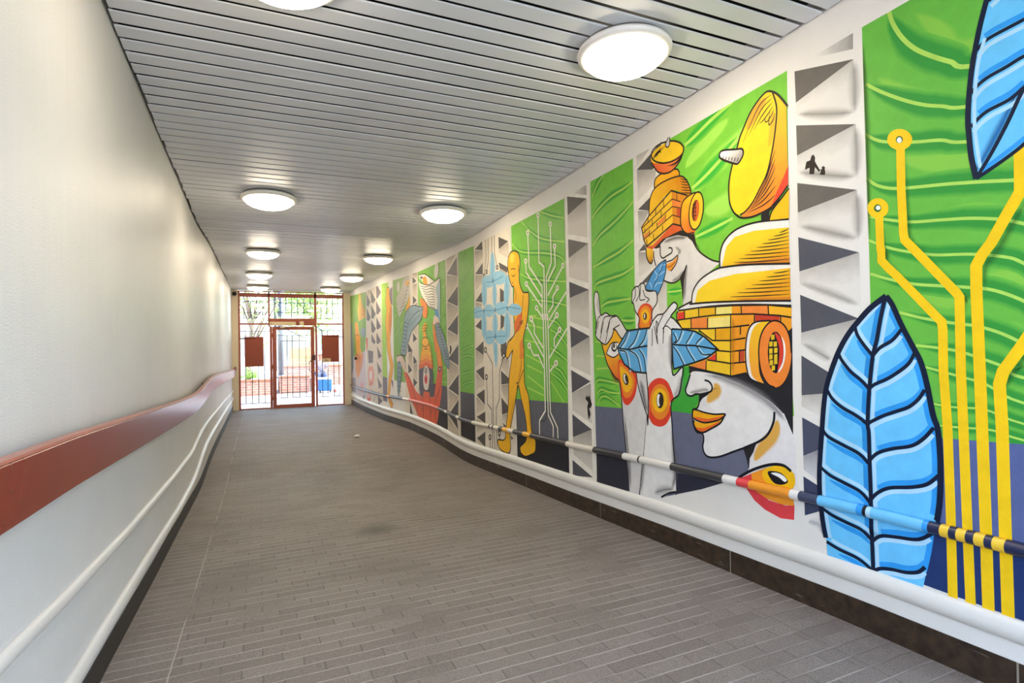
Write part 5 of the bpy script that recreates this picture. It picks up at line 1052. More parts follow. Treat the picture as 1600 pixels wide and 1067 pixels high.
47 2 233 0 1 100|9.7 0|8520 2245 8326 2207 8117 2200 7984 2170
47 2 233 0 1 101|9.7 0|8457 2201 8284 2165 8094 2158 7986 2133
47 2 233 0 1 102|9.6 0|8396 2156 8242 2123 8070 2116 7988 2096
47 2 233 0 1 103|9.6 0|8335 2113 8200 2081 8047 2074 7989 2058
47 2 233 0 1 104|9.6 0|8275 2069 8159 2040 8024 2032 7991 2021
47 2 233 0 1 105|9.5 0|8216 2027 8118 2000 8001 1990 7993 1984
47 2 233 0 1 97|10.1 0|8729 2522 8586 2515
47 2 233 0 1 98|10.1 0|8710 2508 8586 2506
47 2 233 0 1 99|10.1 0|8692 2494 8587 2498
47 2 233 0 1 100|10.1 0|8673 2481 8587 2489
47 2 47 0 1 101|12.7 0|8789 2485 8686 2424 8319 2354 8059 2366 7733 2400
47 2 47 0 1 106|12.7 0|8775 2376 8625 2204 8290 2024 8014 1964 7933 1946
47 2 47 0 1 107|11.8 0|8752 2560 8491 2543 8269 2474 8016 2384
47 0 234 0 1 107||8722 2184 8557 2142 8370 2043 8377 1899 8479 1855 8593 1897 8680 2051
48 0 235 0 0 108||8572 2037 8752 2054 9154 2100 9422 2058 9619 1930 9676 1745 9789 1432 9845 1298 9576 1275 9447 1499 9423 1505 9202 1682 8715 1839 8604 1961
48 2 236 0 1 109|15.0 0|8572 2037 8752 2054 9154 2100 9422 2058 9619 1930 9676 1745 9789 1432 9845 1298 9576 1275 9447 1499 9423 1505 9202 1682 8715 1839 8604 1961 8572 2037
48 2 236 0 1 110|12.9 0|8588 2002 9006 1956 9383 1826 9538 1585 9646 1326
48 2 236 0 1 111|11.0 0|9434 1797 9527 1832 9623 1844
48 2 236 0 1 112|11.0 0|9465 1734 9544 1765 9645 1776
48 2 236 0 1 113|11.1 0|9496 1670 9562 1697 9668 1708
48 2 236 0 1 114|11.1 0|9527 1606 9579 1629 9690 1640
48 2 236 0 1 111|11.1 0|9559 1542 9597 1561 9713 1571
48 2 236 0 1 111|11.1 0|9591 1477 9614 1493 9736 1502
48 2 236 0 1 111|11.2 0|9623 1412 9632 1424 9759 1433
48 2 236 0 1 111|11.2 0|9655 1346 9649 1355 9782 1363
48 2 236 0 1 111|10.2 0|8684 1966 8785 1886
48 2 236 0 1 112|10.3 0|8752 2057 8854 1991
48 2 236 0 1 112|10.3 0|8802 1939 8895 1857
48 2 236 0 1 113|10.4 0|8870 2056 8965 1966
48 2 236 0 1 113|10.4 0|8922 1911 9008 1827
48 2 236 0 1 114|10.5 0|8991 2056 9079 1940
48 2 236 0 1 111|10.6 0|9046 1882 9123 1796
48 2 236 0 1 111|10.6 0|9115 2055 9196 1914
48 2 236 0 1 111|10.7 0|9172 1852 9240 1765
48 2 236 0 1 111|10.8 0|9242 2055 9315 1887
48 2 236 0 1 111|10.8 0|9302 1822 9361 1733
48 2 236 0 1 112|10.9 0|9371 2054 9431 1859
49 0 237 0 0 96||8004 1738 7835 1744 7589 1555 7436 1365 7380 1285 7368 1137 7428 1104 7607 1194 7768 1360 7932 1518
49 2 236 0 1 97|11.8 0|8004 1738 7835 1744 7589 1555 7436 1365 7380 1285 7368 1137 7428 1104 7607 1194 7768 1360 7932 1518 8004 1738
49 2 238 0 1 98|9.3 0|7916 1681 7816 1691 7752 1675
49 2 238 0 1 99|9.2 0|7880 1638 7779 1648 7720 1632
49 2 238 0 1 100|9.2 0|7843 1595 7742 1605 7688 1588
49 2 238 0 1 101|9.2 0|7806 1552 7706 1563 7656 1545
49 2 238 0 1 102|9.1 0|7769 1510 7670 1521 7625 1503
49 2 238 0 1 103|9.1 0|7732 1468 7634 1480 7594 1460
49 2 238 0 1 104|9.1 0|7696 1427 7599 1439 7563 1418
49 2 238 0 1 105|9.0 0|7660 1385 7564 1398 7532 1376
49 2 238 0 1 106|9.0 0|7624 1345 7529 1357 7501 1335
49 2 238 0 1 107|8.9 0|7589 1304 7494 1317 7471 1294
49 2 238 0 1 108|8.9 0|7554 1264 7460 1277 7441 1253
49 2 238 0 1 109|8.9 0|7519 1224 7426 1238 7411 1212
50 0 239 0 1 82||10032 1135 9878 1138 9836 948 9951 655 10023 537 10070 647 10079 907
50 2 236 0 1 83|12.6 0|10032 1135 9878 1138 9836 948 9951 655 10023 537 10070 647 10079 907
50 2 236 0 1 84|10.3 0|10053 1021 9958 1048 9848 1011
50 2 236 0 1 84|10.3 0|10056 940 9962 967 9852 934
50 2 236 0 1 84|10.3 0|10060 859 9966 887 9855 858
50 2 236 0 1 84|10.3 0|10064 777 9969 806 9859 781
50 2 236 0 1 84|10.3 0|10068 696 9973 726 9862 705
50 2 236 0 1 84|10.3 0|10071 615 9977 645 9865 628
51 0 240 0 0 0||11005 2656 10541 2637 10716 1569 10709 837 11006 850 11009 1699
51 0 241 0 0 1||11006 850 10709 837 10732 373 10986 378
51 0 242 0 0 0||10467 2497 10307 2529 10304 2175 10517 2286
51 0 243 0 0 0||10505 846 10331 782 10337 640
51 0 244 0 0 2||10664 2538 10503 2535 10480 2358 10365 2148 10377 1895 10482 1550 10448 1325 10408 1229 10305 1084 10428 813 10569 496 10361 364 10453 276 10584 373 10692 501 10582 888 10506 1053 10674 1363 10711 1554 10765 1899 10684 2128 10747 2270
51 2 245 0 1 3|12.0 0|10664 2538 10503 2535 10480 2358 10365 2148 10377 1895 10482 1550 10448 1325 10408 1229 10305 1084 10428 813 10569 496 10361 364 10453 276 10584 373 10692 501 10582 888 10506 1053 10674 1363 10711 1554 10765 1899 10684 2128 10747 2270 10664 2538
51 0 246 0 0 4||10475 2182 10365 2148 10377 1895 10482 1550 10537 1821
51 2 245 0 1 5|10.8 0|10548 2065 10537 1821 10619 1552
52 0 247 0 0 2||12302 2634 11030 2652 11009 1699 11006 850 10986 378 11396 268 12382 322 12374 1460
52 1 248 249 0 3|12061 2646 12071 2495|12226 2638 11896 2630 11923 2390 12229 2585
52 1 248 249 0 3|12009 2336 12019 2158|11901 2328 11905 2042 12247 2292
52 1 248 249 0 3|11560 2391 11569 2228|11443 2382 11476 2121 11786 2320
52 1 248 249 0 3|11573 2068 11581 1923|11462 2062 11475 1829 11805 2006
52 0 250 0 0 4||11897 2615 11485 2385 11723 2322 11879 2372
52 0 250 0 0 3||11428 2650 11292 2643 11047 2491 11353 2389 11423 2424
52 0 250 0 0 4||12297 2591 11944 2369 12146 2285 12300 2327
52 0 250 0 0 4||11883 2312 11490 2093 11742 2003 11879 2040
52 0 250 0 0 4||11445 2360 11078 2140 11342 2070 11441 2105
52 0 250 0 0 4||12302 2280 11931 2043 12132 1977 12298 2016
52 0 250 0 0 5||11900 2011 11507 1794 11728 1712 11896 1755
52 0 250 0 0 3||11433 2031 11084 1822 11330 1773 11447 1799
52 0 250 0 0 6||11886 1709 11523 1524 11679 1481 11883 1543
52 0 250 0 0 3||11451 1726 11100 1539 11347 1478 11464 1508
52 1 251 252 0 3|11188 1207 11195 1083|11423 1175 11074 1208 11085 1010
52 1 251 252 0 3|11177 894 11183 779|11412 856 11063 898 11073 714
52 0 253 0 0 4||11459 1582 11111 1548 11345 1501
52 0 253 0 0 4||11437 1451 11061 1244 11334 1183
52 0 253 0 0 4||11455 1131 11077 954 11352 873
52 0 253 0 0 4||11443 826 11060 658 11309 587
52 0 253 0 0 3||11405 451 11054 363 11388 242
52 0 253 0 0 3||12236 1365 11750 1334 11795 1095 12185 1088
53 0 254 0 0 3||14539 2719 12333 2624 12387 1738 12546 1181 14522 671 14579 1800
53 0 255 0 0 4||14552 1154 12473 1349 12413 320 13444 300 14501 319
53 0 256 0 0 5||14522 671 13778 704 13808 350 14396 342
53 0 257 0 0 4||13179 2656 12984 2654 12903 2484 12424 2210 12397 2083 12938 2047 13280 2031 13408 2306 13244 2462
53 2 258 0 1 5|14.4 0|13152 2388 12907 2436 12457 2244
53 2 258 0 1 6|14.3 0|13117 2330 12855 2380 12459 2206
53 2 258 0 1 7|14.3 0|13083 2271 12803 2324 12462 2168
53 2 258 0 1 8|14.3 0|13049 2213 12751 2269 12464 2131
53 2 258 0 1 9|14.3 0|13015 2156 12700 2215 12466 2093
53 2 258 0 1 10|14.2 0|12981 2098 12650 2160 12469 2055
53 0 259 0 0 4||13797 2020 13432 2021 13249 1796 13065 1659 13081 1462 13330 1414 13632 1466 13771 1691
53 2 260 0 1 5|15.0 0|13771 1691 13456 1726 13161 1678
53 0 261 0 0 5||13733 1520 13130 1448 12902 1316 13248 1207 13599 1246
53 0 262 0 0 6||13753 1279 12673 1285 13181 819 13542 687 13785 900
53 2 263 0 1 7|14.6 0|13453 1146 13005 1218 12718 1301
53 2 263 0 1 8|14.6 0|13418 1079 13009 1159 12722 1253
53 2 263 0 1 9|14.6 0|13383 1013 13014 1100 12725 1205
53 2 263 0 1 10|14.6 0|13349 947 13019 1041 12729 1157
53 2 263 0 1 11|14.5 0|13314 881 13024 982 12733 1109
53 2 263 0 1 12|14.5 0|13280 815 13028 923 12737 1061
53 0 264 0 1 3||12192 980 11991 1031 11770 991 11721 755 11886 627 12147 613 12216 794
53 0 265 0 1 4||11861 839 11889 776 11956 734 12036 730 12100 766 12121 828 12092 892 12024 933 11944 936 11882 900
53 0 266 0 0 5||13151 589 12768 658 12785 449 13071 397
53 0 267 0 1 3||12038 345 12072 279 12154 234 12254 226 12333 259 12360 320 12325 387 12241 432 12142 439 12065 405
53 0 268 0 1 4||12128 384 12142 356 12177 337 12218 333 12251 348 12262 374 12247 403 12213 422 12171 425 12139 410
53 0 269 0 0 5||13101 1808 12718 1876 12447 1834 12493 1663 12783 1637
53 0 270 0 0 4||12391 1613 12253 1642 12266 1425 12375 1321
53 0 271 0 0 5||14527 2017 14294 2025 14130 1316 14530 1315
53 0 271 0 0 6||14478 1637 14103 1630 14086 925 14468 698
53 2 272 0 1 4|13.5 0|12147 613 11947 684 11791 632
53 2 272 0 1 3|13.3 0|11910 234 11618 406
53 0 273 0 0 6||12842 316 12535 402 12757 226
"""
# ------------------------------------------------------------------ materials of the setting
def brick_floor():
    m=bpy.data.materials.new('brick_paving'); m.use_nodes=True; nt=m.node_tree; N=nt.nodes; L=nt.links; b=N['Principled BSDF']
    tc=N.new('ShaderNodeTexCoord'); sp=N.new('ShaderNodeSeparateXYZ'); L.new(tc.outputs['Object'],sp.inputs[0])
    def M(op,a,bv=None,c=None):
        n=N.new('ShaderNodeMath'); n.operation=op
        for i,v in enumerate((a,bv,c)):
            if v is None: continue
            if isinstance(v,(int,float)): n.inputs[i].default_value=v
            else: L.new(v,n.inputs[i])
        return n.outputs[0]
    wob=N.new('ShaderNodeTexNoise'); wob.inputs['Scale'].default_value=9; L.new(tc.outputs['Object'],wob.inputs['Vector'])
    wv=M('MULTIPLY',M('SUBTRACT',wob.outputs['Fac'],.5),.008)
    x=M('ADD',sp.outputs[0],wv); y=M('ADD',sp.outputs[1],wv)
    P=.0795
    ry=M('DIVIDE',y,P); row=M('FLOOR',ry); fy=M('SUBTRACT',ry,row)
    u=M('DIVIDE',M('ADD',x,M('MULTIPLY',row,.0785)),.235); cu=M('FLOOR',u); fu=M('SUBTRACT',u,cu)
    dy=M('MULTIPLY',M('MINIMUM',fy,M('SUBTRACT',1,fy)),P); dx=M('MULTIPLY',M('MINIMUM',fu,M('SUBTRACT',1,fu)),.235)
    band=M('MAXIMUM',M('LESS_THAN',x,-.35),M('GREATER_THAN',x,2.15))      # border courses: no cross joints
    dx=M('ADD',dx,M('MULTIPLY',band,1.0))
    seamL=M('ABSOLUTE',M('ADD',x,.35)); seamR=M('ABSOLUTE',M('SUBTRACT',x,2.15))
    def line(d,w):
        n=N.new('ShaderNodeMapRange'); n.inputs['From Min'].default_value=w*.5; n.inputs['From Max'].default_value=w; n.inputs['To Min'].default_value=1; n.inputs['To Max'].default_value=0; L.new(d,n.inputs['Value']); return n.outputs[0]
    pale=line(M('MINIMUM',dy,seamL),.0048); dark=line(M('MINIMUM',dx,seamR),.0036)
    jall=M('MAXIMUM',pale,dark)
    # brick tone
    cb=N.new('ShaderNodeCombineXYZ'); L.new(cu,cb.inputs[0]); L.new(row,cb.inputs[1]); wn=N.new('ShaderNodeTexWhiteNoise'); wn.noise_dimensions='3D'; L.new(cb.outputs[0],wn.inputs['Vector'])
    rp=N.new('ShaderNodeValToRGB'); rp.color_ramp.elements[0].color=srgb('786E66'); rp.color_ramp.elements[1].color=srgb('847A72'); L.new(wn.outputs['Value'],rp.inputs['Fac'])
    big=N.new('ShaderNodeTexNoise'); big.inputs['Scale'].default_value=1.1; big.inputs['Detail'].default_value=6; L.new(tc.outputs['Object'],big.inputs['Vector'])
    gr=N.new('ShaderNodeTexNoise'); gr.inputs['Scale'].default_value=140; gr.inputs['Detail'].default_value=3; L.new(tc.outputs['Object'],gr.inputs['Vector'])
    k=M('ADD',M('MULTIPLY',M('SUBTRACT',big.outputs['Fac'],.5),.5),M('ADD',M('MULTIPLY',M('SUBTRACT',gr.outputs['Fac'],.5),1.3),1.0))
    mx=N.new('ShaderNodeMix'); mx.data_type='RGBA'; mx.blend_type='MULTIPLY'; mx.inputs[0].default_value=1; L.new(rp.outputs['Color'],mx.inputs[6]); cbk=N.new('ShaderNodeCombineXYZ'); [L.new(k,cbk.inputs[i]) for i in range(3)]; L.new(cbk.outputs[0],mx.inputs[7])
    # sparse pale grit
    sk=N.new('ShaderNodeTexVoronoi'); sk.inputs['Scale'].default_value=55; L.new(tc.outputs['Object'],sk.inputs['Vector'])
    sm=N.new('ShaderNodeMapRange'); sm.inputs['From Min'].default_value=.12; sm.inputs['From Max'].default_value=.06; L.new(sk.outputs['Distance'],sm.inputs['Value'])
    m2=N.new('ShaderNodeMix'); m2.data_type='RGBA'; L.new(M('MULTIPLY',sm.outputs[0],.22),m2.inputs[0]); L.new(mx.outputs[2],m2.inputs[6]); m2.inputs[7].default_value=srgb('B9AFA6')
    # joint colour: pale where the mortar is clean, dark where dirty
    jn=N.new('ShaderNodeTexNoise'); jn.inputs['Scale'].default_value=2.3; jn.inputs['Detail'].default_value=4; L.new(tc.outputs['Object'],jn.inputs['Vector'])
    jr=N.new('ShaderNodeValToRGB'); jr.color_ramp.elements[0].position=.36; jr.color_ramp.elements[1].position=.52; jr.color_ramp.elements[0].color=srgb('70665F'); jr.color_ramp.elements[1].color=srgb('B4AAA1'); L.new(jn.outputs['Fac'],jr.inputs['Fac'])
    m2b=N.new('ShaderNodeMix'); m2b.data_type='RGBA'; L.new(M('MULTIPLY',dark,.45),m2b.inputs[0]); L.new(m2.outputs[2],m2b.inputs[6]); m2b.inputs[7].default_value=srgb('4E4742')
    m3=N.new('ShaderNodeMix'); m3.data_type='RGBA'; L.new(M('MULTIPLY',pale,.7),m3.inputs[0]); L.new(m2b.outputs[2],m3.inputs[6]); L.new(jr.outputs['Color'],m3.inputs[7])
    # a dark stain in the middle of the passage
    vd=N.new('ShaderNodeVectorMath'); vd.operation='DISTANCE'; L.new(tc.outputs['Object'],vd.inputs[0]); vd.inputs[1].default_value=(.79,4.3,.03)
    st=N.new('ShaderNodeMapRange'); st.inputs['From Min'].default_value=.04; st.inputs['From Max'].default_value=.2; st.inputs['To Min'].default_value=.55; st.inputs['To Max'].default_value=0; L.new(M('ADD',vd.outputs['Value'],M('MULTIPLY',M('SUBTRACT',gr.outputs['Fac'],.5),.15)),st.inputs['Value'])
    m4=N.new('ShaderNodeMix'); m4.data_type='RGBA'; L.new(st.outputs[0],m4.inputs[0]); L.new(m3.outputs[2],m4.inputs[6]); m4.inputs[7].default_value=srgb('3A3430')
    L.new(m4.outputs[2],b.inputs['Base Color'])
    b.inputs['Roughness'].default_value=.62
    bp=N.new('ShaderNodeBump'); bp.inputs['Strength'].default_value=.5; bp.inputs['Distance'].default_value=.004
    L.new(M('ADD',M('MULTIPLY',jall,-1),M('MULTIPLY',gr.outputs['Fac'],.35)),bp.inputs['Height']); L.new(bp.outputs['Normal'],b.inputs['Normal'])
    return m
def painted_wall(name,col,rough,bump,scale,streak=0):
    m=bpy.data.materials.new(name); m.use_nodes=True; nt=m.node_tree; N=nt.nodes; L=nt.links; b=N['Principled BSDF']
    tc=N.new('ShaderNodeTexCoord'); n=N.new('ShaderNodeTexNoise'); n.inputs['Scale'].default_value=2.2; n.inputs['Detail'].default_value=6; L.new(tc.outputs['Object'],n.inputs['Vector'])
    r=N.new('ShaderNodeValToRGB'); c=srgb(col); r.color_ramp.elements[0].position=.35; r.color_ramp.elements[1].position=.65
    r.color_ramp.elements[0].color=tuple(x*.95 for x in c[:3])+(1,); r.color_ramp.elements[1].color=c; L.new(n.outputs['Fac'],r.inputs['Fac']); L.new(r.outputs['Color'],b.inputs['Base Color'])
    n2=N.new('ShaderNodeTexNoise'); n2.inputs['Scale'].default_value=scale; n2.inputs['Detail'].default_value=3; L.new(tc.outputs['Object'],n2.inputs['Vector'])
    bp=N.new('ShaderNodeBump'); bp.inputs['Strength'].default_value=bump; bp.inputs['Distance'].default_value=.006; L.new(n2.outputs['Fac'],bp.inputs['Height'])
    if streak:
        mp=N.new('ShaderNodeMapping'); mp.inputs['Scale'].default_value=(14,14,1.2); L.new(tc.outputs['Object'],mp.inputs['Vector'])
        n3=N.new('ShaderNodeTexNoise'); n3.inputs['Scale'].default_value=1; n3.inputs['Detail'].default_value=4; L.new(mp.outputs[0],n3.inputs['Vector'])
        bp2=N.new('ShaderNodeBump'); bp2.inputs['Strength'].default_value=streak; bp2.inputs['Distance'].default_value=.01; L.new(n3.outputs['Fac'],bp2.inputs['Height']); L.new(bp2.outputs['Normal'],bp.inputs['Normal'])
    L.new(bp.outputs['Normal'],b.inputs['Normal']); b.inputs['Roughness'].default_value=rough
    return m
M_FLOOR=brick_floor()
M_WALLL=painted_wall('gloss_cream_paint','D2D1CE',.42,.35,160,.3)
M_WALLR=painted_wall('white_wall_paint','EDE9E2',.5,.3,150)
M_TRIM=painted_wall('gloss_white_trim','E6E2DA',.3,.2,60)
M_TRIML=painted_wall('gloss_cream_trim','D0CDC8',.3,.2,60)
M_SLAT=mat('grey_metal_slat','DADDE0',.36,0,.06,3)
M_VOIDSHADE=mat('void_shade_black','0B0A0A',.9)  # near-black colour stands in for the unlit space above the slats
def worn_skirting():
    m=mat('worn_dark_skirting','3A2B1E',.45,0,.65,22); nt=m.node_tree; N=nt.nodes; L=nt.links; b=N['Principled BSDF']; src=b.inputs['Base Color'].links[0].from_socket
    tc=N.new('ShaderNodeTexCoord'); sp=N.new('ShaderNodeSeparateXYZ'); L.new(tc.outputs['Object'],sp.inputs[0])
    d=N.new('ShaderNodeMath'); d.operation='PINGPONG'; d.inputs[1].default_value=.655; o=N.new('ShaderNodeMath'); o.operation='ADD'; o.inputs[1].default_value=10.48-2.39; L.new(sp.outputs[1],o.inputs[0]); L.new(o.outputs[0],d.inputs[0])
    j=N.new('ShaderNodeMapRange'); j.inputs['From Min'].default_value=.0025; j.inputs['From Max'].default_value=.004; j.inputs['To Min'].default_value=.6; j.inputs['To Max'].default_value=0; L.new(d.outputs[0],j.inputs['Value'])
    mp=N.new('ShaderNodeMapping'); mp.inputs['Scale'].default_value=(1,5,70); L.new(tc.outputs['Object'],mp.inputs['Vector'])
    n=N.new('ShaderNodeTexNoise'); n.inputs['Scale'].default_value=1; n.inputs['Detail'].default_value=3; L.new(mp.outputs[0],n.inputs['Vector'])
    q=N.new('ShaderNodeMapRange'); q.inputs['From Min'].default_value=.69; q.inputs['From Max'].default_value=.74; q.inputs['To Max'].default_value=.55; L.new(n.outputs['Fac'],q.inputs['Value'])
    mx=N.new('ShaderNodeMath'); mx.operation='MAXIMUM'; L.new(j.outputs[0],mx.inputs[0]); L.new(q.outputs[0],mx.inputs[1])
    k=N.new('ShaderNodeMix'); k.data_type='RGBA'; L.new(mx.outputs[0],k.inputs[0]); L.new(src,k.inputs[6]); k.inputs[7].default_value=srgb('B5A998'); L.new(k.outputs[2],b.inputs['Base Color'])
    return m
M_SKIRT=worn_skirting()
M_SKIRTL=mat('black_skirting','1B1816',.45,0,.4,20)
M_RAIL=mat('brown_red_gloss_paint','7E2E20',.24,0,.12,5)
M_FRAME=mat('rust_red_metal','9A4728',.42,0,.12,9)
M_BOARD=mat('brown_red_board','8F3F24',.5,0,.06,6)
M_BAR=mat('dark_steel_bar','2A2422',.5,.4)
M_CREAM=mat('cream_pillar_paint','DCCDAE',.5,0,.05,4)
def glass():
    m=bpy.data.materials.new('window_glass'); m.use_nodes=True; nt=m.node_tree; N=nt.nodes; L=nt.links; N.clear()
    o=N.new('ShaderNodeOutputMaterial'); t=N.new('ShaderNodeBsdfTransparent'); t.inputs[0].default_value=(.96,.98,.97,1); gl=N.new('ShaderNodeBsdfGlossy'); gl.inputs['Roughness'].default_value=.02
    fr=N.new('ShaderNodeFresnel'); fr.inputs['IOR'].default_value=1.45; mx=N.new('ShaderNodeMixShader'); L.new(fr.outputs[0],mx.inputs[0]); L.new(t.outputs[0],mx.inputs[1]); L.new(gl.outputs[0],mx.inputs[2]); L.new(mx.outputs[0],o.inputs['Surface'])
    return m
M_GLASS=glass()

# ------------------------------------------------------------------ floor, walls, ceiling
mb=MB()
for a,b in zip(ysteps(Y0-2,Y1+.1),ysteps(Y0-2,Y1+.1)[1:]):
    for i in range(4):
        x0,x1=-1.0+i*.9,-1.0+(i+1)*.9
        mb.poly([(x0,a,g(a)),(x1,a,g(a)),(x1,b,g(b)),(x0,b,g(b))])
bmesh.ops.remove_doubles(mb.bm,verts=mb.bm.verts,dist=1e-4)
tag(mb.build('floor',M_FLOOR),kind='structure')
mb=MB(); P=[(XL,y,g(y)) for y in ysteps(Y0,Y1+.12)]
mb.sweep(P,[(0,-.25),(0,H+.12),(-.3,H+.12),(-.3,-.25)]); tag(mb.build('wall_left',M_WALLL),kind='structure')
mb=MB(); P=[(xr(y),y,g(y)) for y in ysteps(Y0,Y1+.12,BENDS)]
mb.sweep(P,[(0,-.25),(0,H+.12),(.45,H+.12),(.45,-.25)]); tag(mb.build('wall_right',M_WALLR),kind='structure')
mb=MB(); y=Y0+.02; k=0
while y<Y1-.02:
    e=min(y+.095,Y1-.005); a=XL+.014+R.uniform(-.006,.008); b0=xr(y)-.012+R.uniform(-.006,.004); z0,z1=g(y)+H,g(e)+H
    jit=R.uniform(-.0015,.0015); d=.006
    v=[(y,z0+jit+.003),(y+.004,z0+jit),(e-.004,z1+jit),(e,z1+jit+.003),(e,z1+d),(y,z0+d)]
    ra=[mb.bm.verts.new((a,q[0],q[1])) for q in v]; rb=[mb.bm.verts.new((b0,q[0],q[1])) for q in v]
    for i in range(6): mb.bm.faces.new([ra[i],ra[(i+1)%6],rb[(i+1)%6],rb[i]])
    mb.bm.faces.new(ra[::-1]); mb.bm.faces.new(rb)
    y+=.1155
P=[(XL-.1,y,g(y)+H+.09) for y in ysteps(Y0,Y1+.1)]
mb.sweep(P,[(0,0),(3.4,0),(3.4,.3),(0,.3)],mi=1)
tag(mb.build('ceiling',[M_SLAT,M_VOIDSHADE]),kind='structure')
# skirtings and mouldings
def half(r,out,n=8):
    return [(out*r*math.sin(math.pi*k/n),r*math.cos(math.pi*k/n)) for k in range(n+1)]
mb=MB(); P=[(xr(y)+.01,y,g(y)) for y in ysteps(Y0,Y1-.02,BENDS)]
mb.sweep(P,[(-.014,-.02),(-.014,.122),(0,.122),(0,-.02)]); tag(mb.build('baseboard_right',M_SKIRT),kind='structure')
mb=MB(); P=[(XL-.01,y,g(y)) for y in ysteps(Y0,Y1-.02)]
mb.sweep(P,[(.016,-.02),(.016,.11),(0,.11),(0,-.02)]); tag(mb.build('baseboard_left',M_SKIRTL),kind='structure')
BL=[(-2,.40),(1.5,.315),(2.67,.274),(3.71,.234),(5.01,.172),(5.8,.165),(6.2,.175),(6.6,.215),(7.1,.275),(7.5,.305),(8.2,.318),(13.4,.299),(14.5,.295)]
PL=[(-2,.76),(1.8,.635),(2.29,.594),(3.24,.533),(4.77,.473),(5.8,.452),(6.1,.458),(6.5,.49),(6.9,.52),(7.4,.535),(8.14,.537),(14.4,.465)]
mb=MB(); mb.sweep([(XL-.004,y,interp(BL,y)) for y in ysteps(Y0,Y1-.02,(),.12)],half(.034,1)); tag(mb.build('trim_1',M_TRIML,smooth=True),kind='structure')
mb=MB(); mb.sweep([(XL-.004,y,interp(PL,y)) for y in ysteps(Y0,Y1-.02,(),.12)],half(.026,1)); tag(mb.build('trim_2',M_TRIML,smooth=True),kind='structure')
mb=MB(); mb.sweep([(xr(y)+.004,y,g(y)+.232) for y in ysteps(Y0,Y1-.02,BENDS,.12)],[(-.030*math.sin(math.pi*k/8),.044*math.cos(math.pi*k/8)) for k in range(9)]); tag(mb.build('trim_3',M_TRIM,smooth=True),kind='structure')
# painted dado pipe on the right wall, its paint following the wall painting
mset=[]; seg=[]
ys=ysteps(Y0,Y1-.02,BENDS+[p[0] for p in PIPE_PAINT],.15)
def pipe_col(y):
    c=PIPE_PAINT[0][1]
    for yy,cc in PIPE_PAINT:
        if y>=yy: c=cc
    return c
for a in ys[:-1]:
    c=pipe_col(a+1e-4)
    if c not in mset: mset.append(c)
    seg.append(mset.index(c))
mb=MB(); mb.sweep([(xr(y)-.006,y,g(y)+.524-max(0,min(1,(y-8.2)/3))*.045) for y in ys],half(.026,-1),mi=lambda i:seg[i])
tag(mb.build('trim_4',[mat('pipe_paint_'+str(i),c,.3,0,.04,20) for i,c in enumerate(mset)],smooth=True),kind='structure')
# end pillars either side of the entrance screen
for nm,a,b in (('wall_end_left',XL-.02,-.465),('wall_end_right',1.905,2.12)):
    mb=MB(); mb.box((a,Y1-.02,-.1),(b,Y1+.25,2.95),.004); tag(mb.build(nm,M_CREAM),kind='structure')

# ------------------------------------------------------------------ the wall painting
PM={}
def pmat(key):
    if key in PM: return PM[key]
    kind,c=key[0],key[1]; m=bpy.data.materials.new('wall_paint'); m.use_nodes=True; nt=m.node_tree; N=nt.nodes; L=nt.links; b=N['Principled BSDF']
    tc=N.new('ShaderNodeTexCoord'); n=N.new('ShaderNodeTexNoise'); n.inputs['Scale'].default_value=16; n.inputs['Detail'].default_value=5; L.new(tc.outputs['Object'],n.inputs['Vector'])
    n2=N.new('ShaderNodeTexNoise'); n2.inputs['Scale'].default_value=150; n2.inputs['Detail'].default_value=3; L.new(tc.outputs['Object'],n2.inputs['Vector'])
    bp=N.new('ShaderNodeBump'); bp.inputs['Strength'].default_value=.3; bp.inputs['Distance'].default_value=.005; L.new(n2.outputs['Fac'],bp.inputs['Height']); L.new(bp.outputs['Normal'],b.inputs['Normal'])
    b.inputs['Roughness'].default_value=.5; b.inputs['Specular IOR Level'].default_value=.22
    r=N.new('ShaderNodeValToRGB'); r.color_ramp.elements[0].position=.3; r.color_ramp.elements[1].position=.7
    c0=srgb(c[0] if kind in 'GB' else c)
    if kind in 'GB':      # a brushed fade from one colour to the other
        at=N.new('ShaderNodeAttribute'); at.attribute_name='fade'; ad=N.new('ShaderNodeMath'); ad.operation='MULTIPLY_ADD'; L.new(n.outputs['Fac'],ad.inputs[0]); ad.inputs[1].default_value=.5 if kind=='G' else .24; L.new(at.outputs['Fac'],ad.inputs[2])
        sb=N.new('ShaderNodeMath'); sb.operation='SUBTRACT'; L.new(ad.outputs[0],sb.inputs[0]); sb.inputs[1].default_value=.25 if kind=='G' else .14
        r.color_ramp.elements[0].position=0; r.color_ramp.elements[1].position=1 if kind=='G' else .42; r.color_ramp.elements[0].color=c0; r.color_ramp.elements[1].color=srgb(c[1]); L.new(sb.outputs[0],r.inputs['Fac'])
    else:
        r.color_ramp.elements[0].color=tuple(x*.93 for x in c0[:3])+(1,); r.color_ramp.elements[1].color=tuple(min(1,x*1.05) for x in c0[:3])+(1,); L.new(n.outputs['Fac'],r.inputs['Fac'])
    L.new(r.outputs['Color'],b.inputs['Base Color'])
    if kind=='A':      # soft sprayed stroke, thin at its edges
        at=N.new('ShaderNodeAttribute'); at.attribute_name='fade'
        p=N.new('ShaderNodeMath'); p.operation='POWER'; L.new(at.outputs['Fac'],p.inputs[0]); p.inputs[1].default_value=1.5
        q=N.new('ShaderNodeMath'); q.operation='MULTIPLY'; L.new(p.outputs[0],q.inputs[0]); q.inputs[1].default_value=float(key[2])
        L.new(q.outputs[0],b.inputs['Alpha'])
    PM[key]=m; return m
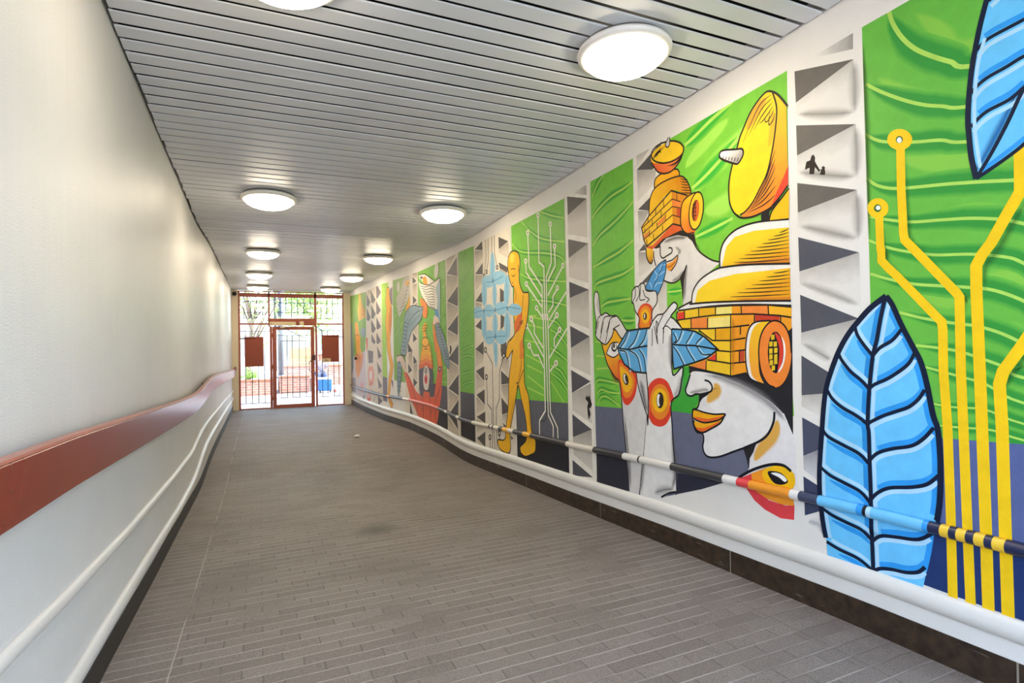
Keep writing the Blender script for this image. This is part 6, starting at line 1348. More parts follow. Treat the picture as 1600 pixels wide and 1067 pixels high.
def catmull(pts,closed,n=5):
    o=[]; k=len(pts); rng=range(k if closed else k-1)
    for i in rng:
        p1,p2=pts[i],pts[(i+1)%k]
        p0=pts[(i-1)%k] if closed or i>0 else p1; p3=pts[(i+2)%k] if closed or i+2<k else p2
        if p1==p2: continue
        for j in range(n):
            t=j/n
            o.append(tuple(.5*(2*p1[a]+(p2[a]-p0[a])*t+(2*p0[a]-5*p1[a]+4*p2[a]-p3[a])*t*t+(3*p1[a]-p0[a]-3*p2[a]+p3[a])*t**3) for a in (0,1)))
    if not closed: o.append(pts[-1])
    return o
def ribbon(pts,w,taper):
    """left and right edge of a brush stroke of width w"""
    Lf,Rt=[],[]; n=len(pts)
    for i,p in enumerate(pts):
        d0=Vector(p)-Vector(pts[i-1]) if i>0 else Vector(pts[1])-Vector(p)
        d1=Vector(pts[i+1])-Vector(p) if i<n-1 else d0
        d0=d0.normalized() if d0.length>1e-9 else Vector((1,0)); d1=d1.normalized() if d1.length>1e-9 else d0
        nn=Vector((-d0.y-d1.y,d0.x+d1.x)); nn=nn.normalized() if nn.length>1e-6 else Vector((-d1.y,d1.x))
        s=max(.5,nn.dot(Vector((-d1.y,d1.x))))
        ww=w/2/s*(math.sin(math.pi*min(1,(i+.6)/(n-1+1.2)))*.9+.1 if taper else 1)
        Lf.append((p[0]+nn.x*ww,p[1]+nn.y*ww)); Rt.append((p[0]-nn.x*ww,p[1]-nn.y*ww))
    return Lf,Rt
mural=thing('mural','bright painted mural of leaves, lattice columns, circuit lines and figures along the right wall','mural',(xr(1),1,0))
POBJ=[]; data={}
for ln in PAINT.strip().split('\n'):
    hd,prm,pts=ln.split('|'); hd=[int(v) for v in hd.split()]; v=[float(q)/1000 for q in pts.split()]
    data.setdefault(hd[0],[]).append(('FGSAB'[hd[1]],(PALETTE[hd[2]],PALETTE[hd[3]]),hd[4],hd[5],[float(q) for q in prm.split()],list(zip(v[0::2],v[1::2]))))
LIFT0=.0008
from mathutils.geometry import delaunay_2d_cdt, convex_hull_2d
def build_part(idx):
    bm=bmesh.new(); fl=bm.verts.layers.float.new('fade'); ly=bm.verts.layers.float.new('lift'); mats=[]
    for kind,c,sm,lay,prm,pts in data[idx]:
        key=(kind,c[0],prm[1]) if kind=='A' else ((kind,c) if kind in 'GB' else ('F',c[0]))
        if key not in mats: mats.append(key)
        mi=mats.index(key); lift=LIFT0+lay*.00005
        def face(ps,fd=None):
            vs=[]
            for j,p in enumerate(ps):
                v=bm.verts.new((0,p[0],p[1])); v[ly]=lift; v[fl]=fd[j] if fd else 0; vs.append(v)
            f=bm.faces.new(vs); f.material_index=mi; return f
        if kind in 'FG':
            P2=[pts[0]]
            for p in pts[1:]:
                if p!=P2[-1] or sm: P2.append(p)
            if sm: P2=catmull(P2,True)
            vs,_,fs,_,_,_=delaunay_2d_cdt([Vector(p) for p in P2],[],[list(range(len(P2)))],1,1e-6)
            fd=[0]*len(vs)
            if kind=='G':
                a=Vector((prm[0]/1000,prm[1]/1000)); d=Vector((prm[2]/1000,prm[3]/1000))-a; fd=[(p-a).dot(d)/d.length_squared for p in vs]
            nv=[]
            for j,p in enumerate(vs):
                v=bm.verts.new((0,p.x,p.y)); v[ly]=lift; v[fl]=fd[j]; nv.append(v)
            for f in fs: bm.faces.new([nv[i] for i in f]).material_index=mi
        else:
            pp=[pts[0]]
            for p in pts[1:]:
                if p!=pp[-1]: pp.append(p)
            if len(pp)<2: continue
            if sm and len(pp)>2: pp=catmull(pp,False)
            lf,rt=ribbon(pp,prm[0]/1000,prm[1] if kind=='S' else 1)
            if kind=='S':
                for a in range(len(pp)-1):
                    face([lf[a],lf[a+1],rt[a+1],rt[a]])
            else:
                m=len(pp)
                for a in range(m-1):
                    e0=math.sin(math.pi*(a/(m-1))) ; e1=math.sin(math.pi*((a+1)/(m-1))); e0=min(1,e0*2.2);e1=min(1,e1*2.2)
                    face([lf[a],lf[a+1],pp[a+1],pp[a]],[0,0,e1,e0]); face([pp[a],pp[a+1],rt[a+1],rt[a]],[e0,e1,0,0])
    if PAINT_PARTS[idx][0]=='green_leaf_background':      # paint strokes stop at the masked edge of their field
        fld=[Vector(p) for p in data[idx][0][5]]; hull=[fld[i] for i in convex_hull_2d(fld)]; mid=sum(hull,Vector((0,0)))/len(hull)
        for a,b in zip(hull,hull[1:]+hull[:1]):
            nn=Vector((b.y-a.y,a.x-b.x))
            if nn.dot(mid-a)>0: nn=-nn
            bmesh.ops.bisect_plane(bm,geom=bm.verts[:]+bm.edges[:]+bm.faces[:],plane_co=(0,a.x,a.y),plane_no=(0,nn.x,nn.y),clear_outer=True,dist=1e-6)
    for bnd in BENDS[1:-1]:
        bmesh.ops.bisect_plane(bm,geom=bm.verts[:]+bm.edges[:]+bm.faces[:],plane_co=(0,bnd,0),plane_no=(0,1,0),dist=1e-5)
    for v in bm.verts: v.co.x=xr(v.co.y)-v[ly]
    for f in bm.faces:
        f.normal_update()
        if f.normal.x>0: f.normal_flip()
    name,label,par=PAINT_PARTS[idx]
    me=bpy.data.meshes.new(name); bm.to_mesh(me); bm.free()
    o=bpy.data.objects.new(name,me); COL.objects.link(o)
    for k in mats: me.materials.append(pmat(k))
    if par is None: o.parent=mural; o.location=-Vector(mural.location)
    else: o.parent=POBJ[par]
    if label: o['label']=label
    POBJ.append(o)
for i in range(len(PAINT_PARTS)): build_part(i)

# ------------------------------------------------------------------ handrail on the left wall
RT=[(-2,1.245),(1.57,1.155),(2.11,1.142),(4.48,1.047),(5.4,1.018),(5.9,1.012),(6.3,1.024),(6.8,1.05),(7.4,1.075),(8.2,1.083),(13.4,.985),(14.2,.975)]
rail=thing('handrail','long brown-red painted handrail board fixed along the cream left wall','handrail',(XL,4,g(4)))
mb=MB(); ys=ysteps(Y0+.05,14.15,(),.12)
mb.sweep([(XL+.050,y,interp(RT,y)) for y in ys],[(.030,-.004),(.026,0),(.004,0),(0,-.004),(0,-.148),(.004,-.152),(.026,-.152),(.030,-.148)]); mb.build('rail_board',M_RAIL,rail)
mb=MB(); mb.sweep([(XL+.045,y,interp(RT,y)+.0005) for y in ys],[(.034,0),(.032,.007),(.0,.007),(-.002,0)]); tag(mb.build('rail_cap',mat('paler_red_edge_paint','A85E4C',.3,0,.15,14),rail),'thin paler capping along the top edge')  # cap in a paler red than the rail board
mb=MB(); mb.tube([(XL+.062,14.1,interp(RT,14.1)-.02),(XL+.066,14.22,interp(RT,14.2)+.012),(XL+.07,14.3,interp(RT,14.2)+.03)],[.03,.03,.026],10); mb.build('rail_end',M_RAIL,rail)
for y in (1.9,3.6,5.3,7.2,9.2,11.2,13.2):
    mb=MB(); z=interp(RT,y)-.075; mb.box((XL-.004,y-.03,z-.05),(XL+.006,y+.03,z+.05),.003); mb.tube([(XL+.004,y,z),(XL+.052,y,z)],.012,10); mb.build('rail_bracket',M_RAIL,rail)

# ------------------------------------------------------------------ ceiling lights
M_RING=mat('white_light_ring','E9E6DF',.35)
M_PLATE=mat('grey_light_base','6E6C69',.5)
M_DIFF=emit('lit_diffuser',(1.0,.85,.64,1),LAMP)
SPOTS=[(.095,2.32),(1.70,2.34),(.085,5.46),(1.70,5.44),(.05,8.62),(1.66,8.63),(-.005,11.1),(1.61,11.05),(-.035,13.38),(1.48,13.4)]
LLAB=['round lit ceiling light cut off by the top edge of the photo','largest round lit ceiling light, upper right, beside the painted wall',
 'round lit ceiling light nearest the plain left wall, in the second pair','round lit ceiling light of the second pair, on the painted-wall side',
 'round lit ceiling light third in the left row','round lit ceiling light third in the painted-wall row',
 'small round lit ceiling light fourth in the left row','small round lit ceiling light fourth in the painted-wall row',
 'farthest lit ceiling light of the left row, in front of the entrance screen','farthest lit ceiling light of the painted-wall row, in front of the entrance screen']
def ring_of(t):
    mb=MB(); mb.lathe([(.19,.0),(.215,-.0),(.215,-.028),(.205,-.034),(.19,-.03)],(0,0,0),48); o=mb.build('base',M_PLATE,None,recalc=True); o.parent=t
    mb=MB(); mb.lathe([(.205,-.012),(.232,-.018),(.238,-.030),(.232,-.042),(.214,-.052),(.203,-.050),(.203,-.030)],(0,0,0),56); o=mb.build('trim_ring',M_RING,None); o.parent=t; tag(o,'white outer ring')
    mb=MB(); mb.lathe([(.207,-.045),(.204,-.056),(.190,-.072),(.165,-.089),(.13,-.103),(.09,-.112),(.045,-.117),(0,-.118)],(0,0,0),56); o=mb.build('diffuser',M_DIFF,None); o.parent=t; tag(o,'glowing white domed diffuser')
def put(t,x,y):
    sl=(g(y+.2)-g(y-.2))/.4; t.location=(x,y,g(y)+H-.001); t.rotation_euler=(math.atan(sl),0,0)
first=None
for i,(x,y) in enumerate(SPOTS):
    if first is None:
        first=thing('ceiling_light',LLAB[0],'ceiling light',(0,0,0),'round ceiling lights along the passage'); ring_of(first); t=first
    else:
        t=first.copy(); COL.objects.link(t); t['label']=LLAB[i]
        for ch in [c for c in first.children]:
            c=ch.copy(); COL.objects.link(c); c.parent=t
    put(t,x,y)

# ------------------------------------------------------------------ entrance screen and door
YS=Y1+.02
def P3(px,py):      # a place on the screen, from its width and height in metres
    return px,py
scr=thing('entrance_screen','rust-red framed entrance screen with steel bars at the far end of the passage','screen',(.72,YS,0))
D0,D1=YS-.03,YS+.04
def fr(name,boxes,m=M_FRAME,par=scr,bev=.004,y0=D0,y1=D1,label=None):
    mb=MB()
    for a,b,c,d in boxes: mb.box((a,y0,b),(c,y1,d),bev)
    o=mb.build(name,m,par)
    if label: o['label']=label
    return o
LX0,LX1=-.469,-.425; RX0,RX1=1.875,1.912; MX0,MX1=.175,.215; NX0,NX1=1.222,1.275
fr('side_post',[(LX0,-.02,LX1,2.795)]); fr('side_post',[(RX0,-.02,RX1,2.795)])
fr('mullion',[(MX0,1.955,MX1,2.795)]); fr('mullion',[(NX0-.012,1.955,NX1-.012,2.795)])
fr('door_jamb',[(.205,-.02,.258,1.96)]); fr('door_jamb',[(NX0+.01,-.02,NX1,1.96)])
fr('head_beam',[(LX1,2.655,RX0,2.745)]); fr('top_rail',[(LX1,2.775,RX0,2.80)])
fr('transom_rail',[(LX1,2.0,MX0,2.035)]); fr('transom_rail',[(NX1,2.0,RX0,2.035)])
fr('transom_panel',[(MX0,1.985,NX0,2.15)],bev=.002,y0=D0,y1=D1-.01)
fr('sill',[(LX1,-.02,.205,.035)]); fr('sill',[(NX1,-.02,RX0,.035)])
def bars(par,vert,hor,y=YS+.03,r=.0085,name='bar'):
    for x,a,b in vert:
        mb=MB(); mb.tube([(x,y,a),(x,y,b)],r,8); mb.build(name,M_BAR,par)
    for z,a,b in hor:
        mb=MB(); mb.tube([(a,y+.004,z),(b,y+.004,z)],r*.95,8); mb.build(name,M_BAR,par)
X=lambda c: -.469+(c-150)*(1.905+.469)/(915-150) if False else interp([(150,-.469),(195,-.336),(335,.069),(370,.191),(550,.711),(710,1.247),(915,1.905)],c)
Z=lambda c: interp([(105,2.82),(130,2.75),(158,2.659),(315,2.145),(365,1.979),(447,1.714),(660,1.015),(965,-.018)],c)
bars(scr,[(X(c),Z(312),2.66) for c in (193,240,287,332)],[(Z(312),LX1,MX0),(Z(190),X(193),X(332)),(Z(270),X(193),X(332))])
bars(scr,[(X(c),2.15,2.66) for c in (412,458,502,545,587,630,675)],[(Z(197),X(412),X(675)),(Z(268),X(412),X(675))])
bars(scr,[(X(c),Z(312),2.66) for c in (750,792,835,875)],[(Z(312),NX1,RX0),(Z(197),X(750),X(875)),(Z(270),X(750),X(875))])
bars(scr,[(X(c),Z(920)+.01,Z(405)) for c in (200,248,295,340)],[(Z(405),LX1,.205),(Z(460),LX1,X(200)),(Z(920)+.01,LX1,.205)])
bars(scr,[(X(c),Z(893),Z(400)) for c in (755,795,840,878)],[(Z(400),NX1,RX0),(Z(458),X(878),RX0+.02),(Z(893),NX1,RX0)])
for (a,b,c,d) in ((LX1,.035,.205,2.0),(NX1,.035,RX0,2.0),(LX1,2.035,MX0,2.655),(MX1,2.15,NX0-.012,2.655),(NX1-.012,2.035,RX0,2.655)):
    fr('glass_pane',[(a,b,c,d)],M_GLASS,bev=0,y0=YS+.008,y1=YS+.014)
door=thing('entrance_door','rust-red framed glazed door with steel bars in the middle of the screen','door',(.262,YS,0))
LD=(.262,1.205)
fr('door_stile',[(LD[0],.0,.345,1.955)],par=door); fr('door_stile',[(1.125,.0,LD[1],1.955)],par=door)
fr('door_rail',[(.345,1.878,1.125,1.955)],par=door); fr('door_rail',[(.345,.0,1.125,.088)],par=door)
fr('glass_pane',[(.345,.088,1.125,1.878)],M_GLASS,par=door,bev=0,y0=YS+.008,y1=YS+.014)
bars(door,[(X(460),Z(890),Z(478)),(X(507),Z(890),Z(437)),(X(548),Z(890),Z(437)),(X(595),Z(890),Z(437)),(X(640),Z(890),Z(478))],[(Z(437),.345,1.125),(Z(478),X(458),X(640)),(Z(852),X(460),X(640)),(Z(888),.345,1.125)],y=YS+.035)
mb=MB(); mb.tube([(X(676),D0-.005,Z(628)),(X(662),D0-.05,Z(632)),(X(660),D0-.055,Z(642)),(X(660),D0-.055,Z(694)),(X(662),D0-.05,Z(704)),(X(676),D0-.005,Z(708))],.009,10); tag(mb.build('pull_handle',mat('worn_steel','8A7E76',.35,.8),door),'slim steel pull handle')
mb=MB(); mb.box((X(681),D0-.022,Z(625)),(X(703),D0+.002,Z(585)),.004); tag(mb.build('lock_box',mat('dark_lock_metal','4A2013',.45,.2),door),'dark brown lock box')
for z in (Z(628),Z(690),Z(710)):
    mb=MB(); mb.tube([(X(692),D0-.012,z),(X(692),D0+.002,z)],.014,14); mb.build('lock_cylinder',mat('brass','B08A5A',.3,.9),door)
mb=MB(); mb.tube([(X(470),D0-.03,Z(377)),(X(630),D0-.19,Z(478)+.06)],.007,8); mb.tube([(X(630),D0-.19,Z(478)+.06),(X(668),D0-.02,Z(385))],.006,8); tag(mb.build('closer_arm',M_BAR,door),'folding closer arm')
mb=MB(); mb.box((X(455),D0-.05,Z(385)),(X(492),D0+.002,Z(370)),.004); mb.build('closer_bracket',mat('closer_metal','B9A58C',.4,.5),door)
for z in (.25,1.0,1.75):
    mb=MB(); mb.tube([(LD[0]+.001,D0-.008,z-.05),(LD[0]+.001,D0-.008,z+.05)],.009,8); mb.build('hinge',M_FRAME,door)
opb=thing('door_closer_housing','long cream door closer box on the red panel above the door','door closer',(.45,D0,2.0))
mb=MB(); mb.box((X(374),D0-.075,Z(363)),(X(572),D0-.0005,Z(338)),.008); mb.build('housing',mat('cream_plastic','D9C49C',.4),opb)
mb=MB(); mb.box((X(376),D0-.079,Z(363)+.004),(X(392),D0-.074,Z(340)),.003); mb.build('end_cap',mat('cream_plastic_dull','C2AC82',.4),opb)
sb=thing('wall_sensor','small square cream sensor box beside the long closer box','sensor',(X(610),D0,2.03))
mb=MB(); mb.box((X(597),D0-.05,Z(362)),(X(626),D0-.0005,Z(334)),.006); mb.build('housing',mat('cream_plastic','D9C49C',.4),sb)
mb=MB(); mb.lathe([(.014,0),(.014,.004),(.009,.008),(0,.009)],(0,0,0),16); o=mb.build('lens',mat('pale_lens','EDE6D6',.2),None); o.parent=sb; o.rotation_euler=(math.pi/2,0,0); o.location=(0,-.049,.02)
def board(x0,x1,z0,z1,lab):
    b=thing('notice_board',lab,'notice board',((x0+x1)/2,D0,z0),'brown-red boards on the entrance screen')
    mb=MB(); mb.box((x0,D0-.014,z0),(x1,D0+.006,z1),.003); mb.build('panel',M_BOARD,b)
    mb=MB(); mb.tube([(x0-.09 if x0<.5 else x0+.09,D0-.02,z1-.035),(x0+.24 if x0<.5 else x1+.12,D0-.02,z1-.035)],.008,8); tag(mb.build('hanging_bar',mat('dark_red_bar','6E2F1C',.5,.2),b),'thin bar across the top')
    return b
board(X(195),X(335),Z(660),Z(447),'blank brown-red board hung on the bars left of the door')
board(X(752),X(877),Z(640),Z(437),'blank brown-red board hung on the bars right of the door, with a cream notice')
nt_=thing('paper_notice','small cream notice stuck to the lower left corner of the right board','notice',(X(785),D0-.016,Z(640)))
mb=MB(); mb.box((X(755),D0-.018,Z(641)),(X(815),D0-.0155,Z(612)),0); mb.build('sheet',mat('cream_paper','D9BF92',.7),nt_)
mb=MB(); mb.box((X(770),D0-.0195,Z(630)),(X(795),D0-.0182,Z(626)),0); mb.box((X(772),D0-.0195,Z(624)),(X(784),D0-.0182,Z(620)),0); mb.build('dark_marks',mat('printed_ink','4A4038',.7),nt_)
cam_=thing('security_camera','small black dome security camera at the ceiling corner by the left wall','camera',(-.535,Y1-.06,g(Y1)+H-.09))
def local(mb,name,m,par,loc=(0,0,0),rot=(0,0,0),smooth=False):
    o=mb.build(name,m,None,smooth=smooth); o.parent=par; o.location=loc; o.rotation_euler=rot; return o
mb=MB(); mb.box((-.03,-.0,-.03),(.03,.05,.05),.006); local(mb,'bracket',mat('dark_plastic','2A2623',.4),cam_)
mb=MB(); mb.lathe([(0,-.045),(.02,-.042),(.036,-.028),(.044,-.008),(.044,.012),(.036,.02),(0,.02)],(0,0,0),24); local(mb,'dome',mat('black_dome','151312',.15),cam_,(0,-.03,-.01),(math.radians(50),0,0))
mb=MB(); mb.lathe([(0,0),(.014,0),(.014,.008),(.010,.010),(0,.011)],(0,0,0),16); local(mb,'lens',mat('lens_glass','3B4A52',.08),cam_,(.0,-.068,-.022),(math.radians(100),0,0))

# ------------------------------------------------------------------ small things in the passage
al=thing('wall_button','black round button on a pale plate on the far painted wall','button',(xr(13.55),13.55,1.17))
mb=MB(); mb.lathe([(0,0),(.034,0),(.034,.008),(.028,.012),(0,.012)],(0,0,0),24); local(mb,'plate',mat('pale_metal','A9A08E',.4,.3),al,(-.001,0,0),(0,-math.pi/2,0))
mb=MB(); mb.lathe([(0,0),(.030,0),(.034,.02),(.030,.045),(.018,.052),(0,.053)],(0,0,0),24); local(mb,'knob',mat('black_knob','17130F',.3),al,(-.012,.0,0),(0,-math.pi/2,0))
mb=MB(); t=bmesh.new(); bmesh.ops.create_icosphere(t,subdivisions=3,radius=.05)
for v in t.verts:
    n=math.sin(v.co.x*95+v.co.y*60)*.3+math.sin(v.co.z*120-v.co.x*70)*.3; v.co*=1+n*.55; v.co.z=v.co.z*.5+.027
mb.add(t,M=Matrix.Scale(.8,4)); o=mb.build('crumpled_tissue',mat('white_tissue','E9E4DA',.8),None); o.location=(1.37,9.04,g(9.04)+.001); tag(o,'crumpled white tissue lying on the brick floor','litter')

# ------------------------------------------------------------------ outdoors beyond the screen
mb=MB(); mb.poly([(-40,Y1+.1,-.012),(40,Y1+.1,-.012),(40,90,-.012),(-40,90,-.012)]); mb.box((-40,Y1+.1,-.5),(40,90,-.02)); 
M_PAVE=mat('pale_paving','BDB8B2',.7,0,.08,3)
tag(mb.build('pavement',M_PAVE),kind='structure')
mb=MB(); mb.box((-40,-40,-.5),(40,Y0-1.9,.2)); tag(mb.build('street',M_PAVE),kind='structure')
mb=MB(); mb.box((-12,Y0,3.28),(14,Y1+.3,6.5)); mb.box((-12,Y0,-.3),(XL-.31,Y1+.3,3.3)); mb.box((2.9,Y0,-.3),(14,Y1+.3,3.3)); tag(mb.build('wall_sun_block',mat('sun_block_render','D8D0C4',.8,0,.05,2)),kind='structure')  # unseen mass added over and beside the passage to block the sun
def brick(name,c1,c2,cm,sx=4.4,rot=0):
    m=bpy.data.materials.new(name); m.use_nodes=True; nt=m.node_tree; b=nt.nodes['Principled BSDF']; tc=nt.nodes.new('ShaderNodeTexCoord'); mp=nt.nodes.new('ShaderNodeMapping'); mp.inputs['Rotation'].default_value=(math.pi/2,0,0)
    br=nt.nodes.new('ShaderNodeTexBrick'); br.inputs['Color1'].default_value=srgb(c1); br.inputs['Color2'].default_value=srgb(c2); br.inputs['Mortar'].default_value=srgb(cm); br.inputs['Scale'].default_value=1; br.inputs['Brick Width'].default_value=.225; br.inputs['Row Height'].default_value=.075; br.inputs['Mortar Size'].default_value=.008
    nt.links.new(tc.outputs['Object'],mp.inputs['Vector']); nt.links.new(mp.outputs[0],br.inputs['Vector']); nt.links.new(br.outputs['Color'],b.inputs['Base Color']); b.inputs['Roughness'].default_value=.85; return m
M_BRK=brick('pink_brick','A8705E','BC8A76','C4B2A6'); M_STEP=brick('sandy_step_brick','B98A50','C79E6A','D2BC98')
M_COPE=mat('terracotta_coping','A86E4C',.7,0,.1,6)
def planter(name,lab,x0,x1,y0,y1,h):
    p=thing(name,lab,'planter',((x0+x1)/2,y0,0))
    mb=MB(); mb.box((x0,y0,-.05),(x1,y0+.22,h),.006); mb.box((x0,y0+.22,-.05),(x0+.22,y1,h),.006); mb.box((x1-.22,y0+.22,-.05),(x1,y1,h),.006); mb.build('brick_wall',M_BRK,p)
    mb=MB(); mb.box((x0-.03,y0-.03,h),(x1+.03,y0+.26,h+.05),.008); mb.build('coping',M_COPE,p)
    mb=MB(); mb.box((x0+.2,y0+.2,-.05),(x1-.2,y1,h-.04)); mb.build('soil',mat('dry_soil','8A745C',.9,0,.3,12),p)
    return p
planter('brick_planter','low pink brick planter with terracotta coping seen through the door',.55,1.45,19.4,21.6,.50)
planter('brick_planter','low pink brick planter under the young tree, left of the door',-1.6,.38,19.0,21.4,.44)
st=thing('brick_staircase','sandy brick staircase rising beyond the planter','staircase',(1.3,24,0))
mb=MB(); 
for k in range(9): mb.box((.95+k*.03,24+k*.32,-.05),(2.25,24.34+k*.32,.165*(k+1)),.012)
mb.build('step_flight',M_STEP,st)
mb=MB(); mb.box((2.2,23.9,-.05),(2.42,27.4,1.35),.01); mb.build('side_wall',mat('white_render','EFEAE2',.8),st)
mb=MB(); mb.tube([(2.3,23.9,1.36),(2.3,24,2.15),(2.3,27.2,2.5)],.03,8); mb.build('stair_rail',mat('dark_green_metal','4A4E4A',.5,.4),st)
rw=thing('retaining_wall','pink rendered retaining wall in front of the staircase outside','wall',(1.4,23,0))
mb=MB(); mb.box((.62,22.9,-.05),(2.9,23.2,.72),.01); mb.build('wall_body',M_BRK,rw)
mb=MB(); mb.box((.58,22.86,.72),(2.94,23.24,.78),.01); mb.build('coping',M_COPE,rw)
lp=thing('lamp_post','tall blue-grey steel lamp post standing in the planter beyond the door','lamp post',(.62,20.2,.5))
mb=MB(); mb.tube([(.62,20.2,.45),(.62,20.2,5.2)],.085,20); mb.build('pole',mat('blue_grey_steel','747D89',.4,.3),lp)
mb=MB(); mb.lathe([(0,0),(.19,0),(.19,.03),(.12,.05),(.1,.1),(0,.1)],(.62,20.2,.46),24); mb.build('base_flange',mat('blue_grey_steel_dull','7D858F',.45,.3),lp)
mb=MB(); mb.box((.42,20.14,.7),(.50,20.24,5.2),.01); tag(mb.build('cable_duct',mat('dark_steel_duct','5E666E',.45,.3),lp),'narrow darker duct beside the pole')
mb=MB(); mb.tube([(.62,20.2,5.2),(.62,19.9,5.35),(.62,19.4,5.4)],.05,12); mb.box((.5,18.9,5.33),(.74,19.5,5.43),.03); mb.build('lamp_arm',mat('blue_grey_steel','747D89',.4,.3),lp)

def tree(name,lab,x,y,h,r,col,nl,seed,group=None,trunk='8C7768',lean=.2,z0=0,ls=.16):
    q=random.Random(seed); t=thing(name,lab,'tree',(x,y,z0),group)
    mb=MB(); top=Vector((x+lean,y,z0+h*.55)); mb.tube([(x,y,z0-.05),(x+lean*.3,y,z0+h*.25),tuple(top)],[h*.022,h*.018,h*.013],10)
    tips=[]
    for k in range(11):
        a=q.uniform(0,6.28); l=q.uniform(.45,.95)*r; s0=top+Vector((0,0,-h*q.uniform(0,.22))); e=s0+Vector((math.cos(a)*l,math.sin(a)*l,q.uniform(.15,.42)*h)); m_=(s0+e)/2+Vector((q.uniform(-.1,.1),q.uniform(-.1,.1),.12*h*q.uniform(.2,1)))
        mb.tube([s0,m_,e],[h*.008,h*.005,h*.002],7); tips+= [m_,e,(m_+e)/2]
    mb.build('trunk',mat('bark_'+trunk,trunk,.9,0,.3,14),t)
    mb=MB()
    for k in range(nl):
        c=q.choice(tips)+Vector((q.gauss(0,.28)*r*.8,q.gauss(0,.28)*r*.8,q.gauss(0,.13)*h)); s=ls*q.uniform(.6,1.3)
        u=Vector((q.gauss(0,1),q.gauss(0,1),q.gauss(0,1))).normalized(); v=u.orthogonal().normalized(); w_=u.cross(v)*.05*s
        mb.poly([c-u*s*.5,c+v*s*.22+w_,c+u*s*.5,c-v*s*.22+w_])
    f=mb.build('foliage',mat('leaves_'+col,col,.6,0,.25,5),t,recalc=False); return t
tree('street_tree','young tree with bare branches standing in the left planter outside',-.42,20.4,4.4,1.3,'95AF58',900,3,ls=.13)
tree('street_tree','pale green leafy tree behind the staircase outside',2.6,33,7.2,2.9,'8DB348',6000,5,'trees outside the entrance',ls=.2)
tree('street_tree','pale green leafy tree behind the young tree outside, far left',-3.2,27,6.6,2.2,'A2C068',4200,8,'trees outside the entrance',ls=.2)
mb=MB()
for k in range(240):
    c=Vector((-.30+R.gauss(0,.12),20.1+R.gauss(0,.1),.5+abs(R.gauss(0,.13)))); s=.10*R.uniform(.6,1.3); u=Vector((R.gauss(0,1),R.gauss(0,1),R.gauss(.5,1))).normalized(); v=u.orthogonal().normalized(); mb.poly([c-u*s*.5,c+v*s*.25,c+u*s*.5,c-v*s*.25])
sh_=thing('planter_shrub','small bright green shrub at the foot of the young tree','shrub',(-.30,20.1,.42)); mb.build('foliage',mat('shrub_leaf','8DB63A',.6,0,.2,9),sh_,recalc=False)
mb=MB(); mb.tube([(-.3,20.1,.38),(-.29,20.1,.55),(-.3,20.12,.68)],.012,6); mb.build('stem',mat('bark_8C7768','8C7768',.9,0,.3,14),sh_)
bd=thing('background_building','pale rendered building with dark windows across the street','building',(4,42,0))
mb=MB(); mb.box((-8,42,-.1),(10,48,3.3),.02); mb.build('facade',mat('pale_render','CFC7BD',.8,0,.04,1),bd)
for x in (-6,-3.6,-1.2,1.2,3.6,6):
    mb=MB(); mb.box((x,41.95,1.0),(x+1.1,42.1,2.4),.01); mb.build('window_pane',mat('grey_window','8D959C',.2),bd)
# person sitting on a bench beside the blue cooler
PX,PY=1.86,20.15
bn=thing('street_bench','plain grey bench under the seated person outside','bench',(PX,PY+.05,0))
mb=MB(); mb.box((PX-.36,PY-.15,.40),(PX+.40,PY+.25,.45),.01); mb.build('seat',mat('grey_concrete','BDB6AE',.8),bn)
for s in (-.33,.26):
    mb=MB(); mb.box((PX+s,PY-.12,-.02),(PX+s+.1,PY+.22,.40),.01); mb.build('leg',mat('grey_concrete','BDB6AE',.8),bn)
def skin(name,verts,edges,radii,m,par,root=0,sub=2):
    me=bpy.data.meshes.new(name); me.from_pydata([Vector(v) for v in verts],edges,[]); o=bpy.data.objects.new(name,me); COL.objects.link(o)
    sk=o.modifiers.new('skin','SKIN'); ss=o.modifiers.new('sub','SUBSURF'); ss.levels=sub; ss.render_levels=sub
    for i,v in enumerate(me.skin_vertices[0].data):
        r=radii[i]; v.radius=(r,r) if not isinstance(r,tuple) else r; v.use_root=(i==root)
    me.materials.append(m); o.parent=par; o.location=-Vector(par.location); return o
pr=thing('person','person in a pale shirt, blue trousers and white cap sitting outside right of the door','person',(PX,PY,0))
M_SK=mat('skin_tone','B98468',.6); M_SH=mat('pale_grey_shirt','9A95A2',.8,0,.1,12); M_JN=mat('blue_denim','46557E',.8,0,.15,20); M_SHOE=mat('dark_shoe','3A3538',.6)
b=(PX,PY)
V=[(b[0],b[1],.55),(b[0],b[1],.78),(b[0],b[1]-.02,.95),(b[0],b[1]-.03,1.04),(b[0],b[1]-.05,1.09),(b[0],b[1]-.07,1.18),(b[0],b[1]-.07,1.25),
 (b[0]-.17,b[1]-.02,.95),(b[0]-.22,b[1]-.10,.74),(b[0]-.12,b[1]-.32,.66),(b[0]-.08,b[1]-.38,.65),
 (b[0]+.17,b[1]-.02,.95),(b[0]+.22,b[1]-.10,.74),(b[0]+.13,b[1]-.32,.66),(b[0]+.09,b[1]-.38,.65),
 (b[0]-.09,b[1]-.02,.52),(b[0]-.10,b[1]-.40,.54),(b[0]-.10,b[1]-.42,.10),(b[0]-.10,b[1]-.52,.05),
 (b[0]+.09,b[1]-.02,.52),(b[0]+.11,b[1]-.40,.54),(b[0]+.12,b[1]-.38,.10),(b[0]+.12,b[1]-.48,.05)]
E=[(0,1),(1,2),(2,3),(3,4),(4,5),(5,6),(2,7),(7,8),(8,9),(9,10),(2,11),(11,12),(12,13),(13,14),(0,15),(15,16),(16,17),(17,18),(0,19),(19,20),(20,21),(21,22)]
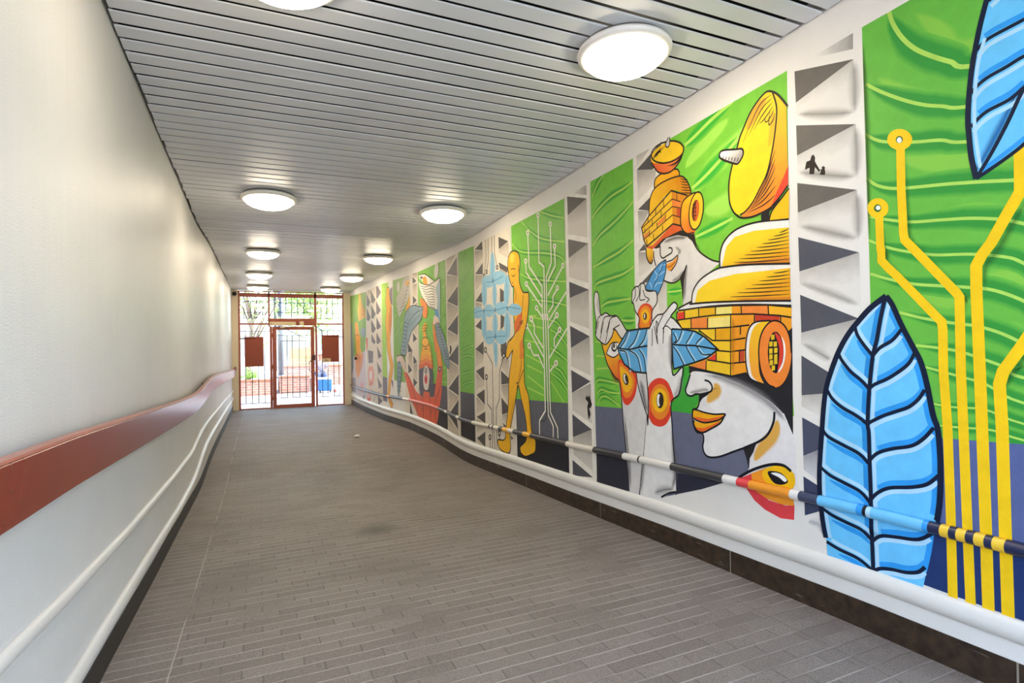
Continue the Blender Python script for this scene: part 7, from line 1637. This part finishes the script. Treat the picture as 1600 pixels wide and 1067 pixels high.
RD=[.12,.11,.10,.05,.055,.10,.095,.05,.042,.03,.032,.05,.042,.03,.032,.08,.06,.042,.035,.08,.06,.042,.035]
skin('body',V,E,RD,M_SK,pr)
skin('shirt',[V[0],V[1],V[2],V[3],V[7],V[8],V[11],V[12]],[(0,1),(1,2),(2,3),(2,4),(4,5),(2,6),(6,7)],[.14,.135,.13,.07,.07,.06,.07,.06],M_SH,pr)
skin('trousers',[V[0],V[15],V[16],(V[17][0],V[17][1],.14),V[19],V[20],(V[21][0],V[21][1],.14)],[(0,1),(1,2),(2,3),(0,4),(4,5),(5,6)],[.145,.1,.078,.058,.1,.078,.058],M_JN,pr)
for i,j in ((17,18),(21,22)): skin('shoe',[(V[i][0],V[i][1]+.02,.055),V[j],(V[j][0],V[j][1]-.06,.04)],[(0,1),(1,2)],[.05,.046,.035],M_SHOE,pr)
mb=MB(); mb.lathe([(.108,-.02),(.112,.02),(.10,.07),(.06,.105),(0,.115)],(b[0],b[1]-.07,1.25),20); mb.box((b[0]-.07,b[1]-.24,1.235),(b[0]+.07,b[1]-.14,1.25),.008); mb.build('cap',mat('white_cap','EDEBE6',.7),pr)
for s in (-.03,.03):
    mb=MB(); t=bmesh.new(); bmesh.ops.create_icosphere(t,subdivisions=2,radius=.011); mb.add(t,M=Matrix.Translation((b[0]+s,b[1]-.15,1.19))); mb.build('eye',mat('eye_dark','2A2220',.3),pr)
mb=MB(); t=bmesh.new(); bmesh.ops.create_icosphere(t,subdivisions=2,radius=.016); mb.add(t,M=Matrix.Translation((b[0],b[1]-.158,1.165))); mb.build('nose',M_SK,pr)
cb_=thing('cooler_box','blue wheeled cooler box standing on the paving right of the door','cooler',(1.9,19.1,0))
mb=MB(); mb.box((1.69,18.95,.05),(2.10,19.3,.42),.03); mb.build('body',mat('blue_plastic','2469B8',.35,0,.05,6),cb_)
mb=MB(); mb.box((1.68,18.94,.42),(2.11,19.31,.48),.02); tag(mb.build('lid',mat('white_lid','E8ECF2',.4),cb_),'white lid')
for x in (1.74,2.05):
    mb=MB(); mb.tube([(x-.02,18.97,.045),(x+.02,18.97,.045)],.045,16); mb.build('wheel',mat('black_rubber','1C1B1D',.6),cb_)
mb=MB(); mb.tube([(1.72,19.28,.45),(1.72,19.36,.62),(2.07,19.36,.62),(2.07,19.28,.45)],.012,8); mb.build('handle',mat('grey_plastic','7A7F86',.4),cb_)
mb=MB(); t=bmesh.new(); bmesh.ops.create_icosphere(t,subdivisions=2,radius=.06); mb.add(t,M=Matrix.Translation((2.20,18.98,.048))); o=mb.build('red_bag',mat('red_plastic','D85A50',.5),None); tag(o,'small red bag on the paving beside the blue cooler','bag')

# ------------------------------------------------------------------ daylight and camera
w_=bpy.data.worlds.new('daylight'); SC.world=w_; w_.use_nodes=True; nt=w_.node_tree; bg=nt.nodes['Background']
sky=nt.nodes.new('ShaderNodeTexSky'); sky.sky_type='NISHITA'; sky.sun_disc=False; sky.sun_elevation=math.radians(52); sky.sun_rotation=math.radians(100); sky.air_density=1.0; sky.dust_density=2.2; sky.ozone_density=1.6
nt.links.new(sky.outputs[0],bg.inputs['Color']); bg.inputs['Strength'].default_value=SKY
sun=bpy.data.lights.new('sun','SUN'); sun.energy=SUN; sun.angle=.01; sun.color=(1,.95,.87); so=bpy.data.objects.new('sun',sun); COL.objects.link(so)
so.rotation_euler=(math.radians(38),0,math.radians(70))
cd=bpy.data.cameras.new('camera'); co=bpy.data.objects.new('camera',cd); COL.objects.link(co); cd.sensor_width=36; cd.lens=875/1600*36; cd.clip_start=.05; cd.clip_end=300
yaw=math.atan(393.2/875); pit=math.atan(7.2/875); rol=.016
fw=Vector((math.sin(yaw)*math.cos(pit),math.cos(yaw)*math.cos(pit),math.sin(pit))); rt=Vector((math.cos(yaw),-math.sin(yaw),0)); up=rt.cross(fw)
c,s=math.cos(rol),math.sin(rol)
r2=rt*c-up*s; u2=up*c+rt*s
M4=Matrix(((r2.x,u2.x,-fw.x,0),(r2.y,u2.y,-fw.y,0),(r2.z,u2.z,-fw.z,1.40),(0,0,0,1)))
co.matrix_world=M4; SC.camera=co
vs=SC.view_settings; vs.view_transform='Standard'; vs.look='None'; vs.gamma=1; vs.use_curve_mapping=False; vs.exposure=EXPO
SC.cycles.transparent_max_bounces=24; SC.cycles.max_bounces=10; SC.cycles.diffuse_bounces=6; SC.cycles.sample_clamp_indirect=8
